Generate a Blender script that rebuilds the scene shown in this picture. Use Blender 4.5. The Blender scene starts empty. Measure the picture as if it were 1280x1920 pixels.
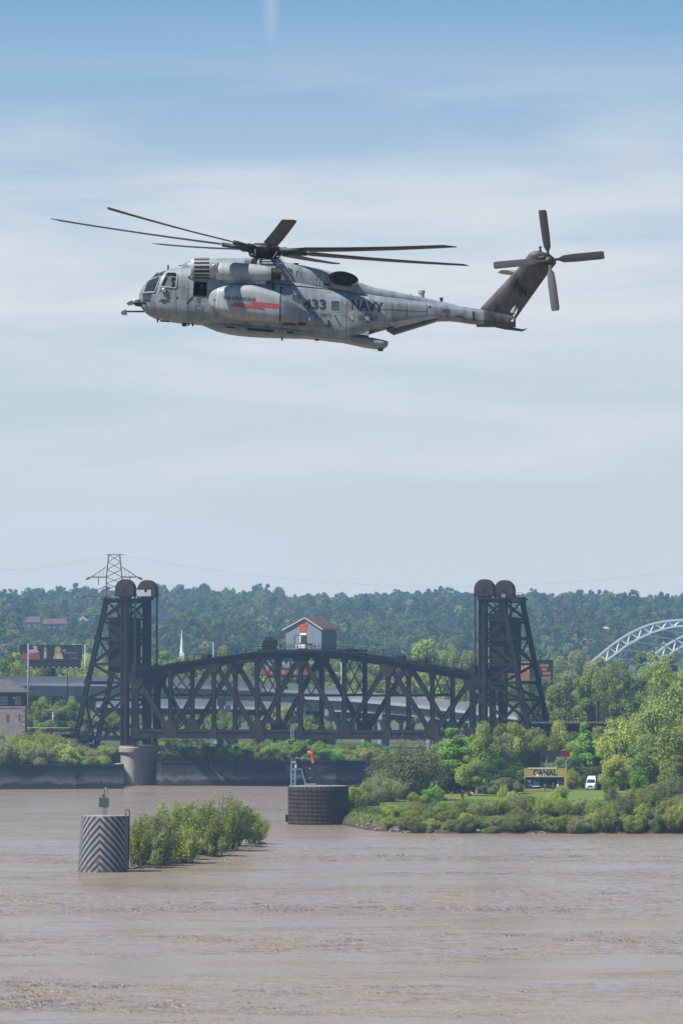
import bpy, bmesh, math, random
import numpy as np
from mathutils import Vector, Matrix

# ---------------------------------------------------------------- camera, sky, sun, exposure
F = 9000.0          # focal length in photo pixels (photo 1280 x 1920)
HC = 22.0           # camera height above the river
YH = 1300.0         # horizon row
SC = bpy.context.scene
COL = SC.collection
cam_d = bpy.data.cameras.new('camera')
cam = bpy.data.objects.new('camera', cam_d)
COL.objects.link(cam)
cam.location = (0, 0, HC)
cam.rotation_euler = (math.radians(90), 0, 0)
cam_d.sensor_fit = 'VERTICAL'
cam_d.sensor_height = 36.0
cam_d.lens = F / 1920 * 36.0
cam_d.shift_y = (YH - 960) / 1920
cam_d.clip_start = 1.0
cam_d.clip_end = 30000
SC.camera = cam

SUN_EL, SUN_AZ = 55.0, -118.0      # azimuth from +Y, clockwise
world = bpy.data.worlds.new('World')
SC.world = world
world.use_nodes = True
wt = world.node_tree
for n in list(wt.nodes):
    wt.nodes.remove(n)
def wn(t, **k):
    n = wt.nodes.new(t)
    for a, b in k.items():
        setattr(n, a, b)
    return n
sky = wn('ShaderNodeTexSky', sky_type='NISHITA', sun_disc=False)
sky.sun_elevation = math.radians(SUN_EL)
sky.sun_rotation = math.radians(SUN_AZ)
sky.altitude = 100
sky.air_density = 1.0
sky.dust_density = 0.2
sky.ozone_density = 1.5
tc = wn('ShaderNodeTexCoord')
mp = wn('ShaderNodeMapping'); mp.inputs['Scale'].default_value = (7, 7, 55)
wt.links.new(tc.outputs['Generated'], mp.inputs['Vector'])
n1 = wn('ShaderNodeTexNoise'); n1.inputs['Scale'].default_value = 1.0; n1.inputs['Detail'].default_value = 5; n1.inputs['Roughness'].default_value = 0.55
n1.inputs['Distortion'].default_value = 0.5
wt.links.new(mp.outputs[0], n1.inputs['Vector'])
r1 = wn('ShaderNodeMapRange'); r1.inputs['From Min'].default_value = 0.40; r1.inputs['From Max'].default_value = 0.60
r1.inputs['To Min'].default_value = 0.38; r1.inputs['To Max'].default_value = 1.0
wt.links.new(n1.outputs['Fac'], r1.inputs['Value'])
# thin high cloud is denser towards the horizon
sx = wn('ShaderNodeSeparateXYZ'); wt.links.new(tc.outputs['Generated'], sx.inputs[0])
r2 = wn('ShaderNodeMapRange', interpolation_type='SMOOTHSTEP')
r2.inputs['From Min'].default_value = 0.085; r2.inputs['From Max'].default_value = 0.15
r2.inputs['To Min'].default_value = 1.0; r2.inputs['To Max'].default_value = 0.0
wt.links.new(sx.outputs['Z'], r2.inputs['Value'])
r3 = wn('ShaderNodeMapRange', interpolation_type='SMOOTHSTEP')
r3.inputs['From Min'].default_value = 0.015; r3.inputs['From Max'].default_value = 0.07
r3.inputs['To Min'].default_value = 0.92; r3.inputs['To Max'].default_value = 0.0
wt.links.new(sx.outputs['Z'], r3.inputs['Value'])
mxx = wn('ShaderNodeMath', operation='MAXIMUM'); wt.links.new(r3.outputs[0], mxx.inputs[1])
mul = wn('ShaderNodeMath', operation='MULTIPLY'); wt.links.new(r1.outputs[0], mul.inputs[0]); wt.links.new(r2.outputs[0], mul.inputs[1])
mix = wn('ShaderNodeMix', data_type='RGBA')
wt.links.new(mul.outputs[0], mxx.inputs[0]); wt.links.new(mxx.outputs[0], mix.inputs['Factor'])
hs = wn('ShaderNodeHueSaturation'); hs.inputs['Saturation'].default_value = 1.4; hs.inputs['Value'].default_value = 0.85
wt.links.new(sky.outputs[0], hs.inputs['Color'])
tn = wn('ShaderNodeMix', data_type='RGBA', blend_type='MULTIPLY'); tn.inputs['Factor'].default_value = 1.0; tn.inputs['B'].default_value = (0.99, 0.96, 1.02, 1)
wt.links.new(hs.outputs[0], tn.inputs['A']); wt.links.new(tn.outputs['Result'], mix.inputs['A'])
# one thin vertical wisp high in the sky
dvx = wn('ShaderNodeMath', operation='DIVIDE'); wt.links.new(sx.outputs['X'], dvx.inputs[0]); wt.links.new(sx.outputs['Y'], dvx.inputs[1])
wa = wn('ShaderNodeMath', operation='ADD'); wa.inputs[1].default_value = 0.0147; wt.links.new(dvx.outputs[0], wa.inputs[0])
wb = wn('ShaderNodeMath', operation='ABSOLUTE'); wt.links.new(wa.outputs[0], wb.inputs[0])
wr = wn('ShaderNodeMapRange', interpolation_type='SMOOTHSTEP'); wr.inputs['From Min'].default_value = 0.0; wr.inputs['From Max'].default_value = 0.0030; wr.inputs['To Min'].default_value = 0.24; wr.inputs['To Max'].default_value = 0.0; wt.links.new(wb.outputs[0], wr.inputs['Value'])
wz = wn('ShaderNodeMapRange', interpolation_type='SMOOTHSTEP'); wz.inputs['From Min'].default_value = 0.127; wz.inputs['From Max'].default_value = 0.138; wt.links.new(sx.outputs['Z'], wz.inputs['Value'])
wz2 = wn('ShaderNodeMapRange', interpolation_type='SMOOTHSTEP'); wz2.inputs['From Min'].default_value = 0.15; wz2.inputs['From Max'].default_value = 0.18; wz2.inputs['To Min'].default_value = 1.0; wz2.inputs['To Max'].default_value = 0.0; wt.links.new(sx.outputs['Z'], wz2.inputs['Value'])
wf = wn('ShaderNodeMath', operation='GREATER_THAN'); wt.links.new(sx.outputs['Y'], wf.inputs[0])
m1 = wn('ShaderNodeMath', operation='MULTIPLY'); wt.links.new(wr.outputs[0], m1.inputs[0]); wt.links.new(wz.outputs[0], m1.inputs[1])
m2 = wn('ShaderNodeMath', operation='MULTIPLY'); wt.links.new(m1.outputs[0], m2.inputs[0]); wt.links.new(wz2.outputs[0], m2.inputs[1])
m3 = wn('ShaderNodeMath', operation='MULTIPLY'); wt.links.new(m2.outputs[0], m3.inputs[0]); wt.links.new(wf.outputs[0], m3.inputs[1])
m4 = wn('ShaderNodeMath', operation='MAXIMUM'); wt.links.new(m3.outputs[0], m4.inputs[0]); wt.links.new(mxx.outputs[0], m4.inputs[1]); wt.links.new(m4.outputs[0], mix.inputs['Factor'])
mix.inputs['B'].default_value = (6.45, 6.45, 6.6, 1)
bg = wn('ShaderNodeBackground'); bg.inputs['Strength'].default_value = 0.074
wt.links.new(mix.outputs['Result'], bg.inputs['Color'])
wo = wn('ShaderNodeOutputWorld'); wt.links.new(bg.outputs[0], wo.inputs['Surface'])

sun_d = bpy.data.lights.new('sun', 'SUN')
sun_d.energy = 5.0
sun_d.angle = math.radians(0.6)
sun_d.color = (1.0, 0.95, 0.87)
sun = bpy.data.objects.new('sun', sun_d)
COL.objects.link(sun)
_e, _a = math.radians(SUN_EL), math.radians(SUN_AZ)
SUNV = Vector((math.sin(_a) * math.cos(_e), math.cos(_a) * math.cos(_e), math.sin(_e)))
sun.rotation_euler = SUNV.to_track_quat('Z', 'Y').to_euler()
sun.location = (-200, 300, 400)

SC.view_settings.view_transform = 'Standard'
SC.view_settings.look = 'None'
SC.view_settings.exposure = 0.72
SC.view_settings.gamma = 1.0
SC.view_settings.use_curve_mapping = False
SC.render.engine = 'CYCLES'
SC.cycles.max_bounces = 6
SC.cycles.diffuse_bounces = 3
SC.cycles.glossy_bounces = 3
SC.cycles.transmission_bounces = 4
SC.cycles.transparent_max_bounces = 8
SC.cycles.volume_bounces = 1
SC.cycles.use_denoising = True

# ---------------------------------------------------------------- helpers
R = random.Random(7)
def P(px, py, Y):
    """point of the place that the photo shows at (px, py), Y metres ahead of the camera"""
    return Vector(((px - 640) / F * Y, Y, HC + (YH - py) / F * Y))
def PX(px, Y): return (px - 640) / F * Y
def PZ(py, Y): return HC + (YH - py) / F * Y
def YW(py): return F * HC / (py - YH)      # distance of a point on the water

class MB:
    def __init__(s): s.v = []; s.f = []
    def add(s, vs, fs):
        b = len(s.v); s.v += [tuple(v) for v in vs]; s.f += [tuple(b + i for i in f) for f in fs]; return s
    def box(s, lo, hi):
        x0, y0, z0 = lo; x1, y1, z1 = hi
        return s.add([(x0,y0,z0),(x1,y0,z0),(x1,y1,z0),(x0,y1,z0),(x0,y0,z1),(x1,y0,z1),(x1,y1,z1),(x0,y1,z1)],
                     [(0,3,2,1),(4,5,6,7),(0,1,5,4),(1,2,6,5),(2,3,7,6),(3,0,4,7)])
    def prof(s, p, q, pts, side, cap=True):
        """extrude a 2-D profile (a along side, b along normal) from p to q"""
        p, q = Vector(p), Vector(q); d = (q - p).normalized()
        a = Vector(side); a = (a - d * a.dot(d)).normalized(); b = d.cross(a)
        n = len(pts)
        vs = [p + a * x + b * y for x, y in pts] + [q + a * x + b * y for x, y in pts]
        fs = [(i, (i + 1) % n, n + (i + 1) % n, n + i) for i in range(n)]
        if cap: fs += [tuple(range(n))[::-1], tuple(range(n, 2 * n))]
        return s.add(vs, fs)
    def bar(s, p, q, w, d, side):
        return s.prof(p, q, [(-w/2,-d/2),(w/2,-d/2),(w/2,d/2),(-w/2,d/2)], side)
    def hbar(s, p, q, w, d, side):
        """built-up H section: flanges at +-w/2 along side"""
        t = w * 0.18; k = d * 0.22
        return s.prof(p, q, [(-w/2,-d/2),(-w/2+t,-d/2),(-w/2+t,-k),(w/2-t,-k),(w/2-t,-d/2),(w/2,-d/2),
                             (w/2,d/2),(w/2-t,d/2),(w/2-t,k),(-w/2+t,k),(-w/2+t,d/2),(-w/2,d/2)], side)
    def tube(s, pts, r, n=8, closed=True):
        pts = [Vector(p) for p in pts]; m = len(pts)
        rs = r if isinstance(r, (list, tuple)) else [r] * m
        ref = Vector((0.31, 0.17, 0.93)); vs = []; fs = []
        for i, p in enumerate(pts):
            d = (pts[min(i+1, m-1)] - pts[max(i-1, 0)])
            d = d.normalized() if d.length > 1e-9 else Vector((0,0,1))
            a = ref - d * ref.dot(d)
            if a.length < 0.05: a = Vector((1,0,0)) - d * d.x
            a.normalize(); b = d.cross(a)
            vs += [p + (a * math.cos(t) + b * math.sin(t)) * rs[i] for t in [2*math.pi*k/n for k in range(n)]]
        for i in range(m - 1):
            fs += [(i*n+k, i*n+(k+1)%n, (i+1)*n+(k+1)%n, (i+1)*n+k) for k in range(n)]
        if closed: fs += [tuple(range(n))[::-1], tuple(range((m-1)*n, m*n))]
        return s.add(vs, fs)
    def lathe(s, prof, c, axis='Z', n=24, ends=True):
        """prof: (t along axis, radius, [offset1, offset2]); axis X or Z or Y"""
        vs = []; fs = []
        for row in prof:
            t, r = row[0], row[1]; o = row[2:] if len(row) > 2 else (0, 0)
            for k in range(n):
                a = 2*math.pi*k/n; u, w = r*math.cos(a)+o[0], r*math.sin(a)+o[1]
                vs.append((c[0]+t, c[1]+u, c[2]+w) if axis == 'X' else (c[0]+u, c[1]+t, c[2]+w) if axis == 'Y' else (c[0]+u, c[1]+w, c[2]+t))
        m = len(prof)
        for i in range(m-1):
            fs += [(i*n+k, i*n+(k+1)%n, (i+1)*n+(k+1)%n, (i+1)*n+k) for k in range(n)]
        if ends: fs += [tuple(range(n))[::-1], tuple(range((m-1)*n, m*n))]
        return s.add(vs, fs)
    def plate(s, poly, n, t):
        """flat polygon (3-D points) with thickness t along n"""
        n = Vector(n).normalized() * t; k = len(poly); poly = [Vector(p) for p in poly]
        return s.add(poly + [p + n for p in poly], [tuple(range(k))[::-1], tuple(range(k, 2*k))] + [(i, (i+1)%k, k+(i+1)%k, k+i) for i in range(k)])
    def mesh(s, name, smooth=False, fix=True):
        me = bpy.data.meshes.new(name); me.from_pydata(s.v, [], s.f)
        if fix:
            bm = bmesh.new(); bm.from_mesh(me); bmesh.ops.recalc_face_normals(bm, faces=bm.faces); bm.to_mesh(me); bm.free()
        if smooth:
            me.shade_smooth() if smooth is True else None
            if smooth == 'auto':
                me.shade_smooth(); me.set_sharp_from_angle(angle=math.radians(35))
        me.update(); return me
    def build(s, name, m, parent=None, smooth=False, kind=None, fix=True, loc=None):
        return ob(name, s.mesh(name, smooth, fix), m, parent, kind, loc)

def ob(name, me, m, parent=None, kind=None, loc=None):
    if m is not None and not me.materials: me.materials.append(m)
    o = bpy.data.objects.new(name, me); COL.objects.link(o)
    if parent is not None: o.parent = parent
    if loc is not None: o.location = loc
    if kind: o['kind'] = kind
    return o
def tag(o, label, cat, group=None):
    o['label'] = label; o['category'] = cat
    if group: o['group'] = group
    return o
def thing(name, label, cat, loc=(0,0,0), rotz=0, group=None):
    o = bpy.data.objects.new(name, None); COL.objects.link(o)
    o.location = loc; o.rotation_euler = (0,0,rotz); o.empty_display_size = 0.2
    return tag(o, label, cat, group)
def holder(name, parent, loc=(0,0,0)):
    o = bpy.data.objects.new(name, None); COL.objects.link(o); o.parent = parent; o.location = loc; return o
def copy_tree(o, parent=None):
    c = o.copy(); COL.objects.link(c); c.parent = parent
    for ch in list(o.children): copy_tree(ch, c)
    return c
def textmesh(txt, bold=0.0):
    cu = bpy.data.curves.new('t', 'FONT'); cu.body = txt; cu.resolution_u = 3; cu.offset = bold
    o = bpy.data.objects.new('t', cu); me = bpy.data.meshes.new_from_object(o)
    v = np.array([p.co[:2] for p in me.vertices]); f = [tuple(p.vertices) for p in me.polygons]
    bpy.data.objects.remove(o); bpy.data.curves.remove(cu); bpy.data.meshes.remove(me)
    lo, hi = v.min(0), v.max(0)
    return (v - lo) / (hi - lo), f        # unit box

# ---------------------------------------------------------------- materials
MATS = {}
def mat(name, c1, c2=None, rough=0.6, scale=1.0, metal=0.0, detail=4, spec=0.4, bump=0.0, bscale=None, stretch=(1,1,1), lo=0.35, hi=0.65, coat=0.0):
    if name in MATS: return MATS[name]
    m = bpy.data.materials.new(name); m.use_nodes = True; nt = m.node_tree
    b = nt.nodes['Principled BSDF']; MATS[name] = m
    b.inputs['Roughness'].default_value = rough; b.inputs['Metallic'].default_value = metal
    b.inputs['Specular IOR Level'].default_value = spec; b.inputs['Coat Weight'].default_value = coat
    b.inputs['Base Color'].default_value = (*c1, 1)
    if c2 is not None or bump:
        tcn = nt.nodes.new('ShaderNodeTexCoord'); mpn = nt.nodes.new('ShaderNodeMapping'); mpn.inputs['Scale'].default_value = stretch
        nt.links.new(tcn.outputs['Object'], mpn.inputs[0])
    if c2 is not None:
        no = nt.nodes.new('ShaderNodeTexNoise'); no.inputs['Scale'].default_value = scale; no.inputs['Detail'].default_value = detail; no.inputs['Roughness'].default_value = 0.62
        nt.links.new(mpn.outputs[0], no.inputs['Vector'])
        mr = nt.nodes.new('ShaderNodeMapRange'); mr.inputs['From Min'].default_value = lo; mr.inputs['From Max'].default_value = hi
        nt.links.new(no.outputs['Fac'], mr.inputs['Value'])
        mx = nt.nodes.new('ShaderNodeMix'); mx.data_type = 'RGBA'; mx.inputs['A'].default_value = (*c1, 1); mx.inputs['B'].default_value = (*c2, 1)
        nt.links.new(mr.outputs[0], mx.inputs['Factor']); nt.links.new(mx.outputs['Result'], b.inputs['Base Color'])
    if bump:
        nb = nt.nodes.new('ShaderNodeTexNoise'); nb.inputs['Scale'].default_value = bscale or scale * 3; nb.inputs['Detail'].default_value = 4
        nt.links.new(mpn.outputs[0], nb.inputs['Vector'])
        bp = nt.nodes.new('ShaderNodeBump'); bp.inputs['Strength'].default_value = bump; bp.inputs['Distance'].default_value = 0.1
        nt.links.new(nb.outputs['Fac'], bp.inputs['Height']); nt.links.new(bp.outputs[0], b.inputs['Normal'])
    return m
def leafmat(name, c1, c2, var=0.3, trans=0.42, tint=0.15):
    """foliage: diffuse + translucent, each leaf and each plant its own shade"""
    if name in MATS: return MATS[name]
    m = bpy.data.materials.new(name); m.use_nodes = True; nt = m.node_tree; MATS[name] = m
    nt.nodes.remove(nt.nodes['Principled BSDF']); out = nt.nodes['Material Output']; N = nt.nodes.new; L = nt.links.new
    ge = N('ShaderNodeNewGeometry'); oi = N('ShaderNodeObjectInfo')
    mx = N('ShaderNodeMix'); mx.data_type = 'RGBA'; mx.inputs['A'].default_value = (*c1, 1); mx.inputs['B'].default_value = (*c2, 1)
    no = N('ShaderNodeTexNoise'); no.inputs['Scale'].default_value = 0.35; no.inputs['Detail'].default_value = 2; L(ge.outputs['Position'], no.inputs['Vector'])
    a = N('ShaderNodeMath'); a.operation = 'MULTIPLY_ADD'; a.inputs[1].default_value = 0.5; L(ge.outputs['Random Per Island'], a.inputs[0])
    b = N('ShaderNodeMath'); b.operation = 'MULTIPLY_ADD'; b.inputs[1].default_value = 1.3; b.inputs[2].default_value = -0.4; L(no.outputs['Fac'], b.inputs[0]); L(b.outputs[0], a.inputs[2])
    L(a.outputs[0], mx.inputs['Factor'])
    hsv = N('ShaderNodeHueSaturation'); L(mx.outputs['Result'], hsv.inputs['Color'])
    v = N('ShaderNodeMapRange'); v.inputs['To Min'].default_value = 1 - var; v.inputs['To Max'].default_value = 1 + var; L(oi.outputs['Random'], v.inputs['Value']); L(v.outputs[0], hsv.inputs['Value'])
    fr = N('ShaderNodeMath'); fr.operation = 'MULTIPLY'; fr.inputs[1].default_value = 7.31; L(oi.outputs['Random'], fr.inputs[0])
    f2 = N('ShaderNodeMath'); f2.operation = 'FRACT'; L(fr.outputs[0], f2.inputs[0])
    h = N('ShaderNodeMapRange'); h.inputs['To Min'].default_value = 0.5 - tint * 0.14; h.inputs['To Max'].default_value = 0.5 + tint * 0.10; L(f2.outputs[0], h.inputs['Value']); L(h.outputs[0], hsv.inputs['Hue'])
    df = N('ShaderNodeBsdfDiffuse'); tr = N('ShaderNodeBsdfTranslucent'); L(hsv.outputs[0], df.inputs[0]); L(hsv.outputs[0], tr.inputs[0])
    ms = N('ShaderNodeMixShader'); ms.inputs[0].default_value = trans; L(df.outputs[0], ms.inputs[1]); L(tr.outputs[0], ms.inputs[2]); L(ms.outputs[0], out.inputs['Surface'])
    return m
def glassmat(name, c=(0.02,0.025,0.03), rough=0.06, alpha=0.55):
    """tinted pane that lets part of what lies behind show"""
    if name in MATS: return MATS[name]
    m = bpy.data.materials.new(name); m.use_nodes = True; nt = m.node_tree; MATS[name] = m
    b = nt.nodes['Principled BSDF']; b.inputs['Base Color'].default_value = (*c, 1); b.inputs['Roughness'].default_value = rough; b.inputs['Alpha'].default_value = alpha
    b.inputs['Specular IOR Level'].default_value = 0.6
    return m

STEEL = mat('bridge_steel', (0.009,0.009,0.012), (0.036,0.021,0.018), 0.7, 0.3, detail=8, stretch=(1,1,0.35), lo=0.46, hi=0.78, spec=0.12)
STEEL2 = mat('bridge_steel_dark', (0.009,0.009,0.011), (0.02,0.016,0.016), 0.75, 0.4, detail=5, spec=0.1)
RUST = mat('rusty_steel', (0.040,0.024,0.021), (0.02,0.015,0.016), 0.8, 0.5, detail=6, spec=0.12)
CONC = mat('concrete', (0.36,0.32,0.28), (0.24,0.215,0.19), 0.9, 0.28, detail=7, stretch=(1,1,0.5), bump=0.3, bscale=1.5)
CONC2 = mat('concrete_grey', (0.26,0.27,0.28), (0.18,0.19,0.20), 0.9, 0.3, detail=6, stretch=(1,1,0.6))
WHITE = mat('white_paint', (0.75,0.75,0.74), (0.66,0.66,0.65), 0.45, 1.5)
BLACK = mat('black_matt', (0.012,0.012,0.014), (0.02,0.02,0.022), 0.6, 3)
DARK = mat('dark_interior', (0.01,0.01,0.012), None, 0.9)
GLASS = glassmat('window_glass', (0.02,0.025,0.03), 0.05, 0.85)
BARK = mat('bark', (0.085,0.065,0.05), (0.05,0.04,0.032), 0.95, 2.0, stretch=(1,1,0.3))
BARK2 = mat('bark_pale', (0.20,0.17,0.14), (0.12,0.10,0.08), 0.95, 2.0, stretch=(1,1,0.3))
GALV = mat('galvanised_steel', (0.42,0.45,0.48), (0.33,0.36,0.39), 0.45, 2.0, metal=0.4)
HAZE = 0.0001
# ---------------------------------------------------------------- terrain and water
def sm(a, b, x):
    t = max(0.0, min(1.0, (x - a) / (b - a))); return t * t * (3 - 2 * t)
def wob(x, y, s):
    return (math.sin(x/s*1.7+y/s*0.6+1.3)+math.sin(x/s*0.7-y/s*1.9+4.1)+0.6*math.sin(x/s*3.1+y/s*2.3+0.4)+0.5*math.sin(x/s*2.2-y/s*4.3))/3.1
def front(x):     # line of the river wall
    return float(np.interp(x, [-1500, -75, -54.8, -54.7, -42.75, -42.65, 10, 1500], [1060, 1098, 1105, 1166, 1166, 1141.5, 1150, 1190])) + 1.2
def land_z(x, y):
    t = y - front(x)
    z = 5.0 + 3.0 * sm(20, 120, t) + 4.6 * sm(6, 34, t) * sm(-48, -66, x) + 1.5 * sm(200, 600, t)
    h = float(np.interp(y, [1900, 2300, 3000, 3700, 4400, 4700, 5100], [0, 9, 41, 68, 88, 92, 65]))
    z += h + wob(x, y, 210) * 7 * sm(2000, 2900, y) + wob(x, y, 90) * 3 * sm(2000, 2900, y)
    return z
xs = sorted([-54.9,-54.75,-54.6,-42.8,-42.6,-42.4,-1500,-1100,-800,-600,-450] + list(range(-400,-100,20)) + list(range(-100,-30,5)) + list(range(-30,101,10)) + list(range(120,401,20)) + [450,600,800,1100,1500])
ts = [0,2,5,8,12,16,20,26,34,45,60,80,110,150,200,270,350,450,560,680,800] + list(range(900,3850,70))
lm = MB(); nx = len(xs)
for t in ts:
    for x in xs: lm.v.append((x, min(front(x) + t, 5000), land_z(x, front(x) + t)))
for j in range(len(ts)-1):
    for i in range(nx-1): lm.f.append((j*nx+i, j*nx+i+1, (j+1)*nx+i+1, (j+1)*nx+i))
GRASS = mat('grass_ground', (0.085,0.12,0.03), (0.10,0.085,0.045), 0.95, 0.06, detail=8, lo=0.42, hi=0.68, bump=0.4, bscale=1.2)
WOODG = mat('wood_floor', (0.05,0.075,0.022), (0.085,0.08,0.04), 0.95, 0.02, detail=8)
lm.build('terrain', WOODG, kind='structure', smooth=True, fix=False)

# muddy river: brown water, wind ripples in streaks
wm = bpy.data.materials.new('muddy_water'); wm.use_nodes = True; nt = wm.node_tree; N = nt.nodes.new; L = nt.links.new
pb = nt.nodes['Principled BSDF']; pb.inputs['Roughness'].default_value = 0.16; pb.inputs['IOR'].default_value = 1.33; pb.inputs['Specular IOR Level'].default_value = 0.5
ge = N('ShaderNodeNewGeometry')
def noise(scale, stretch, det=3, rough=0.55, dist=0.0):
    m_ = N('ShaderNodeMapping'); m_.inputs['Scale'].default_value = stretch; L(ge.outputs['Position'], m_.inputs[0])
    n_ = N('ShaderNodeTexNoise'); n_.inputs['Scale'].default_value = scale; n_.inputs['Detail'].default_value = det; n_.inputs['Roughness'].default_value = rough; n_.inputs['Distortion'].default_value = dist
    L(m_.outputs[0], n_.inputs['Vector']); return n_
na = noise(1.0, (0.22,0.34,1), 5, 0.62)            # ripples
nb_ = noise(1.0, (0.8,1.1,1), 4, 0.65)            # small chop
ns = noise(1.0, (0.016,0.03,1), 6, 0.65, 1.5)    # long streaks of calmer water
ns2 = noise(1.0, (0.07,0.16,1), 5, 0.65, 1.0)
st = N('ShaderNodeMath'); st.operation = 'MULTIPLY_ADD'; st.inputs[1].default_value = 0.6; L(ns.outputs['Fac'], st.inputs[0])
s3 = N('ShaderNodeMath'); s3.operation = 'MULTIPLY'; s3.inputs[1].default_value = 0.4; L(ns2.outputs['Fac'], s3.inputs[0]); L(s3.outputs[0], st.inputs[2])
ca = N('ShaderNodeMapRange'); ca.inputs['From Min'].default_value = 0.43; ca.inputs['From Max'].default_value = 0.55; ca.inputs['To Min'].default_value = 1.0; ca.inputs['To Max'].default_value = 0.12
L(st.outputs[0], ca.inputs['Value'])
nf = noise(1.0, (2.6,2.2,1), 3, 0.6)
h0 = N('ShaderNodeMath'); h0.operation = 'MULTIPLY_ADD'; h0.inputs[1].default_value = 0.3; L(nf.outputs['Fac'], h0.inputs[0]); L(na.outputs['Fac'], h0.inputs[2])
hsum = N('ShaderNodeMath'); hsum.operation = 'MULTIPLY_ADD'; hsum.inputs[1].default_value = 0.6; L(nb_.outputs['Fac'], hsum.inputs[0]); L(h0.outputs[0], hsum.inputs[2])
bp = N('ShaderNodeBump'); bp.inputs['Distance'].default_value = 2.2; L(hsum.outputs[0], bp.inputs['Height']); L(ca.outputs[0], bp.inputs['Strength']); L(bp.outputs[0], pb.inputs['Normal'])
mxw = N('ShaderNodeMix'); mxw.data_type = 'RGBA'; mxw.inputs['A'].default_value = (0.272,0.208,0.148,1); mxw.inputs['B'].default_value = (0.224,0.176,0.128,1)
L(ns2.outputs['Fac'], mxw.inputs['Factor']); L(mxw.outputs['Result'], pb.inputs['Base Color'])
# real wind ripples on the near reach, flat sheet with fine relief beyond
rngw = np.random.default_rng(77)
wx0, wx1, wy0, wy1 = -62.0, 62.0, 178.0, 800.0
gx = np.linspace(wx0, wx1, 330); gy = wy0 + (wy1-wy0)*np.linspace(0,1,1100)**1.45
GX, GY = np.meshgrid(gx, gy)
Hs = np.zeros_like(GX)
for k in range(46):
    lam = float(np.exp(rngw.uniform(math.log(0.9), math.log(7.0)))); th_ = rngw.normal(math.pi/2, 0.75); amp = 0.0058*lam**0.95
    Hs += amp*np.sin((GX*math.cos(th_)+GY*math.sin(th_))*2*math.pi/lam + rngw.uniform(0,6.28))
calm = np.zeros_like(GX)
for k in range(14):
    lam = rngw.uniform(14,80); th_ = rngw.uniform(0,6.28); calm += np.sin((GX*0.35*math.cos(th_)+GY*math.sin(th_))*2*math.pi/lam + rngw.uniform(0,6.28))
calm = 1/(1+np.exp(-(calm*1.3+0.3)))
edge = np.clip(np.minimum(np.minimum(GX-wx0, wx1-GX)/4, np.minimum((GY-wy0)/4, (wy1-GY)/150)), 0, 1)
Hs *= (0.07+0.93*calm)*edge
wmesh = MB(); ny_, nx_ = GX.shape
wmesh.v = [tuple(q) for q in np.stack([GX, GY, Hs], -1).reshape(-1,3).tolist()]
ii = np.arange(ny_-1)[:,None]*nx_ + np.arange(nx_-1)[None,:]; wmesh.f = np.stack([ii, ii+1, ii+nx_+1, ii+nx_], -1).reshape(-1,4).tolist()
def flat(x0,y0,x1,y1): wmesh.add([(x0,y0,0),(x1,y0,0),(x1,y1,0),(x0,y1,0)], [(0,1,2,3)])
flat(-1500,-60,1500,wy0); flat(-1500,wy0,wx0,wy1); flat(wx1,wy0,1500,wy1); flat(-1500,wy1,1500,1200)
wmesh.build('river_water', wm, kind='structure', fix=False, smooth=True)

# wooded island on the right
ipx = [606,640,690,740,850,1000,1150,1300,1600]
iYf = [822,803,772,758,753,752,752,752,752]
ibx = [690,700,715,735,850,1000,1150,1300,1600]
iYb = [905,930,980,1070,1080,1082,1084,1086,1090]
def isl_cols(k):
    ks = np.arange(len(ipx)); pf = np.interp(k, ks, ipx); yf = np.interp(k, ks, iYf); pbk = np.interp(k, ks, ibx); yb = np.interp(k, ks, iYb)
    return (PX(pf, yf), yf), (PX(pbk, yb), yb)
def isl_h(d, x=0, y=0):
    return float(np.interp(d, [0,1.0,2.5,6,14,30,400], [-0.35,0.35,0.9,1.6,2.35,2.5,2.6])) + (wob(x, y, 6)*0.12 + wob(x,y,17)*0.18)*sm(1,8,d)
im = MB(); dd = [0,0.6,1.2,2,3,4.5,6,8,10,13,17,22,28,36,46,60,80,110,150,200,250,320]
kk = list(np.arange(0, 8.01, 0.125)); nk = len(kk)
for d in dd:
    for k in kk:
        (xf, yf), (xb, yb) = isl_cols(k)
        jit = wob(xf*3, yf, 9) * 0.7 * sm(20, 0, d)
        fr_ = min(1.0, d / (yb - yf)); x = xf + (xb-xf)*fr_; y = yf + (yb-yf)*fr_ + jit
        left = sm(0, 0.6, k)
        im.v.append((x, y, isl_h(d, x, y) * (0.25 + 0.75*left) if fr_ < 1 else 1.5))
for j in range(len(dd)-1):
    for i in range(nk-1): im.f.append((j*nk+i, j*nk+i+1, (j+1)*nk+i+1, (j+1)*nk+i))
BANK = bpy.data.materials.new('island_ground'); BANK.use_nodes = True; nt = BANK.node_tree; N = nt.nodes.new; L = nt.links.new
pb = nt.nodes['Principled BSDF']; pb.inputs['Roughness'].default_value = 0.95; pb.inputs['Specular IOR Level'].default_value = 0.1
ge = N('ShaderNodeNewGeometry'); sxn = N('ShaderNodeSeparateXYZ'); L(ge.outputs['Position'], sxn.inputs[0])
n_ = N('ShaderNodeTexNoise'); n_.inputs['Scale'].default_value = 0.5; n_.inputs['Detail'].default_value = 6; L(ge.outputs['Position'], n_.inputs['Vector'])
ad = N('ShaderNodeMath'); ad.operation = 'MULTIPLY_ADD'; ad.inputs[1].default_value = 1.4; L(n_.outputs['Fac'], ad.inputs[0]); L(sxn.outputs['Z'], ad.inputs[2])
cr = N('ShaderNodeValToRGB'); e = cr.color_ramp.elements; e[0].position = 0.25; e[0].color = (0.05,0.038,0.03,1); e[1].position = 0.42; e[1].color = (0.07,0.065,0.04,1)
e3 = cr.color_ramp.elements.new(0.72); e3.color = (0.085,0.125,0.03,1); e4 = cr.color_ramp.elements.new(0.95); e4.color = (0.12,0.16,0.035,1)
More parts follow.
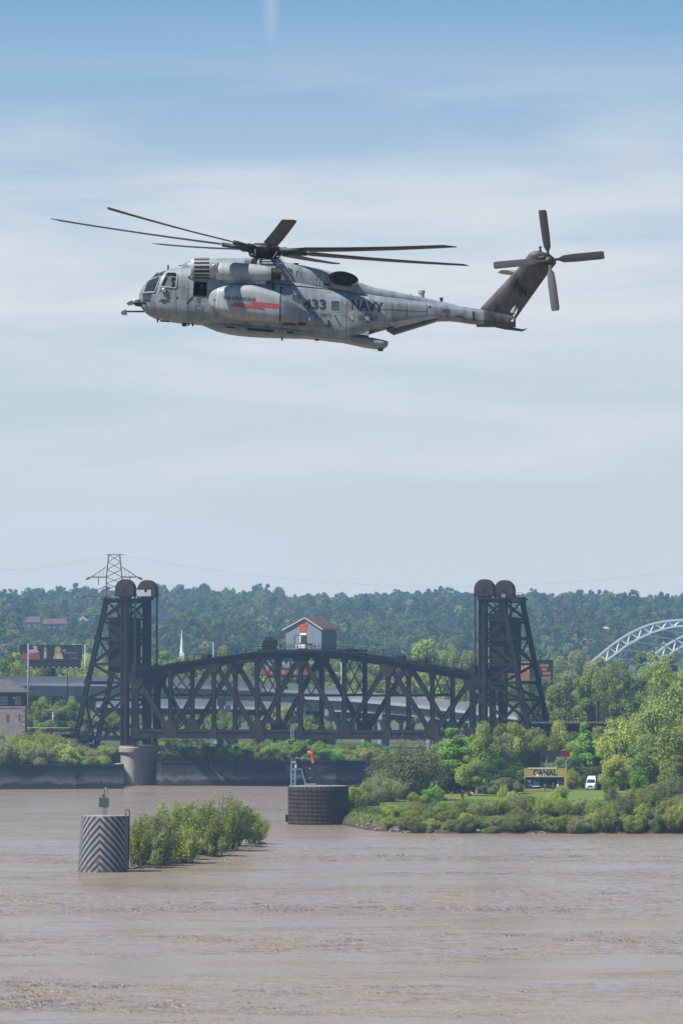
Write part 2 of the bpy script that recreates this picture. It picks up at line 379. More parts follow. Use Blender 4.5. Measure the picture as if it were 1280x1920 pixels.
dv = N('ShaderNodeMath'); dv.operation = 'DIVIDE'; dv.inputs[1].default_value = 3.6; L(ad.outputs[0], dv.inputs[0]); L(dv.outputs[0], cr.inputs[0]); L(cr.outputs[0], pb.inputs['Base Color'])
im.build('island_ground', BANK, kind='structure', smooth=True, fix=False)
def isl_z(px, Y):
    X = PX(px, Y); best = 2.5
    yf = float(np.interp(px, ipx, iYf)); return isl_h(max(0.0, Y - yf), X, Y)

# low mud bank under the drowned willows
mb = MB(); nn = 28
cA, cB = Vector((PX(240, 600), 600, 0)), Vector((PX(494, 705), 705, 0))
rows = []
for a in range(nn):
    for b_ in range(7):
        t = a/(nn-1); w_ = (0.4+math.sin(math.pi*min(1,max(0.03,t)))**0.6*3.6) ; o_ = (b_/6-0.5)*2
        c = cA.lerp(cB, t); dn = Vector(((cB-cA).y, -(cB-cA).x, 0)).normalized()
        p = c + dn*o_*w_*(1+0.25*math.sin(a*2.3+b_)); mb.v.append((p.x, p.y, 0.32*(1-o_*o_)*(0.7+0.3*math.sin(a*1.7)) - 0.08))
for a in range(nn-1):
    for b_ in range(6): mb.f.append((a*7+b_, a*7+b_+1, (a+1)*7+b_+1, (a+1)*7+b_))
MUD = mat('mud', (0.075,0.055,0.04), (0.12,0.09,0.065), 0.8, 1.2)
mb.build('mud_bank_ground', MUD, kind='structure', smooth=True)

# ---------------------------------------------------------------- plants
def leafy(pts, nrm, size, rng):
    n = len(pts)
    r = rng.normal(size=(n,3)); a = np.cross(nrm, r); a /= np.linalg.norm(a, axis=1)[:,None] + 1e-9
    b = np.cross(nrm, a); b /= np.linalg.norm(b, axis=1)[:,None] + 1e-9
    s = (size * rng.uniform(0.55,1.35,n))[:,None]; a *= s; b *= s * rng.uniform(0.45,0.8,n)[:,None]
    v = np.stack([pts-a, pts-b*0.9, pts+a, pts+b*0.9], 1).reshape(-1,3)
    return v
def np_mesh(name, v, m):
    n = len(v)//4; me = bpy.data.meshes.new(name); me.vertices.add(len(v)); me.vertices.foreach_set('co', v.astype(np.float32).ravel())
    me.loops.add(n*4); me.loops.foreach_set('vertex_index', np.arange(n*4, dtype=np.int32))
    me.polygons.add(n); me.polygons.foreach_set('loop_start', (np.arange(n)*4).astype(np.int32))
    me.update(calc_edges=True); me.materials.append(m); return me
def proto(seed, w, h, n, leaf, kind='round', lobes=16, trunk=0.22, bark=None, sparse=0.0):
    """returns (trunk mesh, crown mesh, width, height) of one plant standing at the origin"""
    rng = np.random.default_rng(seed); tb = MB(); pts = []; nr = []
    if kind in ('round', 'tall', 'low'):
        c0 = h*(0.53 if kind != 'low' else 0.45); hh = h*(0.47 if kind != 'low' else 0.5)
        C = []
        for i in range(lobes):
            d = rng.normal(size=3); d /= np.linalg.norm(d); q = rng.uniform(0.35,0.80)
            z = d[2]*q; wz = 1.0 - (0.45 if kind == 'tall' else 0.28)*max(0, z) - 0.12*max(0,-z)
            C.append((np.array([d[0]*q*w/2*wz, d[1]*q*w/2*wz, c0+z*hh]), rng.uniform(0.17,0.34)*w/2*(1.25 if q < 0.55 else 1)))
        C.append((np.array([0,0,c0]), 0.36*w/2)); C.append((np.array([rng.normal()*0.05*w,0,c0+hh*0.72]), 0.22*w/2))
        wt_ = np.array([r_**2 for _, r_ in C]); wt_ /= wt_.sum(); pick = rng.choice(len(C), n, p=wt_)
        d = rng.normal(size=(n,3)); d /= np.linalg.norm(d,axis=1)[:,None]
        cc = np.array([C[i][0] for i in pick]); rr = np.array([C[i][1] for i in pick])
        q = 0.45 + 0.6*rng.uniform(size=n)**0.6; d2 = d*np.array([1,1,0.85])
        pts = cc + d2*(rr*q)[:,None]
        nr = d + rng.normal(size=(n,3))*0.55 + np.array([0,0,0.35])
        tr = w*trunk*0.14
        top = np.array([rng.normal()*0.03*w, rng.normal()*0.03*w, h*0.45])
        tb.tube([(0,0,-0.4),(top[0]*0.4,top[1]*0.3,h*0.2),tuple(top),(top[0],top[1],h*0.75)], [tr*1.35,tr,tr*0.75,tr*0.2], 7)
        for c_, r_ in C[:int(lobes*0.8)]:
            s_ = np.array([top[0]*0.7, top[1]*0.7, min(h*0.5, max(h*0.15, c_[2]*0.55))]); mid = (s_+c_)/2 + np.array([0,0,-0.03*h])
            tb.tube([tuple(s_), tuple(mid), tuple(c_), tuple(c_ + (c_-s_)*0.25)], [tr*0.45,tr*0.3,tr*0.16,tr*0.05], 5)
    else:      # spray: many stems fanning from the ground, leaves in plumes along them
        for i in range(lobes):
            a = rng.uniform(0,2*math.pi); q = math.sqrt(rng.uniform(0.02,1)); lean = q*w/2
            e_ = np.array([math.cos(a)*lean, math.sin(a)*lean, h*(1-0.42*q*q)*rng.uniform(0.72,1.0)])
            s_ = np.array([math.cos(a)*lean*0.35+rng.normal()*0.05*w, math.sin(a)*lean*0.35+rng.normal()*0.05*w, -0.3])
            m_ = s_*0.5+e_*0.5 + np.array([-math.cos(a)*0.06*w,-math.sin(a)*0.06*w,0.05*h])
            k = n//lobes; t = rng.uniform(0.22,1.0,k)**0.8
            lp = (1-t)[:,None]**2*s_ + (2*t*(1-t))[:,None]*m_ + (t**2)[:,None]*e_
            sp = 0.072*w*(1.5-1.0*t) + 0.03
            off = rng.normal(size=(k,3))*sp[:,None]*np.array([1,1,0.9])
            pts.append(lp+off); nr.append(off/ (sp[:,None]+1e-6) + rng.normal(size=(k,3))*0.7 + np.array([0,0,0.5]))
            tb.tube([tuple(s_), tuple(m_*0.6+s_*0.4), tuple(m_*0.55+e_*0.45), tuple(e_)], [0.011*h,0.008*h,0.005*h,0.0015*h], 5)
        pts = np.concatenate(pts); nr = np.concatenate(nr)
    if sparse: 
        keep = rng.uniform(size=len(pts)) > sparse; pts, nr = pts[keep], nr[keep]
    nr /= np.linalg.norm(nr,axis=1)[:,None]+1e-9
    v = leafy(pts, nr, leaf, rng)
    v[:,2] = np.maximum(v[:,2], 0.02)
    tm = tb.mesh('trunk', smooth=True, fix=False); tm.materials.append(bark or BARK)
    return tm, np_mesh('crown', v, LEAF['mid']), w, h
LEAF = {
 'mid':leafmat('leaf_mid', (0.170,0.239,0.052), (0.302,0.348,0.079)),
 'yellow':leafmat('leaf_yellow_green', (0.243,0.323,0.065), (0.379,0.420,0.107)),
 'fresh':leafmat('leaf_fresh_green', (0.138,0.293,0.051), (0.238,0.396,0.076)),
 'dark':leafmat('leaf_dark', (0.055,0.110,0.036), (0.097,0.161,0.052)),
 'grey':leafmat('leaf_grey_green', (0.188,0.224,0.099), (0.297,0.311,0.147)),
 'olive':leafmat('leaf_olive', (0.166,0.207,0.064), (0.262,0.298,0.105)),
 'far_a':leafmat('leaf_far_a', (0.074,0.150,0.033), (0.150,0.217,0.048), 0.4, 0.5, 0.1),
 'far_b':leafmat('leaf_far_b', (0.042,0.092,0.030), (0.074,0.127,0.044), 0.35, 0.45, 0.1),
 'far_c':leafmat('leaf_far_c', (0.179,0.224,0.052), (0.239,0.261,0.074), 0.35, 0.5, 0.1),
 'far_d':leafmat('leaf_far_d', (0.157,0.142,0.074), (0.194,0.179,0.090), 0.3, 0.45, 0.1),
}
PR = {
 'round': [proto(s, 10, 12, 9500, 0.21, 'round', 24) for s in (1,2,3)],
 'tall':  [proto(s, 6.5, 12, 7000, 0.19, 'tall', 20) for s in (4,5)],
 'bush':  [proto(s, 4.4, 3.2, 4200, 0.105, 'low', 16, trunk=0.12) for s in (6,7,8)],
 'spray': [proto(s, 5.0, 6.0, 12000, 0.095, 'spray', 40) for s in (9,10,11)],
 'willow':[proto(s, 11, 11, 15000, 0.155, 'spray', 56, sparse=0.1) for s in (12,13)],
 'open':  [proto(s, 10, 13, 5500, 0.20, 'round', 26, trunk=0.26) for s in (14,15)],
 'weed':  [proto(s, 1.8, 1.5, 420, 0.12, 'spray', 14) for s in (16,17)],
}
NP = [0]
def plant(name, label, cat, pos, w, h, kind, leaf, group=None, var=None, rot=None):
    pool = PR[kind]; tm, cm, pw, ph = pool[(NP[0] if var is None else var) % len(pool)]; NP[0] += 1
    o = thing(name, label, cat, pos, R.uniform(0, 6.28) if rot is None else rot, group); o.scale = (w/pw, w/pw, h/ph)
    ob('trunk' if kind in ('round','tall','open') else 'stems', tm, None, o)
    c = ob('crown' if kind in ('round','tall','open') else 'foliage', cm, None, o)
    c.material_slots[0].link = 'OBJECT'; c.material_slots[0].material = LEAF[leaf]
    return o
def tree(px, top, Y, wpx, kind, leaf, label, group=None, z0=None, name='tree', cat='tree', base=None, var=None):
    """px centre column, top row, distance, width in photo pixels"""
    x = PX(px, Y)
    if base is not None: z0 = PZ(base, Y)
    if z0 is None: z0 = land_z(x, Y)
    hh = max(0.5, PZ(top, Y)-z0); ww = wpx/F*Y
    if kind in ('bush','spray'): ww = min(ww, hh*1.7)
    return plant(name, label, cat, (x, Y, z0-0.1), ww, hh, kind, leaf, group, var)

def scatter(name, pts, sc, idx, objs, label):
    """a wood that reads as one mass"""
    c = bpy.data.collections.new(name + '_kinds')
    for o in objs: c.objects.link(o)
    me = bpy.data.meshes.new(name); me.from_pydata([tuple(p) for p in pts], [], [])
    for nm, ty, arr, key in (('sc','FLOAT_VECTOR',sc,'vector'),('ix','INT',idx,'value'),('rz','FLOAT',[R.uniform(0,6.28) for _ in pts],'value')):
        a = me.attributes.new(nm, ty, 'POINT'); a.data.foreach_set(key, np.array(arr, dtype=np.int32 if ty == 'INT' else np.float32).ravel())
    o = ob(name, me, None, kind='stuff'); o['label'] = label; o['category'] = 'wood'
    g = bpy.data.node_groups.new(name, 'GeometryNodeTree')
    g.interface.new_socket('Geometry', in_out='INPUT', socket_type='NodeSocketGeometry'); g.interface.new_socket('Geometry', in_out='OUTPUT', socket_type='NodeSocketGeometry')
    A = g.nodes.new; gi, go = A('NodeGroupInput'), A('NodeGroupOutput'); ip = A('GeometryNodeInstanceOnPoints'); ci = A('GeometryNodeCollectionInfo')
    ci.inputs['Collection'].default_value = c; ci.inputs['Separate Children'].default_value = True; ci.inputs['Reset Children'].default_value = True
    ip.inputs['Pick Instance'].default_value = True
    def na(nm, ty):
        q = A('GeometryNodeInputNamedAttribute'); q.data_type = ty; q.inputs['Name'].default_value = nm; return q.outputs['Attribute']
    cx = A('ShaderNodeCombineXYZ'); K = g.links.new
    K(na('rz','FLOAT'), cx.inputs['Z']); K(gi.outputs[0], ip.inputs['Points']); K(ci.outputs[0], ip.inputs['Instance']); K(na('ix','INT'), ip.inputs['Instance Index'])
    K(cx.outputs[0], ip.inputs['Rotation']); K(na('sc','FLOAT_VECTOR'), ip.inputs['Scale']); K(ip.outputs[0], go.inputs[0])
    md = o.modifiers.new('scatter', 'NODES'); md.node_group = g
    return o
def bare(tm, cm, leaf, name):
    """trunk and crown as one mesh for the far wood"""
    me = cm.copy(); me.materials.clear(); me.materials.append(LEAF[leaf])
    return bpy.data.objects.new(name, me)
def groundY(px, py):
    for Y in range(1700, 4600, 8):
        if land_z(PX(px,Y),Y) >= PZ(py,Y): return float(Y)
    return 3000.0
HOUSES = [(60,1180,34,24,(0.10,0.05,0.055),(0.22,0.20,0.21),'grey house with brownish roof on the far hill, leftmost',False),(104,1182,46,22,(0.11,0.05,0.05),(0.16,0.11,0.11),'long red brown house on the far hill left of the white gable',False),
 (156,1174,24,18,(0.55,0.55,0.56),(0.2,0.16,0.17),'small house with bright white gable on the far hill',True),(318,1177,52,28,(0.075,0.065,0.08),(0.17,0.17,0.2),'dark gabled house on the far hill right of the left tower',True),
 (357,1177,30,20,(0.07,0.06,0.07),(0.14,0.14,0.17),'dark house with hipped roof beside the gabled one on the far hill',False),(1135,1184,14,9,(0.33,0.31,0.3),(0.5,0.48,0.45),'pale roofed cottage on the far hill before the arch bridge',False),
 (1172,1187,9,8,(0.3,0.26,0.25),(0.45,0.42,0.4),'small white cottage on the far hill right of the pale roofed one',True),(1095,1208,12,10,(0.3,0.26,0.2),(0.42,0.36,0.26),'cream cottage low on the far hill near the right tower',False)]
HOUSES = [h + (groundY(h[0],h[1]),) for h in HOUSES]
def cleared(x, y):
    px = 640 + F*x/y
    if px > 1085 and 2050 < y < 2790: return 2
    for h in HOUSES:
        if abs(px-h[0]) < h[2]*0.55+4:
            if h[8]-50 < y < h[8]+14: return 2
            if h[8]-480 < y <= h[8]-50: return 1
    return 0
FAR = [proto(s, 11, 12, 420, 0.85, k, 14) for s, k in ((31,'round'),(32,'round'),(33,'tall'),(34,'round'))]
kinds = []
for i, (tm, cm, w, h) in enumerate(FAR):
    for j, lf in enumerate(('far_a','far_b','far_c','far_d')): kinds.append(bare(tm, cm, lf, 'wood_kind_%02d' % (i*4+j)))
pts, scs, ixs = [], [], []
Y = 1980.0
while Y < 4720:
    st_ = 7.0 + (Y-1980)/2700*1.0; hw = 0.0711*Y*1.12 + 40; x = -hw
    while x < hw:
        xx, yy = x + R.uniform(-3,3), Y + R.uniform(-4,4)
        g_ = wob(xx, yy, 120) + 0.5*wob(xx+900, yy, 55)
        clear = wob(xx+300, yy*0.6, 75) > 0.62 and yy < 3600
        clr = cleared(xx, yy)
        if not clear and clr < 2:
            s_ = (R.uniform(0.42,0.85) + (0.45 if R.random() < 0.12 else 0)) * (1.1 if g_ > 0 else 0.95) * (1.0 if yy < 4300 else 1.05)
            if clr: s_ = 0.36
            pts.append((xx, yy, land_z(xx, yy)-0.5)); scs.append((s_, s_, s_*R.uniform(0.75,1.25)))
            r_ = R.random(); col_ = (1 if r_ < 0.5 else 0 if r_ < 0.85 else 2 if r_ < 0.94 else 3) if g_ > 0 else (0 if r_ < 0.45 else 2 if r_ < (0.86 if yy < 3000 else 0.72) else 1 if r_ < 0.94 else 3)
            ixs.append(R.randrange(4)*4 + col_)
        x += st_ * R.uniform(0.8,1.25)
    Y += st_ * 1.15
scatter('hillside_forest', pts, scs, ixs, kinds, 'blue hazy wood covering the long far hills')
# ---------------------------------------------------------------- river walls
WALLM = bpy.data.materials.new('stained_wall'); WALLM.use_nodes = True; nt = WALLM.node_tree; N = nt.nodes.new; L = nt.links.new
pb = nt.nodes['Principled BSDF']; pb.inputs['Roughness'].default_value = 0.92
ge = N('ShaderNodeNewGeometry'); sxn = N('ShaderNodeSeparateXYZ'); L(ge.outputs['Position'], sxn.inputs[0])
n_ = N('ShaderNodeTexNoise'); n_.inputs['Scale'].default_value = 0.3; n_.inputs['Detail'].default_value = 7; n_.inputs['Roughness'].default_value = 0.7
m_ = N('ShaderNodeMapping'); m_.inputs['Scale'].default_value = (1,1,0.45); L(ge.outputs['Position'], m_.inputs[0]); L(m_.outputs[0], n_.inputs['Vector'])
cr = N('ShaderNodeValToRGB'); cr.color_ramp.elements[0].position = 0.0
for pos, c in ((0.0,0.026),(0.20,0.030),(0.29,0.15),(0.40,0.11),(0.50,0.045),(0.72,0.030),(1.0,0.02)):
    e = cr.color_ramp.elements[0] if pos == 0 else cr.color_ramp.elements[-1] if pos == 1 else cr.color_ramp.elements.new(pos)
    e.position = pos; e.color = (c*0.94, c*0.97, c*1.1, 1)
ad = N('ShaderNodeMath'); ad.operation = 'MULTIPLY_ADD'; ad.inputs[1].default_value = 0.17; L(sxn.outputs['Z'], ad.inputs[0])
a2 = N('ShaderNodeMath'); a2.operation = 'MULTIPLY_ADD'; a2.inputs[1].default_value = 0.7; a2.inputs[2].default_value = -0.35; L(n_.outputs['Fac'], a2.inputs[0]); L(a2.outputs[0], ad.inputs[2])
L(ad.outputs[0], cr.inputs[0]); L(cr.outputs[0], pb.inputs['Base Color'])
def river_wall(a, b, n, label, top):
    t = thing('river_wall', label, 'wall', a)
    A, B = Vector(a), Vector(b); d = (B-A)/n; nrm = Vector((d.y,-d.x,0)).normalized()
    for i in range(n):
        m = MB(); p = d*i + d.normalized()*0.03; q = d*(i+1) - d.normalized()*0.03; o_ = R.uniform(-0.06,0.06)
        pr = [(-1.0,-1),(o_,-1),(o_,top-0.35),(0.18+o_,top-0.3),(0.18+o_,top+R.uniform(-0.05,0.05)),(-1.0,top)]
        vs = [p + nrm*x + Vector((0,0,z)) for x, z in pr] + [q + nrm*x + Vector((0,0,z)) for x, z in pr]
        k = len(pr); m.add(vs, [(j,(j+1)%k,k+(j+1)%k,k+j) for j in range(k)] + [tuple(range(k))[::-1], tuple(range(k,2*k))])
        m.build('wall_panel', WALLM, t)
    return t
river_wall((PX(-260,1090),1090,0), (PX(233,1107),1107,0), 11, 'dark stained river wall at the foot of the shrubs, before the pale pier', 5.7)
river_wall((PX(301,1141),1141,0), (PX(900,1153),1153,0), 13, 'dark stained river wall running from the pale pier to the island', 5.9)

river_wall((-42.95,1142.2,0), (-42.95,1168,0), 3, 'short return of the right river wall beside the pale pier', 5.6)
# ---------------------------------------------------------------- lift bridge
AL = math.radians(28); CA, SA = math.cos(AL), math.sin(AL)
BY = 1125.0; BX = PX(563.75, BY); BW = 10.4
def B(u, v, z): return Vector((BX + u*CA + v*SA, BY - u*SA + v*CA, z))
def UZ(px, py, v=0.0):
    k = (px-640)/F; u = (k*BY + k*v*CA - BX - v*SA)/(CA + k*SA); return u, PZ(py, BY - u*SA + v*CA)
UV = Vector((CA,-SA,0)); VV = Vector((SA,CA,0)); ZV = Vector((0,0,1))
top_px = [(256,1268),(320,1251),(401,1239),(482,1229),(563.75,1226),(645,1230),(727,1243.5),(810,1257.5),(884,1271)]
TN = [UZ(*p) for p in top_px]
zb = PZ(1378, BY)
span = thing('lift_span', 'black riveted steel truss lift span with arched top chord between the two towers', 'bridge', B(0, BW/2, zb))
so = span.location.copy()
def bb(u, v, z): return B(u, v, z) - so
for si, v in enumerate((0.0, BW)):
    for i in range(8):
        MB().hbar(bb(TN[i][0],v,TN[i][1]), bb(TN[i+1][0],v,TN[i+1][1]), 1.45, 0.9, ZV).build('top_chord', STEEL, span)
        MB().hbar(bb(TN[i][0]+0.02,v,zb), bb(TN[i+1][0]-0.02,v,zb), 1.9, 0.86, ZV).build('bottom_chord', STEEL, span)
    for i in range(9):
        u, z = TN[i]
        MB().hbar(bb(u,v,zb-0.8), bb(u,v,z-0.4), 0.95, 0.7, UV).build('vertical_post', STEEL, span)
    for i in range(8):
        (u0, z0), (u1, z1) = TN[i], TN[i+1]
        a, c = ((u0, z0), (u1, zb)) if i % 2 == 0 else ((u0, zb), (u1, z1))
        MB().hbar(bb(a[0],v+0.02,a[1]), bb(c[0],v+0.02,c[1]), 1.12, 0.62, UV).build('diagonal', STEEL, span)
    for i in range(9):       # gusset plates
        u, z = TN[i]; big = i % 2 == 1
        for s_ in (-1,1):
            w0, h0 = (2.3, 3.6) if big else (1.1, 1.9)
            MB().plate([bb(u-w0,v+s_*0.47,zb-0.95), bb(u+w0,v+s_*0.47,zb-0.95), bb(u+w0*0.75,v+s_*0.47,zb+h0*0.55), bb(u+0.55,v+s_*0.47,zb+h0), bb(u-0.55,v+s_*0.47,zb+h0), bb(u-w0*0.75,v+s_*0.47,zb+h0*0.55)], VV*s_, 0.03).build('gusset_plate', STEEL, span)
            w0, h0 = (0.9, 1.6) if big else (2.2, 3.2)
            MB().plate([bb(u-w0,v+s_*0.475,z+0.6), bb(u+w0,v+s_*0.475,z+0.6), bb(u+w0*0.8,v+s_*0.475,z-h0*0.55), bb(u+0.5,v+s_*0.475,z-h0), bb(u-0.5,v+s_*0.475,z-h0), bb(u-w0*0.8,v+s_*0.475,z-h0*0.55)], VV*s_, 0.03).build('gusset_plate', STEEL, span)
    zm = PZ(1304, BY)
    for i in (2, 4, 6):      # struts between diagonals at mid height
        u = TN[i][0]; MB().hbar(bb(u-5.2,v,zm), bb(u+5.2,v,zm), 0.55, 0.4, ZV).build('mid_strut', STEEL, span)
for i in range(9):            # sway frames between the trusses
    u, z = TN[i]; zs = max(PZ(1303, BY), zb+4)
    MB().hbar(bb(u,0.36,zs), bb(u,BW-0.36,zs), 0.6, 0.45, ZV).build('sway_strut', STEEL2, span)
    MB().hbar(bb(u,0.36,z-0.1), bb(u,BW-0.36,z-0.1), 0.9, 0.5, ZV).build('top_cross_beam', STEEL2, span)
    if z - zs > 2.5:
        for q in range(2):
            va, vb = 0.3+q*(BW-0.6)/2, 0.3+(q+1)*(BW-0.6)/2; nv = 2 if z-zs > 6 else 1
            for k in range(nv):
                za, zc = zs+(z-zs)*k/nv, zs+(z-zs)*(k+1)/nv
                for e0, e1 in ((za,zc),(zc,za)):
                    MB().bar(bb(u,va,e0), bb(u,vb,e1), 0.24, 0.2, UV).build('sway_brace', STEEL2, span)
    MB().hbar(bb(u,0.45,zb-0.1), bb(u,BW-0.45,zb-0.1), 1.5, 0.6, ZV).build('floor_beam', STEEL2, span)
    if i < 8:
        u2, z2 = TN[i+1]
        MB().bar(bb(u+0.3,0.5,z-0.3), bb(u2-0.3,BW-0.5,z2-0.3), 0.3, 0.25, ZV).build('top_lateral', STEEL2, span)
        MB().bar(bb(u+0.3,BW-0.5,z-0.55), bb(u2-0.3,0.5,z2-0.55), 0.3, 0.25, ZV).build('top_lateral', STEEL2, span)
for vv in (1.7, 3.6, 6.8, 8.7):
    MB().hbar(bb(TN[0][0],vv,zb+0.2), bb(TN[8][0],vv,zb+0.2), 1.0, 0.4, ZV).build('stringer', STEEL2, span)
MB().box((0,0,0),(1,1,1))
dm = MB(); L_ = TN[8][0]-TN[0][0]; nti = 150
for i in range(nti):
    u = TN[0][0] + L_*(i+0.5)/nti; dm.bar(bb(u,0.9,zb+0.88), bb(u,BW-0.9,zb+0.88), 0.24, 0.32, ZV)
dm.build('track_ties', mat('old_timber', (0.09,0.075,0.065), (0.05,0.042,0.038), 0.9, 2), span, kind='stuff')
for vv in (1.9, 3.4, 7.0, 8.5):
    MB().bar(bb(TN[0][0],vv,zb+1.12), bb(TN[8][0],vv,zb+1.12), 0.16, 0.12, ZV).build('rail', RUST, span)
MB().hbar(bb(UZ(489,1228)[0],-0.5,UZ(489,1228)[1]), bb(UZ(541,1292)[0],-0.5,UZ(541,1292)[1]), 0.6, 0.3, UV).build('access_stair', STEEL2, span)
MB().hbar(bb(UZ(567,1304)[0],-0.5,UZ(567,1304)[1]), bb(UZ(610,1372)[0],-0.5,UZ(610,1372)[1]), 0.6, 0.3, UV).build('access_stair', STEEL2, span)
lad = MB()
for du in (0,0.7): lad.bar(bb(UZ(548,1380)[0]+du,-0.7,zb-1.2), bb(UZ(548,1380)[0]+du,-0.7,zb+2.6), 0.09, 0.09, UV)
for k in range(9): lad.bar(bb(UZ(548,1380)[0],-0.7,zb-1+k*0.4), bb(UZ(548,1380)[0]+0.7,-0.7,zb-1+k*0.4), 0.05, 0.05, ZV)
lad.build('ladder', GALV, span)
# walkway with railing along the near and far top chord
for v in (-0.9, BW+0.9):
    for i in range(8):
        (u0, z0), (u1, z1) = TN[i], TN[i+1]
        m = MB(); m.bar(bb(u0,v,z0+0.85), bb(u1,v,z1+0.85), 0.12, 0.9, ZV); m.build('walkway', STEEL2, span)
        m = MB()
        for k in range(5):
            f_ = k/5; m.bar(bb(u0+(u1-u0)*f_,v-0.4,z0+(z1-z0)*f_+0.9), bb(u0+(u1-u0)*f_,v-0.4,z0+(z1-z0)*f_+2.15), 0.09, 0.09, UV)
        for hgt in (1.5,2.1): m.bar(bb(u0,v-0.4,z0+hgt), bb(u1,v-0.4,z1+hgt), 0.08, 0.08, ZV)
        m.build('railing', STEEL2, span)
for px_, py_ in ((382,1228),(747,1230),(788,1237)):      # sheave boxes on the chord
    u, z = UZ(px_, py_+6)
    MB().box((0,0,0),(0,0,0)); m = MB()
    m.prof(bb(u-0.9,1.2,z+0.2), bb(u+0.9,1.2,z+0.2), [(-0.75,-0.7),(0.5,-0.7),(0.85,-0.2),(0.85,0.4),(0.45,0.7),(-0.75,0.7)], ZV); m.build('rope_guide', STEEL2, span)
for e in (0, 8):                # lifting girders at both ends
    u, z = TN[e]; s_ = -1 if e == 0 else 1
    m = MB(); m.prof(bb(u+s_*0.2,-0.6,z+0.6), bb(u+s_*0.2,BW+0.6,z+0.6), [(-1.6,-0.6),(1.4,-0.6),(2.0,0),(1.4,0.6),(-1.6,0.6)], ZV); m.build('lifting_girder', STEEL2, span)
    for v in (0, BW):
        m = MB(); m.box((0,0,0),(0,0,0)); m = MB()
        m.prof(bb(u+s_*0.55,v-0.7,z+1.6), bb(u+s_*0.55,v+0.7,z+1.6), [(-1.2,-0.55),(1.2,-0.35),(1.6,0),(1.2,0.5),(-1.2,0.5)], ZV); m.build('rope_anchor', STEEL2, span)
# machinery platform and house on the middle of the span
zt = PZ(1217.5, BY); uA, uB = UZ(489,1217)[0], UZ(650,1217)[0]
MB().bar(bb(uA,BW/2-1.0,zt-0.3), bb(uB,BW/2-1.0,zt-0.3), 0.5, BW+1.5, ZV).build('platform', STEEL2, span)
for v in (-1.65, ):
    m = MB(); nP = 18
    for k in range(nP+1):
        u = uA+(uB-uA)*k/nP; m.bar(bb(u,v,zt-0.05), bb(u,v,zt+1.25), 0.08, 0.08, UV)
    for h_ in (0.65, 1.25): m.bar(bb(uA,v,zt+h_), bb(uB,v,zt+h_), 0.09, 0.08, ZV)
    m.build('platform_railing', STEEL2, span)
HOUSE = mat('house_metal', (0.17,0.205,0.255), (0.145,0.175,0.22), 0.6, 0.4, stretch=(6,6,0.3))
ROOF = mat('house_roof', (0.105,0.068,0.06), (0.08,0.055,0.05), 0.8, 0.6)
mh = holder('machine_house', span); TRIM = mat('house_trim', (0.38,0.42,0.48), None, 0.6)
hv0 = 0.35; u0 = UZ(536,1216,hv0)[0]; u1 = UZ(602.5,1216,hv0)[0]; k = 0
lo_, hi_ = hv0, 9.0
zE = PZ(1177.5, BY); zR = PZ(1157.5, BY)
for _ in range(30):                      # depth so that the side wall ends at column 631
    mid_ = (lo_+hi_)/2; p = B(u1, mid_, zt); (lo_, hi_) = (mid_, hi_) if 640+F*p.x/p.y < 631 else (lo_, mid_)
hv1 = hi_; um = (u0+u1)/2; uR = UZ(573,1157,hv0)[0]
m = MB()
for vv in (hv0, hv1): m.v += [tuple(bb(u0,vv,zt)), tuple(bb(u1,vv,zt)), tuple(bb(u1,vv,zE)), tuple(bb(uR,vv,zR-0.15)), tuple(bb(u0,vv,zE))]
m.f += [(0,1,2,3,4),(5,9,8,7,6),(0,5,6,1),(1,6,7,2),(4,9,5,0),(2,7,8,3),(3,8,9,4)]
m.build('house_wall', HOUSE, mh)
for k in range(1,11):
    uu = u0+(u1-u0)*k/11; ztp = min(zE + (zR-zE)*(uu-u0)/(uR-u0), zE + (zR-zE)*(u1-uu)/(u1-uR)) - 0.3
    MB().bar(bb(uu,hv0-0.012,zt+0.02), bb(uu,hv0-0.012,ztp), 0.05, 0.03, UV).build('siding_rib', HOUSE, mh)
for k in range(1,8):
    vv_ = hv0+(hv1-hv0)*k/8; MB().bar(bb(u1+0.012,vv_,zt+0.02), bb(u1+0.012,vv_,zE-0.5), 0.05, 0.03, VV).build('siding_rib', HOUSE, mh)
for (ua, za, ub, zb_) in ((uR, zR, u1+0.55, zE-0.28), (uR, zR, u0-0.75, zE-0.36)):
    m = MB(); a, c = bb(ua,hv0-0.45,za), bb(ub,hv0-0.45,zb_); a2, c2 = bb(ua,hv1+0.4,za), bb(ub,hv1+0.4,zb_)
    m.plate([a, c, c2, a2], (0,0,1), 0.16); m.build('house_roof', ROOF, mh)
    m = MB(); m.bar(a+Vector((0,0,-0.12))-VV*0.03, c+Vector((0,0,-0.12))-VV*0.03, 0.24, 0.08, ZV); m.build('roof_trim', TRIM, mh)
m = MB(); m.bar(bb(u1+0.56,hv0-0.45,zE-0.42), bb(u1+0.56,hv1+0.4,zE-0.42), 0.24, 0.08, ZV); m.build('roof_trim', TRIM, mh)
def onface(px, py, off=0.05):
    u, z = UZ(px, py, hv0-off); return bb(u, hv0-off, z)
def facepoly(name, pts, m_, off, par):
    return MB().plate([onface(x,y,off) for x,y in pts], VV, 0.03).build(name, m_, par)
KRED = mat('keystone_red', (0.30,0.05,0.028), (0.24,0.045,0.025), 0.5, 2); KGOLD = mat('keystone_gold', (0.45,0.20,0.08), None, 0.5)
sg = holder('keystone_sign', mh)
facepoly('sign_border', [(561.5,1164.5),(573.5,1164.5),(574.2,1168),(578,1168),(574,1186.5),(561.5,1186.5),(557.3,1168.5),(561,1168.3)], KGOLD, 0.06, sg)
facepoly('sign_field', [(562.5,1165.5),(572.8,1165.5),(573.5,1169),(576.8,1169.2),(573.2,1185.5),(562.3,1185.5),(558.6,1169.5),(561.8,1169.3)], KRED, 0.10, sg)
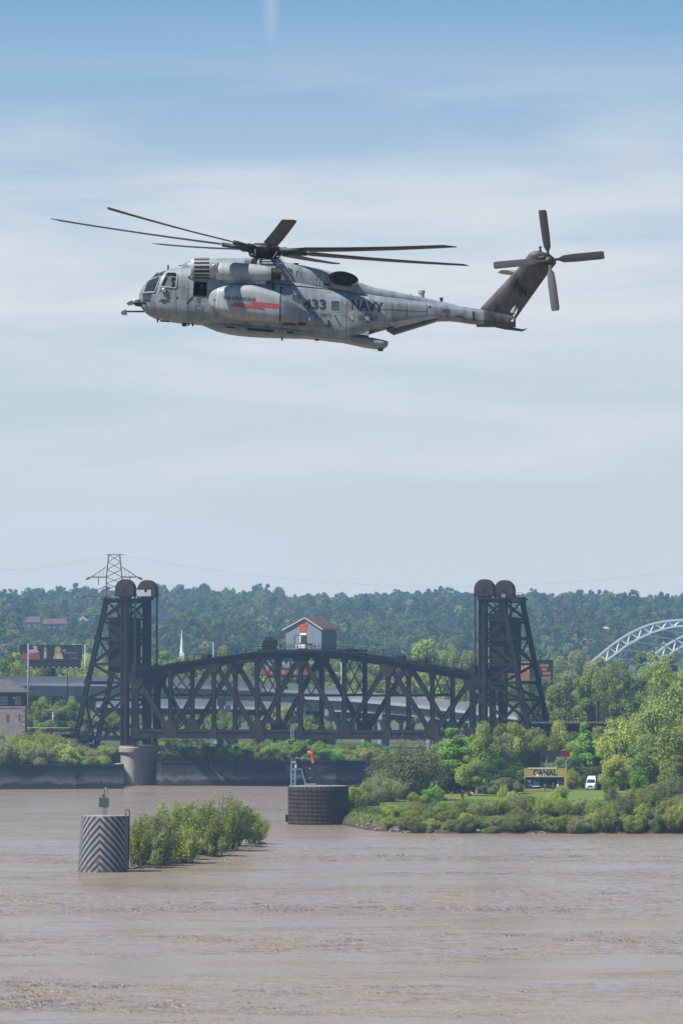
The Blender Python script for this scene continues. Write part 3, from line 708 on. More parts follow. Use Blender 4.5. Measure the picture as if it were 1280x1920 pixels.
for yy, wx in ((1172.5,6.2),(1175.2,1.2),(1178,5.2),(1182,4.0)):     # lettering too small to read
    facepoly('sign_lettering', [(567.7-wx,yy-0.7),(567.7+wx,yy-0.7),(567.7+wx,yy+0.6),(567.7-wx,yy+0.6)], KGOLD, 0.14, sg)
facepoly('house_door', [(563.5,1191),(573.5,1191),(573.5,1207),(563.5,1207)], mat('house_window_dark', (0.03,0.035,0.04), None, 0.3), 0.05, mh)
facepoly('door_hood', [(562.3,1186.9),(574,1186.9),(574,1190.8),(562.3,1190.8)], WHITE, 0.12, mh)
facepoly('door_jamb', [(561.6,1190.5),(563.4,1190.5),(563.4,1216),(561.6,1216)], WHITE, 0.08, mh)
facepoly('equipment_cabinet', [(552.5,1208),(572.5,1208),(572.5,1215.4),(552.5,1215.4)], WHITE, 0.6, mh)
m = MB()
for a, b_ in (((552,1191.5),(552,1216)),((552,1191.5),(574.5,1191.5)),((574.5,1191.5),(574.5,1216))): m.bar(onface(*a,1.2), onface(*b_,1.2), 0.16, 0.16, UV if a[0]==b_[0] else ZV)
m.build('hoist_frame', BLACK, mh)
m = MB(); m.bar(bb(u1-0.1,hv1*0.55,zE-0.6), bb(u1+0.35,hv1*0.55,zE-0.7), 0.3, 0.3, ZV); m.build('wall_lamp', BLACK, mh)
# winch stack left of the house
wx_ = holder('winch', span)
for px_ in (495,500.5,506,511.5,517):
    u, z = UZ(px_,1214,0.8); MB().bar(bb(u,0.8,zt), bb(u,0.8,zt+2.1), 0.42, 0.8, UV).build('winch_post', STEEL2, wx_)
u, z = UZ(506,1197,0.8); MB().bar(bb(u-1.3,0.8,zt+2.2), bb(u+1.6,0.8,zt+2.2), 0.5, 1.0, ZV).build('winch_drum_guard', STEEL2, wx_)
MB().bar(bb(u-0.9,0.8,zt+2.45), bb(u+0.6,0.8,zt+2.45), 1.0, 0.6, ZV).build('winch_head', STEEL2, wx_)
MB().bar(bb(u-2.4,0.8,zt+2.75), bb(u0+0.1,0.8,zt+2.75), 0.22, 0.2, ZV).build('winch_shaft', RUST, wx_)
MB().tube([bb(u-0.1,0.8,zt+2.9), bb(u-0.1,0.8,zt+4.1), bb(u+0.5,0.8,zt+4.1)], 0.12).build('winch_vent_pipe', STEEL2, wx_)

# towers -----------------------------------------------------------------
def tower(side, label, colpx, legt, legb, shx, ropex, base_py):
    """side -1 left tower, +1 right tower; near column at colpx, back leg from legt to legb (pixels on the near face)"""
    uc = UZ(colpx, 1250)[0]; yc = BY - uc*SA
    zbase = PZ(base_py, yc); ztop = PZ(1124, yc)
    t = thing('lift_tower', label, 'tower', B(uc, BW/2, zbase)); o = t.location.copy()
    def g(u, v, z): return B(u, v, z) - o
    ut, zt_ = UZ(*legt); ub, zb_ = UZ(*legb); s = side
    def legu(z): return ut + (ub-ut)*(zt_-z)/(zt_-zb_)
    lev = [PZ(y, yc) for y in (1126,1160,1197,1245,1280,1312,base_py)]
    lev[-1] = zbase
    for v in (0, BW):
        MB().hbar(g(uc,v,zbase), g(uc,v,ztop+0.5), 1.85, 1.2, UV).build('tower_column', STEEL, t)
        MB().hbar(g(uc-s*2.6,v,PZ(1268,yc)), g(uc-s*2.2,v,zbase), 0.9, 0.7, UV).build('guide_post', STEEL, t)
        MB().hbar(g(legu(zt_),v,zt_), g(legu(zbase),v,zbase), 1.05, 0.8, UV).build('back_leg', STEEL, t)
        for i, z in enumerate(lev[:-1]):
            MB().hbar(g(legu(z),v,z), g(uc,v,z), 0.5 if i else 0.9, 0.4, ZV).build('horizontal_brace', STEEL, t)
        for i in range(len(lev)-1):
            a, c = lev[i], lev[i+1]
            if i % 2 == 0: p, q = (legu(c)+0.0, c), (uc, a)
            else: p, q = (uc, c), (legu(a), a)
            MB().hbar(g(p[0],v+0.02,p[1]), g(q[0],v+0.02,q[1]), 0.62, 0.4, UV).build('diagonal_brace', STEEL, t)
            if i >= 5:
                if i % 2 == 1: p, q = (legu(c), c), (uc, a)
                else: p, q = (uc, c), (legu(a), a)
                MB().hbar(g(p[0],v-0.35,p[1]), g(q[0],v-0.35,q[1]), 0.6, 0.28, UV).build('diagonal_brace', STEEL, t)
        for z in (lev[2], lev[4], lev[5]):
            for uu in (legu(z), uc):
                k = 1.0; MB().plate([g(uu-0.9,v-0.48,z), g(uu-0.35,v-0.48,z-1.2), g(uu+0.35,v-0.48,z-1.2), g(uu+0.9,v-0.48,z), g(uu+0.35,v-0.48,z+1.2), g(uu-0.35,v-0.48,z+1.2)], -VV, 0.03).build('gusset_plate', STEEL, t)
    # cross frames between the two columns and between the two legs
    for uu in ('col', 'leg'):
        for i, z in enumerate(lev):
            w_ = (lambda zz: uc) if uu == 'col' else legu
            if i in (0,2,4,5) : MB().hbar(g(w_(z),0.4,z), g(w_(z),BW-0.4,z), 0.8, 0.5, ZV).build('cross_beam', STEEL, t)
            if i < len(lev)-1 and (i in (0,2,5) if uu == 'leg' else i in (0,2)):
                z2 = lev[i+1]
                for a, c in ((0.4,BW-0.4),(BW-0.4,0.4)): MB().bar(g(w_(z),a,z), g(w_(z2),c,z2), 0.34, 0.28, UV).build('sway_brace', STEEL2, t)
    for a, c in ((0.5,2.6),(BW-0.5,BW-2.6)):     # knee braces of the portal
        MB().hbar(g(uc,a,PZ(1192,yc)), g(uc,c,PZ(1178,yc)), 0.6, 0.4, UV).build('portal_knee', STEEL, t)
    # counterweight
    zc1, zc0 = PZ(1157,yc), PZ(1262,yc); ua = uc + s*1.3; ubk = uc + s*5.0
    cw = MB(); cw.prof(g(ua,0.7,(zc1+zc0)/2), g(ua,BW-0.7,(zc1+zc0)/2), [((zc0-zc1)/2,0),((zc1-zc0)/2-0.9,0),((zc1-zc0)/2,0.5*s if False else 0.6),((zc1-zc0)/2,3.0),((zc1-zc0)/2-0.9,3.7),((zc0-zc1)/2,3.7)] if s > 0 else
            [((zc0-zc1)/2,0),((zc1-zc0)/2-0.9,0),((zc1-zc0)/2,-0.6),((zc1-zc0)/2,-3.0),((zc1-zc0)/2-0.9,-3.7),((zc0-zc1)/2,-3.7)], ZV)
    co = cw.build('counterweight', STEEL2, t)
    for v in (2.2, 4.2, 6.2, 8.2): MB().bar(g(ua+s*1.8,v,zc1-0.2), g(ua+s*1.8,v,ztop), 0.28, 0.5, UV).build('counterweight_rope', BLACK, t)
    # floor of the tower deck and top platform
    MB().bar(g((uc+legu(lev[0]))/2,-0.9,ztop+0.15), g((uc+legu(lev[0]))/2,BW+0.9,ztop+0.15), 0.3, abs(uc-legu(lev[0]))+2.2, ZV).build('top_platform', STEEL2, t)
    MB().bar(g((uc+legu(zbase))/2,0.6,zbase+1.6), g((uc+legu(zbase))/2,BW-0.6,zbase+1.6), 1.1, abs(uc-legu(zbase))-0.8, ZV).build('deck_girder', STEEL2, t)
    # sheaves with riveted hoods, axle across the bridge
    us = UZ(shx, 1105)[0]; zs_ = PZ(1106, yc); rs = 20.0/F*yc
    for v in (0, BW):
        sh = holder('sheave', t, g(us, v, zs_))
        for w0, w1, r_, nm, mm in ((-0.45,0.45,rs*0.93,'sheave_wheel',STEEL2),):
            m = MB(); n = 36
            for w in (w0, w1): m.v += [tuple(UV*math.cos(2*math.pi*k/n)*r_ + ZV*math.sin(2*math.pi*k/n)*r_ + VV*w) for k in range(n)]
            m.f += [tuple(range(n)), tuple(range(n,2*n))[::-1]] + [(k,(k+1)%n,n+(k+1)%n,n+k) for k in range(n)]
            m.build(nm, mm, sh, smooth='auto')
        m = MB(); n = 22; prof = []
        for k in range(n+1):
            a = math.pi*k/n; prof.append(UV*math.cos(a)*rs + ZV*math.sin(a)*rs)
        prof += [-UV*rs - ZV*rs*0.55, UV*rs - ZV*rs*0.55]
        k_ = len(prof)
        for w in (-0.75, 0.75): m.v += [tuple(p + VV*w) for p in prof]
        m.f += [tuple(range(k_)), tuple(range(k_,2*k_))[::-1]] + [(i,(i+1)%k_,k_+(i+1)%k_,k_+i) for i in range(k_)]
        m.build('sheave_hood', RUST, sh, smooth='auto')
        for k in range(9):
            a = math.pi*(k+0.5)/9; p = UV*math.cos(a)*rs*0.72 + ZV*math.sin(a)*rs*0.72 - VV*0.76
            m = MB(); m.plate([p-UV*0.11-ZV*0.2, p+UV*0.11-ZV*0.2, p+UV*0.11+ZV*0.2, p-UV*0.11+ZV*0.2], -VV, 0.03); m.build('hood_slot', BLACK, sh)
        m = MB(); m.tube([-VV*1.0, VV*1.0], 0.42, 12); m.build('axle', STEEL2, sh)
        MB().bar(-UV*rs*1.0-ZV*rs*0.5-VV*0.0, UV*rs*1.0-ZV*rs*0.5, 0.5, 1.9, ZV).build('bearing_girder', STEEL, sh)
        # hoisting ropes down to the end of the span
        ur = us - s*rs*1.0
        for k in range(3): MB().tube([g(ur+0.2*(k-1),v+0.0,zs_-rs*0.3), g(ur+0.2*(k-1),v,PZ(1248,yc))], 0.09, 6).build('hoist_rope', BLACK, t)
    return t, g, uc, yc, legu, ztop, zbase
lt = tower(-1, 'dark steel lift tower left of the truss span, standing on the pale concrete pier', 234.5, (201,1120), (141,1390), 236, 253, 1397)
rt = tower(1, 'dark steel lift tower right of the truss span, its foot hidden by trees', 905, (941,1124), (990,1368), 908.5, 890, 1388)
# grey machinery cabin with railing on the far side of each tower top
t, g, uc, yc, legu, ztop, zbase = lt
m = MB(); a = UZ(257,1110,BW)[0]; c = UZ(287,1110,BW)[0]
m.bar(g(a,BW+0.2,PZ(1110,yc)), g(c,BW+0.2,PZ(1110,yc)), 1.5, 0.5, ZV); 
MB().bar(g(a,BW-0.9,PZ(1110.5,yc)), g(c,BW-0.9,PZ(1110.5,yc)), 1.55, 0.12, ZV).build('platform_screen', GALV, t)
MB().bar(g(UZ(248,1122,BW)[0],BW-2.2,PZ(1122,yc)), g(UZ(268,1122,BW)[0],BW-2.2,PZ(1122,yc)), 1.2, 1.2, ZV).build('machinery_cabin', GALV, t)
m = MB()
t, g, uc, yc, legu, ztop, zbase = rt
a = UZ(938,1125,2.5)[0]; c = UZ(980,1125,2.5)[0]
MB().bar(g(a,3.0,PZ(1124.5,yc)), g(c,3.0,PZ(1124.5,yc)), 1.15, 2.2, ZV).build('machinery_platform', STEEL, t)
m = MB()
for k in range(8):
    u = a+(c-a)*k/7; m.bar(g(u,1.9,PZ(1121,yc)), g(u,1.9,PZ(1112,yc)), 0.09, 0.09, UV)
for yy in (1112,1116): m.bar(g(a,1.9,PZ(yy,yc)), g(c,1.9,PZ(yy,yc)), 0.08, 0.08, ZV)
m.build('platform_railing', STEEL2, t)
MB().bar(g(UZ(941,1115,3)[0],3.0,PZ(1118,yc)), g(UZ(947,1115,3)[0],3.0,PZ(1118,yc)), 1.1, 0.8, ZV).build('control_box', GALV, t)
m = MB(); uu = UZ(926,1157,3)[0]; m.prof(g(uu,2.5,PZ(1158,yc)), g(uu,5.5,PZ(1158,yc)), [(-1.0,-1.2),(0.6,-1.2),(1.0,-0.7),(1.0,0.7),(0.6,1.2),(-1.0,1.2)], ZV); m.build('counterweight_gear', mat('dull_grey', (0.2,0.2,0.22), (0.12,0.12,0.13), 0.6, 2), t)

# piers -------------------------------------------------------------------
def pier(u, ztop, label, zlow=-1.5):
    t = thing('bridge_pier', label, 'pier', B(u, BW/2, 0)); o = t.location.copy()
    def ring(z, hu, hv, n=8):
        pts = []
        for k in range(n+1): a = -math.pi/2 + math.pi*k/n; pts.append(B(u + math.sin(a)*hu, BW/2 - hv - math.cos(a)*hu, z)-o)
        for k in range(n+1): a = math.pi/2 - math.pi*k/n; pts.append(B(u + math.sin(a)*hu, BW/2 + hv + math.cos(a)*hu, z)-o)
        return pts
    def stack(rows, name, m_):
        m = MB(); n = len(ring(0,1,1))
        for z, a, b_ in rows: m.v += [tuple(p) for p in ring(z, a, b_)]
        for j in range(len(rows)-1): m.f += [(j*n+i, j*n+(i+1)%n, (j+1)*n+(i+1)%n, (j+1)*n+i) for i in range(n)]
        m.f += [tuple(range(n))[::-1], tuple(range((len(rows)-1)*n, len(rows)*n))]
        m.build(name, m_, t, smooth='auto')
    stack([(zlow,2.55,BW/2+0.3),(ztop-1.5,2.35,BW/2+0.1)], 'pier_shaft', CONC)
    stack([(ztop-1.5,2.75,BW/2+0.3),(ztop-0.45,2.75,BW/2+0.3),(ztop-0.3,2.6,BW/2+0.2),(ztop,2.6,BW/2+0.2)], 'pier_cap', CONC)
    for v in (0, BW): MB().bar(B(u,v-1,ztop+0.22)-o, B(u,v+1,ztop+0.22)-o, 0.4, 2.2, ZV).build('bearing', STEEL2, t)
    return t
uL = UZ(240,1400)[0]; pier(uL+0.8, PZ(1398, BY-uL*SA)-0.05, 'pale weathered concrete pier in the water under the left lift tower')
uR_ = UZ(905,1390)[0]; pier(uR_-0.5, PZ(1390, BY-uR_*SA)-0.05, 'concrete pier behind the island trees under the right lift tower')
# approach girder spans -----------------------------------------------------
def approach(u0, u1, z, label, rail=True):
    t = thing('approach_span', label, 'bridge', B((u0+u1)/2, BW/2, z)); o = t.location.copy()
    for v in (0.6, BW-0.6): MB().hbar(B(u0,v,z)-o, B(u1,v,z)-o, 2.0, 0.6, ZV).build('plate_girder', STEEL2, t)
    MB().bar(B(u0,BW/2,z+1.3)-o, B(u1,BW/2,z+1.3)-o, 0.35, BW+1.2, ZV).build('deck', mat('old_timber', (0.09,0.075,0.065)), t)
    n = int(abs(u1-u0)/2.4)
    m = MB()
    for k in range(n+1): uu = u0+(u1-u0)*k/n; m.bar(B(uu,-0.5,z+1.4)-o, B(uu,-0.5,z+2.6)-o, 0.1, 0.1, UV)
    m.bar(B(u0,-0.5,z+2.0)-o, B(u1,-0.5,z+2.0)-o, 0.08, 0.08, ZV); m.build('railing', STEEL2, t)
    if rail: MB().bar(B(u0,-0.5,z+2.65)-o, B(u1,-0.5,z+2.65)-o, 0.14, 0.12, ZV).build('hand_rail', mat('yellowed_paint', (0.42,0.36,0.2), (0.3,0.26,0.16), 0.6, 2), t)
    for k in range(int(abs(u1-u0)/1.9)): MB().plate([B(u0+k*1.9*(1 if u1>u0 else -1),0.27,z-0.8)-o, B(u0+(k*1.9+0.12)*(1 if u1>u0 else -1),0.27,z-0.8)-o, B(u0+(k*1.9+0.12)*(1 if u1>u0 else -1),0.27,z+0.8)-o, B(u0+k*1.9*(1 if u1>u0 else -1),0.27,z+0.8)-o], -VV, 0.1).build('stiffener', STEEL2, t)
    return t
ulegL = UZ(141,1390)[0]; approach(ulegL-1.0, ulegL-34, PZ(1381, 1170)-0.4, 'black plate girder approach span left of the left tower with a yellowish handrail')
ulegR = UZ(990,1368)[0]; approach(ulegR+1.0, ulegR+50, PZ(1362, 1080)-0.5, 'dark plate girder approach span seen through the trees right of the right tower', False)
m = MB(); t = thing('approach_pier', 'low masonry pier beneath the back legs of the left tower', 'pier', B(ulegL, BW/2, 4)); o = t.location.copy()
MB().bar(B(ulegL,-0.8,4)-o, B(ulegL,BW+0.8,4)-o, 2*(PZ(1395,1165)-4.2), 2.6, ZV).build('pier_body', CONC2, t)
MB().bar(B(ulegL,-1.1,PZ(1395,1165)-0.1)-o, B(ulegL,BW+1.1,PZ(1395,1165)-0.1)-o, 0.5, 3.2, ZV).build('pier_coping', CONC2, t)

# ---------------------------------------------------------------- road viaduct behind the bridge
DECKG = mat('viaduct_steel', (0.23,0.265,0.29), (0.17,0.20,0.22), 0.6, 0.2, stretch=(1,1,0.3))
PARA = mat('viaduct_parapet', (0.22,0.235,0.25), (0.16,0.175,0.19), 0.9, 0.15, stretch=(1,1,0.4))
LEDGE = mat('viaduct_ledge', (0.36,0.39,0.41), (0.30,0.33,0.35), 0.8, 0.2)
def viaduct(nodes, label, th, width, colstep, gm):
    """nodes: (px, row of parapet top, Y)"""
    pts = [P(x, y, Y) for x, y, Y in nodes]; o = pts[0].copy(); o.z = 0
    t = thing('road_viaduct', label, 'viaduct', o)
    for i in range(len(pts)-1):
        a, c = pts[i]-o, pts[i+1]-o; d = (c-a); dn = Vector((-d.y, d.x, 0)).normalized()
        if dn.y < 0: dn = -dn
        def seg(zo, h, w, off, nm, m_): MB().bar(a+Vector((0,0,zo))+dn*off, c+Vector((0,0,zo))+dn*off, h, w, ZV).build(nm, m_, t)
        seg(-0.95, 1.9, 0.4, 0.2, 'parapet', PARA); seg(-0.95, 1.9, 0.4, width, 'parapet', PARA)
        seg(-2.25, 0.7, width+0.9, width/2, 'deck', LEDGE)
        for off in (0.9, width/2, width-0.9): seg(-2.6-th/2, th, 0.5, off, 'girder', gm)
        n = max(1, int(d.length/2.0))
        for k in range(n):
            p = a + d*(k+0.5)/n + dn*0.62
            m = MB(); m.bar(p+Vector((0,0,-2.65)), p+Vector((0,0,-2.55-th)), 0.16, 0.3, d); m.build('stiffener', gm, t)
        nc = max(1, int(d.length/colstep))
        for k in range(nc):
            p = a + d*(k+0.5)/nc; zg = land_z((p+o).x, (p+o).y) - 0.3; zc = p.z-2.6-th
            cap = MB(); cap.bar(p+dn*0.1+Vector((0,0,zc-0.8-p.z)), p+dn*(width-0.1)+Vector((0,0,zc-0.8-p.z)), 1.6, 1.6, ZV); cap.build('pier_cap', CONC2, t)
            for off in (1.8, width-1.8):
                q = p+dn*off; m = MB(); m.tube([(q.x,q.y,zg),(q.x,q.y,zc-1.55)], 0.75, 12); m.build('column', CONC2, t, smooth='auto')
    return t
viaduct([(-90,1267,1290),(60,1268,1296),(210,1269,1300),(360,1273,1305),(500,1279,1310),(640,1287,1312)], 'long blue grey steel road viaduct passing behind the left tower and the truss', 2.6, 12, 26, DECKG)
viaduct([(560,1292,1250),(660,1297,1248),(760,1306,1244),(840,1315,1240),(930,1326,1235),(1030,1338,1230)], 'pale concrete ramp sloping down behind the right half of the truss', 2.4, 9, 30, mat('ramp_concrete', (0.23,0.235,0.24), (0.17,0.175,0.18), 0.85, 0.2))
viaduct([(180,1309,1340),(330,1311,1340),(480,1313,1338),(600,1316,1335),(760,1322,1330)], 'dark lower road deck in the shade under the viaduct', 1.6, 10, 24, STEEL2)

# ---------------------------------------------------------------- control house on the left
BRICK = mat('red_brick', (0.10,0.042,0.036), (0.075,0.035,0.032), 0.9, 1.2)
ASH = mat('ashlar', (0.30,0.26,0.22), (0.22,0.19,0.165), 0.9, 0.9)
SHNG = mat('roof_slate', (0.085,0.08,0.085), (0.06,0.058,0.062), 0.85, 1.0)
hy = 1128.0; s_ = hy/F
ch = thing('control_house', 'square brick signal house with stone base and hipped slate roof at the left edge', 'house', (PX(10,hy), hy, PZ(1366,hy))); o = ch.location.copy()
def hp(px, py, dy=0): 
    q = P(px, py, hy); return Vector((q.x, hy+dy, q.z)) - o
x0, x1 = hp(-38,0).x, hp(47.5,0).x; zg, zs2, zw, zr = hp(0,1402).z, hp(0,1327).z, hp(0,1297).z, hp(0,1274).z; dep = 8.0
# masonry courses as separate stones on the base, brick upper storey
nc_, nr_ = 9, 15
for r in range(nr_):
    for c in range(nc_):
        zz0 = zg + (zs2-zg)*r/nr_; zz1 = zg + (zs2-zg)*(r+1)/nr_; sft = 0.5*(r % 2)
        xa = max(x0, x0 + (x1-x0)*(c-sft)/nc_*1.0); xb = min(x1, x0 + (x1-x0)*(c+1-sft)/nc_)
        if xb-xa < 0.1: continue
        MB().box((xa+0.012, -0.03-R.uniform(0,0.03), zz0+0.012), (xb-0.012, 0.3, zz1-0.012)).build('stone', ASH, ch)
MB().box((x0+0.03,0.02,zg),(x1-0.03,dep,zs2-0.01)).build('stone_base', ASH, ch)
MB().box((x0-0.12,-0.15,zs2),(x1+0.12,dep+0.12,zs2+0.3)).build('belt_course', CONC, ch)
MB().box((x0+0.05,0.05,zs2+0.3),(x1-0.05,dep-0.05,zw)).build('brick_wall', BRICK, ch)
zB = zs2+0.3; nbr = 15
for r in range(nbr):
    zz = zB + (zw-zB)*r/nbr; MB().box((x0+0.035,0.028-0.012*(r%2),zz+0.015),(x1-0.035,0.06,zz+(zw-zB)/nbr-0.015)).build('brick_course', BRICK, ch)
m = MB(); e_ = 1.15
m.add([(x0-e_,-e_,zw),(x1+e_,-e_,zw),(x1+e_,dep+e_,zw),(x0-e_,dep+e_,zw),(x0+3.6,dep/2,zr),(x1-3.6,dep/2,zr),(x0-e_,-e_,zw-0.25),(x1+e_,-e_,zw-0.25),(x1+e_,dep+e_,zw-0.25),(x0-e_,dep+e_,zw-0.25)],
      [(0,1,5,4),(1,2,5),(2,3,4,5),(3,0,4),(6,9,8,7),(0,6,7,1),(1,7,8,2),(2,8,9,3),(3,9,6,0)])
m.build('roof', SHNG, ch)
def win(px0, px1, py0, py1, nm='window'):
    a, c = hp(px0,py1), hp(px1,py0); w = holder(nm, ch)
    MB().box((a.x,-0.01,a.z),(c.x,0.04,c.z)).build('pane', mat('dark_pane', (0.02,0.025,0.03), None, 0.1), w)
    f = MB(); fr = 0.09; cream = mat('cream_trim', (0.6,0.55,0.42), None, 0.6)
    for bx in (((a.x-fr,-0.09,a.z-fr),(a.x,0.03,c.z+fr)),((c.x,-0.09,a.z-fr),(c.x+fr,0.03,c.z+fr)),((a.x,-0.09,c.z),(c.x,0.03,c.z+fr)),((a.x,-0.12,a.z-fr),(c.x,0.03,a.z)),(((a.x+c.x)/2-0.03,-0.06,a.z),((a.x+c.x)/2+0.03,0.02,c.z)),((a.x,-0.055,(a.z+c.z)/2-0.03),(c.x,0.015,(a.z+c.z)/2+0.03))):
        MB().box(*bx).build('sash', cream, w)
win(0.8,6,1307,1321); win(8,13.5,1307,1321); win(30,32,1307,1321); win(35,38.5,1307,1321)
for a_, b_ in ((12,17.5),(35.5,38.5)):
    a, c = hp(a_,1353), hp(b_,1339); MB().box((a.x,-0.1,a.z),(c.x,0.02,c.z)).build('shutter', mat('red_shutter', (0.23,0.035,0.045), None, 0.6), ch)
MB().box((hp(24.5,0).x,-0.4,hp(0,1310).z),(hp(28,0).x,-0.05,hp(0,1307).z)).build('wall_lamp', WHITE, ch)

# ---------------------------------------------------------------- billboards
def billboard(px0, px1, py0, py1, Y, label, face, polepx, apron=None):
    a, c = P(px0,py1,Y), P(px1,py0,Y); o = Vector((PX(polepx,Y), Y+1.0, land_z(PX(polepx,Y),Y)-0.2))
    t = thing('billboard', label, 'billboard', o); A, C = a-o, c-o; w = C.x-A.x; h = C.z-A.z
    MB().box((A.x,-1.0,A.z),(C.x,-0.6,C.z)).build('panel', mat('billboard_black', (0.012,0.013,0.018), (0.02,0.02,0.028), 0.5, 0.5), t)
    MB().box((A.x-0.15,-1.06,A.z-0.15),(C.x+0.15,-0.98,A.z)).build('frame_rail', BLACK, t); MB().box((A.x-0.15,-1.06,C.z),(C.x+0.15,-0.98,C.z+0.12)).build('frame_rail', BLACK, t)
    def art(poly, col, k=1, nm='print'):
        MB().plate([(A.x+x*w,-1.0-0.006*k,A.z+y*h) for x,y in poly], (0,-1,0), 0.004).build(nm, mat('print_%s' % '_'.join('%d' % int(q*255) for q in col), col, None, 0.5), t)
    def word(txt, x, y, ww, hh, col, k=3, bold=0.02):
        v, f = textmesh(txt, bold); m = MB(); m.v = [(A.x+(x+p[0]*ww)*w, -1.0-0.008*k, A.z+(y+p[1]*hh)*h) for p in v]; m.f = f
        m.build('lettering', mat('print_%s' % '_'.join('%d' % int(q*255) for q in col), col, None, 0.5), t, fix=False)
    face(art, word)
    if apron:
        z1 = PZ(apron, Y)-o.z
        MB().box((A.x+w*0.15,-0.9,z1),(C.x-w*0.02,0.1,A.z-0.2)).build('apron', mat('billboard_black', (0.012,0.013,0.018)), t)
        m = MB(); m.box((A.x+w*0.1,-2.2,z1-0.12),(C.x,-0.9,z1)); m.build('catwalk', STEEL2, t)
        for k in range(9): x = A.x+w*(0.17+0.09*k); MB().box((x,-2.2,z1+0.0),(x+R.uniform(0.3,0.9),-2.0,z1+0.14)).build('floodlight', WHITE, t)
    MB().tube([(0,0,0),(0,0,A.z-0.2 if not apron else PZ(apron,Y)-o.z)], 0.62, 14).build('pole', STEEL2, t, smooth='auto')
    MB().box((A.x+w*0.05,-0.6,A.z+h*0.3),(C.x-w*0.05,0.7,A.z+h*0.5)).build('truss_beam', STEEL2, t)
    return t
def ell(cx, cy, rx, ry, n=16): return [(cx+rx*math.cos(2*math.pi*k/n), cy+ry*math.sin(2*math.pi*k/n)) for k in range(n)]
def faceA(art, word):
    art([(0.0,0.02),(0.32,0.02),(0.32,0.42),(0.15,0.48),(0.0,0.36)], (0.24,0.06,0.055))
    art([(0.05,0.62),(0.13,0.68),(0.22,0.74),(0.20,0.97),(0.27,0.98),(0.28,0.62),(0.31,0.58),(0.3,0.5),(0.06,0.42)], (0.36,0.29,0.32), 2)
    art([(0.06,0.44),(0.13,0.44),(0.13,0.66),(0.06,0.64)], BLK, 3)
    art([(0.36,0.06),(0.45,0.06),(0.45,0.62),(0.43,0.72),(0.38,0.72),(0.36,0.6)], (0.06,0.055,0.065), 2)
    art([(0.385,0.1),(0.42,0.1),(0.425,0.55),(0.39,0.6)], (0.36,0.34,0.33), 3); art(ell(0.405,0.76,0.022,0.12), (0.34,0.2,0.15), 4)
    art(ell(0.61,0.66,0.055,0.29), (0.28,0.19,0.07), 2); art([(0.53,0.06),(0.70,0.06),(0.68,0.42),(0.62,0.52),(0.56,0.45)], (0.36,0.27,0.08), 3)
    art(ell(0.615,0.68,0.022,0.12), (0.42,0.27,0.19), 4); art([(0.58,0.06),(0.66,0.06),(0.65,0.35),(0.6,0.35)], (0.45,0.4,0.33), 5)
    art([(0.68,0.56),(0.72,0.76),(0.73,0.62),(0.79,0.58),(0.73,0.6)], (0.3,0.3,0.34), 3)
    for k in range(5): art([(0.71+0.045*k,0.44),(0.745+0.045*k,0.44),(0.745+0.045*k,0.50),(0.71+0.045*k,0.50)], (0.22,0.22,0.25), 3)
    art([(0.82,0.08),(0.92,0.08),(0.92,0.13),(0.82,0.13)], (0.16,0.16,0.18), 3)
BLK = (0.01,0.01,0.012)
billboard(38.5,154,1210,1237,1340, 'wide dark billboard with two figures and a red corner, above the viaduct', faceA, 100, 1252)
def faceB(art, word):
    art([(0.01,0.30),(0.28,0.30),(0.34,0.98),(0.16,0.98)], (0.07,0.10,0.14)); art([(0.0,0.03),(1.0,0.03),(1.0,0.42),(0.55,0.30),(0.2,0.45),(0,0.3)], (0.27,0.075,0.05), 2)
    for k in range(3): art([(0.14+0.05*k,0.46),(0.175+0.05*k,0.46),(0.18+0.05*k,0.82-0.05*k),(0.145+0.05*k,0.80-0.05*k)], (0.42,0.40,0.44), 3)
    art([(0.13,0.38),(0.27,0.44),(0.27,0.40),(0.13,0.34)], (0.40,0.38,0.42), 3); word('ful Do', 0.47, 0.52, 0.40, 0.34, (0.46,0.44,0.46))
    art([(0.48,0.47),(0.9,0.53),(0.9,0.50),(0.48,0.44)], (0.40,0.36,0.36), 4)
    for k in range(6): art(ell(0.25+0.12*k,0.2,0.025,0.1), (0.42,0.27,0.22), 4)
billboard(486.5,577,1236,1266,1330, 'billboard with white lettering over red, seen through the middle of the truss', faceB, 560, 1272)
def faceC(art, word):
    art([(0,0.03),(0.42,0.03),(0.42,0.97),(0,0.97)], (0.30,0.14,0.075)); art(ell(0.57,0.70,0.045,0.22), (0.45,0.27,0.21), 3); art([(0.52,0.05),(0.63,0.05),(0.61,0.5),(0.54,0.5)], (0.10,0.10,0.14), 2)
    for i, (yy, x_, w_) in enumerate(((0.70,0.68,0.22),(0.52,0.72,0.13),(0.34,0.75,0.20),(0.12,0.73,0.22))):     # lines of print too small to read
        for k in range(4): art([(x_+w_*k/4,yy),(x_+w_*(k+0.78)/4,yy),(x_+w_*(k+0.78)/4,yy+0.13),(x_+w_*k/4,yy+0.13)], (0.36,0.17,0.10), 3)
    word('A', 0.17, 0.45, 0.09, 0.48, (0.62,0.36,0.16)); word('N', 0.30, 0.45, 0.10, 0.48, (0.62,0.36,0.16))
billboard(960,1036,1238,1279,1290, 'dark billboard with orange lettering and a face, behind the right lift tower', faceC, 1015, None)
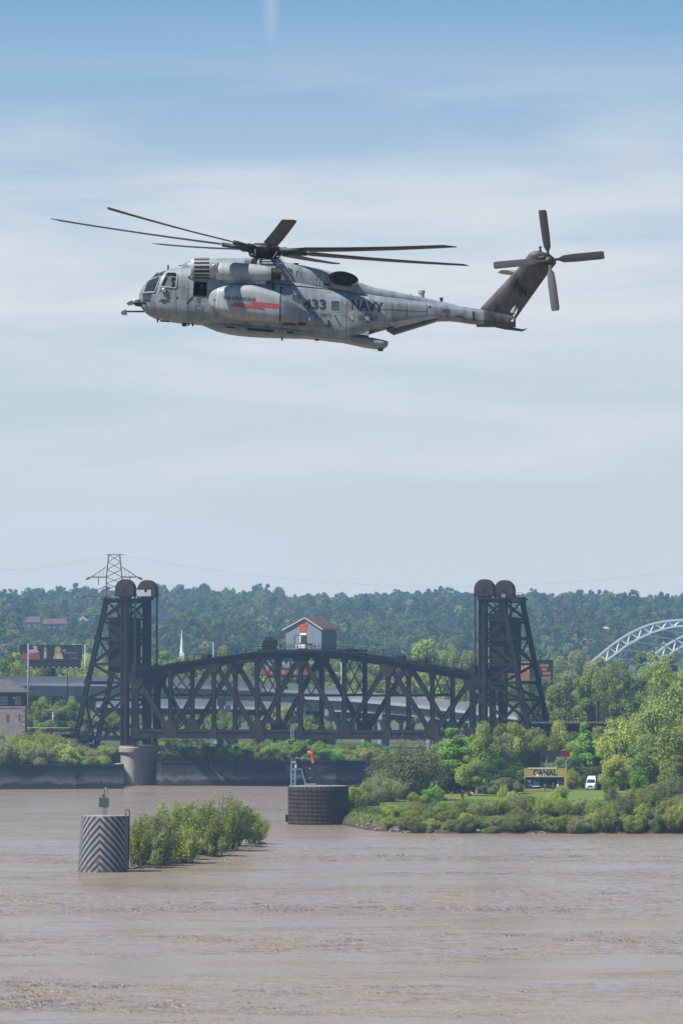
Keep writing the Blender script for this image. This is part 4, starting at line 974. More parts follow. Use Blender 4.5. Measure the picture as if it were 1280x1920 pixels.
# ---------------------------------------------------------------- people
def person(loc, height, pose, shirt, pants, facing, label, hair=(0.03,0.022,0.018), helmet=None, group=None, skin=(0.42,0.25,0.18), name='person'):
    """one continuous skinned body; pose: stand, point, sit"""
    J = {}; E = []; Rr = {}
    def j(n, p, r, par=None):
        J[n] = Vector(p); Rr[n] = r
        if par: E.append((par, n))
    sit = pose == 'sit'; hz = 0.93 if not sit else 0.45
    j('pel', (0,0,hz), 0.135); j('waist', (0,0,hz+0.17), 0.125, 'pel'); j('chest', (0,0.01,hz+0.40), 0.15, 'waist'); j('neck0', (0,0.005,hz+0.54), 0.075, 'chest')
    j('neck', (0,-0.01,hz+0.60), 0.055, 'neck0'); j('jaw', (0,-0.035,hz+0.665), 0.072, 'neck'); j('brow', (0,-0.02,hz+0.745), 0.092, 'jaw'); j('head', (0,-0.005,hz+0.80), 0.072, 'brow'); j('nose', (0,-0.115,hz+0.71), 0.016, 'brow')
    for s, t in ((-1,'l'),(1,'r')):
        j('ear'+t, (0.088*s,0.0,hz+0.715), 0.017, 'brow')
        if sit: leg = [((0.10*s,-0.02,hz-0.02),0.10),((0.13*s,-0.42,hz+0.02),0.07),((0.13*s,-0.44,hz-0.40),0.045),((0.13*s,-0.60,hz-0.44),0.035)]
        else: leg = [((0.095*s,0,hz-0.06),0.10),((0.105*s,-0.02+0.02*s,hz-0.46),0.066),((0.11*s,0.02+0.03*s,0.09),0.044),((0.125*s,-0.14+0.03*s,0.035),0.034)]
        pr = 'pel'
        for k, (p, r) in enumerate(leg): j('leg%s%d' % (t,k), p, r, pr); pr = 'leg%s%d' % (t,k)
        z = hz+0.50
        if pose == 'point' and s == 1: arm = [((0.20,0,z),0.062),((0.30,-0.16,z-0.16),0.047),((0.30,-0.40,z-0.02),0.034)]; fd = Vector((0,-1,0.25))
        elif sit: arm = [((0.20*s,0,z),0.062),((0.25*s,-0.10,z-0.27),0.047),((0.17*s,-0.33,z-0.30),0.034)]; fd = Vector((-0.2*s,-1,-0.1))
        else: arm = [((0.20*s,0,z),0.062),((0.26*s,0.02,z-0.29),0.047),((0.27*s,-0.08,z-0.54),0.033)]; fd = Vector((0,-0.25,-1))
        pr = 'chest'
        for k, (p, r) in enumerate(arm): j('arm%s%d' % (t,k), p, r, pr); pr = 'arm%s%d' % (t,k)
        fd.normalize(); sd = Vector((0,-1,0)) if abs(fd.z) > 0.7 else Vector((1,0,0)); w = J[pr]
        j('palm'+t, w+fd*0.075, 0.030, pr); pc = J['palm'+t]
        for q, ln in enumerate((0.075,0.085,0.078,0.062)):
            b0 = pc + sd*(q-1.5)*0.021 + fd*0.03
            j('f%s%da' % (t,q), b0, 0.0095, 'palm'+t); j('f%s%db' % (t,q), b0+fd*ln*0.55+Vector((-0.012*s,0,0)), 0.0088, 'f%s%da' % (t,q)); j('f%s%dc' % (t,q), b0+fd*ln*0.92+Vector((-0.03*s,0,0)), 0.0078, 'f%s%db' % (t,q))
        j('th%sa' % t, w+fd*0.045+sd*0.04, 0.011, pr); j('th%sb' % t, w+fd*0.09+sd*0.055+Vector((-0.015*s,0,0)), 0.0095, 'th%sa' % t)
    names = list(J); ix = {n: i for i, n in enumerate(names)}
    me = bpy.data.meshes.new('body'); me.from_pydata([J[n] for n in names], [(ix[a], ix[b]) for a, b in E], [])
    tmp = bpy.data.objects.new('tmp', me); COL.objects.link(tmp)
    md = tmp.modifiers.new('s', 'SKIN'); 
    for i, n in enumerate(names):
        sv = me.skin_vertices[0].data[i]; sv.radius = (Rr[n]*(1.25 if n in ('chest','waist','pel') else 1), Rr[n]*(0.8 if n in ('chest','waist') else 1)); sv.use_root = (n == 'pel')
    md.use_smooth_shade = True
    ms = tmp.modifiers.new('u', 'SUBSURF'); ms.levels = 1; ms.render_levels = 1
    dg = bpy.context.evaluated_depsgraph_get(); body = bpy.data.meshes.new_from_object(tmp.evaluated_get(dg))
    bpy.data.objects.remove(tmp); bpy.data.meshes.remove(me)
    def cm(c, tagn): return mat('%s_%d_%d_%d' % (tagn, *[int(x*255) for x in c]), c, tuple(x*0.75 for x in c), 0.85, 9)
    body.materials.clear()
    for m_ in (cm(skin,'skin'), cm(shirt,'shirt'), cm(pants,'trousers'), cm((0.02,0.018,0.016),'shoe')): body.materials.append(m_)
    for p in body.polygons:
        c = p.center; h = c.z; p.use_smooth = True
        arm_r = min((c - J['armr2']).length, (c - J['palmr']).length, (c - J['arml2']).length, (c - J['palml']).length)
        foot = min((c - J['legr3']).length, (c - J['legl3']).length)
        p.material_index = 0 if (h > hz+0.565 and abs(c.x) < 0.14) or arm_r < 0.12 else 3 if foot < 0.12 else 1 if h > hz+0.05 else 2
    t = thing(name, label, 'person', loc, facing, group); k = height/1.75; t.scale = (k,k,k)
    ob('body', body, None, t)
    hm = MB(); hc = J['brow'] + Vector((0,0.018,0.03)); n = 12; rr = 0.115 if helmet is None else 0.15
    rows = []
    for a in range(6):
        ph = math.pi/2*a/5*1.12 - 0.12; 
        for b in range(n):
            th = 2*math.pi*b/n; x, y = math.cos(th)*math.cos(ph), math.sin(th)*math.cos(ph); dz = math.sin(ph)
            if y < -0.3 and a < 2: dz = 0.42
            hm.v.append((hc.x+x*rr*0.88, hc.y+y*rr, hc.z+dz*rr-0.02))
    for a in range(5):
        for b in range(n): hm.f.append((a*n+b, a*n+(b+1)%n, (a+1)*n+(b+1)%n, (a+1)*n+b))
    hm.f.append(tuple(range(5*n,6*n)))
    hm.build('helmet' if helmet else 'hair', cm(helmet or hair, 'helmet' if helmet else 'hair'), t, smooth=True)
    em = mat('eye_dark', (0.02,0.02,0.02), None, 0.3)
    for s in (-1,1):
        e = J['brow'] + Vector((0.034*s,-0.088,-0.022)); MB().lathe([(-0.006,0.004),(0,0.012),(0.006,0.004)], e, 'Y', 8).build('eye', em, t)
    q = J['jaw'] + Vector((0,-0.071,-0.002)); MB().box((q.x-0.024,q.y-0.004,q.z-0.005),(q.x+0.024,q.y+0.006,q.z+0.005)).build('mouth', mat('lips', (0.3,0.12,0.1), None, 0.6), t)
    return t

# ---------------------------------------------------------------- helicopter
HS = 34.0; HY = F/HS
heli = thing('helicopter', 'large grey three-engined military helicopter flying low over the river', 'helicopter', P(500, 560, HY))
def hx(px): return (px-500)/HS
def hzz(py): return (560-py)/HS
def hv(px, py, port): return Vector((hx(px), -port, hzz(py)))
def pchip(xs, ys, x):
    xs = np.asarray(xs, float); ys = np.asarray(ys, float); h = np.diff(xs); d = np.diff(ys)/h; n = len(xs); m = np.zeros(n); m[0], m[-1] = d[0], d[-1]
    for i in range(1, n-1):
        if d[i-1]*d[i] > 0:
            w1, w2 = 2*h[i]+h[i-1], h[i]+2*h[i-1]; m[i] = (w1+w2)/(w1/d[i-1]+w2/d[i])
    x = np.clip(x, xs[0], xs[-1]); i = np.clip(np.searchsorted(xs, x)-1, 0, n-2); t = (x-xs[i])/h[i]
    return (2*t**3-3*t**2+1)*ys[i]+(t**3-2*t**2+t)*h[i]*m[i]+(-2*t**3+3*t**2)*ys[i+1]+(t**3-t**2)*h[i]*m[i+1]
class Hull:
    def __init__(s, st): s.st = np.array(st, float)
    def sec(s, px): return [float(pchip(s.st[:,0], s.st[:,k], px)) for k in (1,2,3,4)]
    def y(s, px, py):
        t, b, hw, n = s.sec(px); c, h = (t+b)/2, (b-t)/2; q = min(0.9999, abs((py-c)/h)); return hw*(1-q**n)**(1/n)
    def mesh(s, nst=90, nr=40, x0=None, x1=None):
        m = MB(); xs = np.linspace(x0 or s.st[0,0], x1 or s.st[-1,0], nst)
        for x in xs:
            t, b, hw, n = s.sec(x); c, h = (t+b)/2, (b-t)/2
            for k in range(nr):
                a = 2*math.pi*k/nr; ca, sa = math.cos(a), math.sin(a)
                yy = hw*math.copysign(abs(ca)**(2/n), ca); zz = h*math.copysign(abs(sa)**(2/n), sa)
                m.v.append(tuple(hv(x, c-zz, yy)))
        for j in range(nst-1): m.f += [(j*nr+k, j*nr+(k+1)%nr, (j+1)*nr+(k+1)%nr, (j+1)*nr+k) for k in range(nr)]
        m.f += [tuple(range(nr))[::-1], tuple(range((nst-1)*nr, nst*nr))]
        return m
# weathered haze-grey paint with panel seams
def paint(name, base, dirt, seams=True, blotch=0.5):
    m = bpy.data.materials.new(name); m.use_nodes = True; nt = m.node_tree; N = nt.nodes.new; L = nt.links.new; MATS[name] = m
    b = nt.nodes['Principled BSDF']; b.inputs['Roughness'].default_value = 0.5; b.inputs['Specular IOR Level'].default_value = 0.4
    tcn = N('ShaderNodeTexCoord'); sp = N('ShaderNodeSeparateXYZ'); L(tcn.outputs['Object'], sp.inputs[0])
    n1 = N('ShaderNodeTexNoise'); n1.inputs['Scale'].default_value = 0.9; n1.inputs['Detail'].default_value = 7; n1.inputs['Roughness'].default_value = 0.65; L(tcn.outputs['Object'], n1.inputs['Vector'])
    mpn = N('ShaderNodeMapping'); mpn.inputs['Scale'].default_value = (2.6,1.5,0.7); L(tcn.outputs['Object'], mpn.inputs[0])
    n2 = N('ShaderNodeTexNoise'); n2.inputs['Scale'].default_value = 1.0; n2.inputs['Detail'].default_value = 5; L(mpn.outputs[0], n2.inputs['Vector'])
    mx = N('ShaderNodeMix'); mx.data_type = 'RGBA'; mx.inputs['A'].default_value = (*base,1); mx.inputs['B'].default_value = (*dirt,1)
    ad = N('ShaderNodeMath'); ad.operation = 'MULTIPLY'; L(n1.outputs['Fac'], ad.inputs[0]); L(n2.outputs['Fac'], ad.inputs[1])
    mr = N('ShaderNodeMapRange'); mr.inputs['From Min'].default_value = 0.19; mr.inputs['From Max'].default_value = 0.42; mr.inputs['To Max'].default_value = blotch; L(ad.outputs[0], mr.inputs['Value']); L(mr.outputs[0], mx.inputs['Factor'])
    out = mx.outputs['Result']
    if seams:
        cx = N('ShaderNodeCombineXYZ'); L(sp.outputs['X'], cx.inputs['X']); 
        tl = N('ShaderNodeMath'); tl.operation = 'MULTIPLY_ADD'; tl.inputs[1].default_value = 0.105; L(sp.outputs['X'], tl.inputs[0]); L(sp.outputs['Z'], tl.inputs[2]); L(tl.outputs[0], cx.inputs['Y'])
        br = N('ShaderNodeTexBrick'); br.offset = 0.37; br.inputs['Color1'].default_value = (1,1,1,1); br.inputs['Color2'].default_value = (0.93,0.93,0.93,1); br.inputs['Mortar'].default_value = (0.40,0.40,0.40,1)
        br.inputs['Scale'].default_value = 1.0; br.inputs['Mortar Size'].default_value = 0.013; br.inputs['Brick Width'].default_value = 1.15; br.inputs['Row Height'].default_value = 0.62; L(cx.outputs[0], br.inputs['Vector'])
        mu = N('ShaderNodeMix'); mu.data_type = 'RGBA'; mu.blend_type = 'MULTIPLY'; mu.inputs['Factor'].default_value = 0.75; L(out, mu.inputs['A']); L(br.outputs['Color'], mu.inputs['B']); out = mu.outputs['Result']
    L(out, b.inputs['Base Color'])
    return m
HG = paint('helicopter_grey', (0.205,0.245,0.27), (0.085,0.088,0.09), True, 0.8)
HG2 = paint('helicopter_grey_light', (0.30,0.325,0.34), (0.15,0.15,0.15), False, 0.7)
HG3 = paint('helicopter_tank_grey', (0.26,0.29,0.31), (0.13,0.13,0.13), False, 0.7)
HT = paint('helicopter_tail_grey', (0.085,0.085,0.087), (0.025,0.025,0.026), True, 1.0)
HB = mat('rotor_black', (0.014,0.013,0.013), (0.03,0.027,0.025), 0.55, 2.0)
HDK = mat('helicopter_dark', (0.016,0.016,0.018), None, 0.7)
HGL = glassmat('cockpit_glass', (0.02,0.022,0.025), 0.04, 0.5)
MARK = mat('marking_black', (0.02,0.022,0.027), (0.03,0.032,0.036), 0.6, 4)
MARKG = mat('marking_grey', (0.06,0.066,0.075), None, 0.6)
BURN = mat('burnt_metal', (0.05,0.036,0.028), (0.025,0.02,0.018), 0.5, 3, metal=0.5)

FUS = Hull([(261,551,566,0.16,2.2),(264,544,575,0.42,2.2),(270,535,584,0.72,2.3),(280,525,592,0.97,2.5),(295,515,599,1.15,2.7),(312,507,602,1.27,3.0),(330,503,605,1.33,3.2),(350,502.5,607,1.36,3.4),(385,504,610,1.36,3.6),(430,507,615,1.36,3.8),
            (480,513,620,1.36,3.8),(540,524,627,1.36,3.8),(600,537,635,1.36,3.8),(645,546,641,1.36,3.8),(672,550.5,634,1.33,3.8),(700,554.5,624,1.25,3.8),(730,558.5,616,1.13,3.8),(770,563.5,608,0.95,3.6),(810,568,603,0.76,3.4),(840,571.5,602.5,0.62,3.2),(885,578,608,0.5,3.0),(930,585,612,0.42,2.8),(966,592,614,0.30,2.5)])
hm = FUS.mesh(130, 48)
hull_me = hm.mesh('hull', smooth=True)
hull_me.materials.append(HG); hull_me.materials.append(HDK); hull_me.materials.append(HT)
hull_tmp = bpy.data.objects.new('hull_tmp', hull_me); COL.objects.link(hull_tmp)
def wedge(poly, y0, y1):
    """solid cut with the side outline poly (pixels) from port y0 to y1"""
    m = MB(); k = len(poly); m.v = [tuple(hv(x,y,y0)) for x,y in poly] + [tuple(hv(x,y,y1)) for x,y in poly]
    m.f = [tuple(range(k)), tuple(range(k,2*k))[::-1]] + [(i,(i+1)%k,k+(i+1)%k,k+i) for i in range(k)]; return m
W_SIDE = [(304.5,540),(306,534),(314,516),(316.5,514.5),(331,515.5),(333,517.5),(332,541),(330,543)]
W_CAB = [(366,533),(388.5,534.5),(388,559),(364.5,557.5)]
cuts = [wedge([(297,523),(312,515),(345,513),(397,516),(397,592),(345,590),(310,587),(292,578)], -0.98, 0.98)]
for s in (1,-1):
    cuts.append(wedge(W_SIDE, 0.5*s, 1.8*s))
cuts.append(wedge(W_CAB, 0.5, 1.8))
cut_obs = []
for c in cuts:
    me = c.mesh('cut'); o = bpy.data.objects.new('cut', me); COL.objects.link(o); cut_obs.append(o)
    me.materials.append(HG); me.materials.append(HDK)
    for p in me.polygons: p.material_index = 1
    bmod = hull_tmp.modifiers.new('b', 'BOOLEAN'); bmod.operation = 'DIFFERENCE'; bmod.object = o; bmod.solver = 'EXACT'
    if hasattr(bmod, 'material_mode'): bmod.material_mode = 'INDEX'
dg = bpy.context.evaluated_depsgraph_get(); cut_me = bpy.data.meshes.new_from_object(hull_tmp.evaluated_get(dg))
bpy.data.objects.remove(hull_tmp)
for o in cut_obs: bpy.data.objects.remove(o)
cut_me.name = 'fuselage'
for p in cut_me.polygons:
    if p.material_index == 0 and p.center.x > hx(908): p.material_index = 2
fus = ob('fuselage', cut_me, None, heli)
cut_me.shade_smooth(); cut_me.set_sharp_from_angle(angle=math.radians(40))
def both(fn):
    for s in (1,-1): fn(s)
def patch(name, quad, m_, parent, off=0.015, hull=FUS, n=8, k=6, s=1, th=0.0):
    """sheet lying on the hull inside a four-cornered outline (pixels: tl, tr, br, bl)"""
    m = MB(); tl, tr, br_, bl = [np.array(q, float) for q in quad]
    for i in range(k+1):
        for j in range(n+1):
            a, b = i/k, j/n; p = (tl*(1-b)+tr*b)*(1-a)+(bl*(1-b)+br_*b)*a
            y = hull.y(p[0], p[1]) if hull is not None else 0; m.v.append(tuple(hv(p[0], p[1], s*(y+off))))
    for i in range(k):
        for j in range(n): m.f.append((i*(n+1)+j, i*(n+1)+j+1, (i+1)*(n+1)+j+1, (i+1)*(n+1)+j))
    return m.build(name, m_, parent, smooth=True, fix=False)
def strip(name, pts, w, m_, parent, off=0.02, hull=FUS, s=1):
    m = MB(); 
    q = []
    for (x0,y0),(x1,y1) in zip(pts[:-1], pts[1:]):
        for t in np.linspace(0,1,9)[:-1]: q.append((x0+(x1-x0)*t, y0+(y1-y0)*t))
    q.append(pts[-1]); m.tube([hv(x, y, s*(hull.y(x,y)+off)) for x, y in q], w, 6); return m.build(name, m_, parent, smooth=True)
def letters(txt, px, py, w, h, m_, parent, surf, slope=0.0, name='lettering', bold=0.0, s=1):
    v, f = textmesh(txt, bold); m = MB()
    for a, b in v:
        x = px + (a if s == 1 else 1-a)*w; y = py + h*(1-b) + slope*(x-px); m.v.append(tuple(hv(x, y, s*surf(x, y))))
    m.f = f; return m.build(name, m_, parent, fix=False)
# windows
def side_glass(s):
    w = holder('cockpit_side_window', heli)
    patch('pane', [(314.5,515.5),(332.5,516.5),(331.5,542),(305,540.5)], HGL, w, 0.004, s=s)
    pts = [(304,541),(305,535),(313.5,515.5),(317,513.5),(331,514.5),(334,517),(332.8,542),(329,543.8),(304,541)]
    strip('window_frame', pts, 0.035, HG2, w, 0.012, s=s)
both(side_glass)
def cab_rim(s):
    strip('hatch_frame', [(365.5,532.3),(389,533.8),(388.8,559.8),(363.8,558.2),(365.5,532.3)], 0.022, HDK, heli, 0.004, s=s)
cab_rim(1)
NGL = mat('nose_glass', (0.035,0.032,0.035), (0.02,0.02,0.022), 0.06, 1.5, spec=0.8)
def nose(s):
    patch('nose_window', [(278,528),(303,521),(293,549),(271,550)], NGL, heli, 0.012, s=s)
    patch('chin_window', [(269,553),(286,552.5),(283,569),(268,568)], NGL, heli, 0.012, s=s)
    strip('window_post', [(303,520),(292,551),(270,551)], 0.04, HG2, heli, 0.012, s=s)
    strip('window_post', [(303,520),(284,524),(276,530),(269.5,541),(268,552)], 0.03, HG2, heli, 0.012, s=s)
    patch('windscreen', [(296,514.8),(312,508.5),(303.5,520),(283,524.5)], NGL, heli, 0.014, s=s)
    strip('wiper', [(284,522),(297,511)], 0.022, HDK, heli, 0.07, s=s)
    patch('dark_stripe', [(300,551),(305,543),(306.5,545),(295,558)], HDK, heli, 0.016, s=s, n=4, k=3)
    for q in ((548,556,564,574),(620.5,567.5,636,586.5)):
        w = holder('cabin_window', heli)
        patch('window_surround', [(q[0]-2.2,q[1]-2),(q[2]+2.2,q[1]-1.5),(q[2]+1.8,q[3]+2),(q[0]-2.2,q[3]+1.6)], HG2, w, 0.012, s=s)
        patch('pane', [(q[0],q[1]),(q[2],q[1]+0.5),(q[2]-0.5,q[3]),(q[0],q[3]-0.5)], mat('cabin_pane', (0.06,0.062,0.07), None, 0.08, spec=0.7), w, 0.02, s=s)
both(nose)
# hull details, port side and mirrored
def details(s):
    strip('door_seam', [(331,545),(332.5,598)], 0.010, MARKG, heli, 0.004, s=s); strip('door_seam', [(354,512),(355,600)], 0.010, MARKG, heli, 0.004, s=s)
    strip('hull_seam', [(480,533.5),(520,536),(560,540),(655,549.5)], 0.03, HDK, heli, 0.01, s=s)
    strip('door_seam', [(651,551),(648,625)], 0.012, MARKG, heli, 0.004, s=s)
    for x in (735,762,800,826): strip('panel_seam', [(x,FUS.sec(x)[0]+7),(x-1,FUS.sec(x)[1]-5)], 0.012, MARKG, heli, 0.004, s=s)
    strip('panel_seam', [(672,585),(730,583),(800,586)], 0.009, MARKG, heli, 0.004, s=s)
    patch('grab_slot', [(362,559),(364.5,561),(352.5,574.5),(350,573)], MARK, heli, 0.014, s=s, n=3, k=5)
    patch('step_panel', [(368.5,576),(382.5,577),(382,587),(368.5,586)], MARKG, heli, 0.010, s=s); patch('step_panel_field', [(369.5,577),(381.5,578),(381,586),(369.5,585)], HG, heli, 0.016, s=s)
    for yy in (563,568): patch('step_slot', [(370,yy),(378,yy+0.5),(378,yy+2),(370,yy+1.5)], MARKG, heli, 0.012, s=s, n=3, k=2)
    patch('arrow_mark', [(626,595),(629,594),(639,613),(636.5,615)], MARKG, heli, 0.014, s=s, n=3, k=5)
    patch('vent', [(606,587),(607,587),(607,588),(606,588)], MARKG, heli, 0.01, s=s, n=2, k=2)
    for q in ((303,563.8,318,566),(299,566.8,320,568.6),(306,569.8,313.5,571.6)): patch('warning_print', [(q[0],q[1]),(q[2],q[1]+1.6),(q[2],q[3]+1.2),(q[0],q[3])], MARK, heli, 0.012, s=s, n=5, k=1)
    patch('vent_grille', [(331.5,560),(336,560.5),(336,564.5),(332,564)], MARK, heli, 0.012, s=s, n=3, k=2)
    patch('rust_stain', [(655,585),(664,586),(661,608),(652,606)], mat('stain', (0.10,0.075,0.06), (0.28,0.29,0.30), 0.7, 5, lo=0.4, hi=0.6), heli, 0.008, s=s)
    patch('intake_grille', [(828,580),(843,582),(842,590),(829,588)], mat('grille_dark', (0.05,0.05,0.055), (0.10,0.10,0.11), 0.7, 6), heli, 0.012, s=s)
    patch('data_plate', [(853,592.5),(869,594.5),(868.5,597.5),(853,595.5)], MARK, heli, 0.012, s=s, n=4, k=1); patch('data_plate', [(857,589),(865,590),(865,591.2),(857,590.2)], MARK, heli, 0.012, s=s, n=4, k=1)
    patch('tail_joint', [(884,580),(888,581),(890,606),(886,606)], HDK, heli, 0.008, s=s, n=2, k=5)
    patch('light_lens', [(803,575.5),(807,576),(807,579.5),(803,579)], HDK, heli, 0.014, s=s, n=2, k=2)
    for q in ((430,610.5,448,613),(300,601,318,603)): patch('belly_hatch', [(q[0],q[1]),(q[2],q[1]+1),(q[2],q[3]+1),(q[0],q[3])], HDK, heli, 0.01, s=s, n=4, k=2)
    patch('belly_light', [(301,598.5),(305,599),(305,601),(301,600.5)], WHITE, heli, 0.03, s=s, n=2, k=2)
    MB().lathe([(-0.16,0.02),(-0.14,0.10),(-0.04,0.15),(0.06,0.15),(0.14,0.08)], hv(309.5,547.5,s*(FUS.y(309.5,547.5)+0.06)), 'X', 14).build('search_light', mat('polished_metal', (0.5,0.5,0.52), None, 0.2, metal=0.9), heli, smooth=True)
both(details)
letters('433', 569, 564, 42, 18.5, MARK, heli, lambda x,y: FUS.y(x,y)+0.02, 0.03, 'fleet_number', 0.028)
letters('NAVY', 658, 565, 60, 19.5, MARK, heli, lambda x,y: FUS.y(x,y)+0.02, 0.09, 'service_name', 0.028)
letters('HM-12', 601, 590.5, 20, 6, MARKG, heli, lambda x,y: FUS.y(x,y)+0.02, 0.05, 'squadron_name', 0.02)
letters('433', 569, 564, 42, 18.5, MARK, heli, lambda x,y: FUS.y(x,y)+0.02, 0.03, 'fleet_number', 0.028, s=-1)
letters('NAVY', 658, 565, 60, 19.5, MARK, heli, lambda x,y: FUS.y(x,y)+0.02, 0.09, 'service_name', 0.028, s=-1)
# star and bars
def sheet(name, polys, m_, off, s=1):
    m = MB()
    for poly in polys: m.add([hv(x,y,s*(FUS.y(x,y)+off)) for x,y in poly], [tuple(range(len(poly)))])
    return m.build(name, m_, ins, fix=False)
ins = holder('star_insignia', heli)
for s in (1,-1):
    cx_, cy_ = 688.5, 600.0
    sheet('insignia_disc', [[(cx_+9.3*math.cos(2*math.pi*k/28), cy_+9.3*math.sin(2*math.pi*k/28)) for k in range(28)]], MARKG, 0.018, s)
    star = []
    for k in range(10):
        r_ = 8.2 if k % 2 == 0 else 3.3; a = -math.pi/2 + math.pi*k/5; star.append((cx_+r_*math.cos(a), cy_+r_*math.sin(a)))
    sheet('insignia_star', [[(cx_,cy_), star[k], star[(k+1)%10]] for k in range(10)], HG2, 0.024, s)
    bars = []
    for x0, x1 in ((671,679.6),(697.4,707)):
        for y0, y1 in ((595.5,597),(599.0,600.6),(602.6,604)): dy = (x0-688)*0.035; bars.append([(x0,y0+dy),(x1,y0+dy+0.3),(x1,y1+dy+0.3),(x0,y1+dy)])
        xe = x0 if x0 < 688 else x1-1.2; bars.append([(xe,595.5+(x0-688)*0.035),(xe+1.2,595.5+(x0-688)*0.035),(xe+1.2,604+(x0-688)*0.035),(xe,604+(x0-688)*0.035)])
    for bq in bars: sheet('insignia_bar', [bq], MARKG, 0.02, s)

# upper deck (gearbox and shaft housing) running back into the spine
DOG = Hull([(341,497,506,0.25,2.4),(346,493,512,0.5,2.6),(358,489,524,0.72,2.8),(375,487.5,530,0.85,3.2),(420,485,534,0.92,3.4),(470,484.5,538,0.95,3.4),(500,487,541,0.98,3.4),(545,495,546,1.02,3.6),(600,505.5,552,1.02,3.6),(640,516.5,556,0.95,3.4),(668,528,560,0.78,3.0),(700,539,562,0.58,2.8),(740,547,566,0.46,2.6),(800,559.5,575,0.36,2.5),(840,568.5,582,0.28,2.4),(872,577,586,0.2,2.2)])
dgo = DOG.mesh(80, 32).build('upper_deck', HG, heli, smooth=True)
def updetails(s):
    patch('deck_intake', [(459,489),(474,490.5),(474,498),(459,497)], mat('grille_dark', (0.05,0.05,0.055)), heli, 0.012, DOG, s=s)
    for x in (548,600,): strip('deck_seam', [(x,DOG.sec(x)[0]+4),(x-1,545)], 0.01, MARKG, heli, 0.004, DOG, s=s)
    patch('deck_vent', [(606,533),(619,535),(619,539.5),(606,538)], MARK, heli, 0.012, DOG, s=s)
    for q in ((556,512),(594,521)): strip('panel_latch', [(q[0]+4,q[1]),(q[0],q[1]),(q[0],q[1]+9)], 0.012, MARK, heli, 0.008, DOG, s=s)
    patch('white_tab', [(651,538),(655,538.5),(655,548),(651,547.5)], WHITE, heli, 0.02, FUS, s=s, n=2, k=3)
    # air scoop before the engines
    patch('scoop_mouth', [(343,497),(352,494),(352,505),(344,505)], mat('scoop_blue', (0.12,0.15,0.19), None, 0.5), heli, 0.012, DOG, s=s)
both(updetails)
# belly fairing and ramp
BEL = Hull([(381,606,611,0.2,2.4),(392,605,615.5,0.6,2.6),(410,605,622,0.95,3.0),(450,608,629.5,1.1,3.2),(510,612,633,1.15,3.4),(570,618,634.5,1.15,3.4),(646,628,642.5,1.1,3.2),(656,629,643,1.0,3.0)])
BEL.mesh(50, 28).build('belly_fairing', HG, heli, smooth=True)
def bel(s):
    patch('belly_panel', [(462,617.5),(515,621),(513,626.5),(466,622.5)], HDK, heli, 0.012, BEL, s=s)
    patch('belly_panel', [(424,614),(440,615.5),(441,618.5),(426,617)], HDK, heli, 0.012, BEL, s=s); patch('belly_panel', [(538,624),(552,625),(550,629),(537,628)], HDK, heli, 0.012, BEL, s=s)
both(bel)
RMP = Hull([(645,627.5,643,1.12,3.2),(662,629,646.5,1.1,3.4),(685,632,651.5,1.05,3.4),(710,636.5,654.5,1.0,3.4),(721,639,653,0.95,3.0),(727,641,647,0.85,2.6)])
RMP.mesh(24, 24).build('cargo_ramp', HG, heli, smooth=True)
MB().plate([hv(650,627.8,1.16),hv(691,612,1.12),hv(691,632,1.12)], (0,-1,0), 0.04).build('ramp_side_panel', HG2, heli)
MB().plate([hv(650,627.8,-1.2),hv(691,612,-1.16),hv(691,632,-1.16)], (0,-1,0), 0.04).build('ramp_side_panel', HG2, heli)
MB().box(tuple(hv(708,657.5,0.5)), tuple(hv(718,653.5,-0.5))).build('ramp_foot', HDK, heli)
for s in (1,-1):
    m = MB(); k = [(729,607.5),(739,617.5),(826,595.5),(815,592.5)]; m.plate([hv(x,y,s*(FUS.y(x,min(y,FUS.sec(x)[1]-3))+0.05)) for x,y in k], (0,-s,0), 0.05); m.build('ramp_door_panel', HG2, heli)
m = MB(); k = [(724,619),(738,627.5),(816,603),(822,599),(742,614)]
w_ = wedge(k, 0.62, -0.62); w_.build('upper_ramp_door', HT, heli)
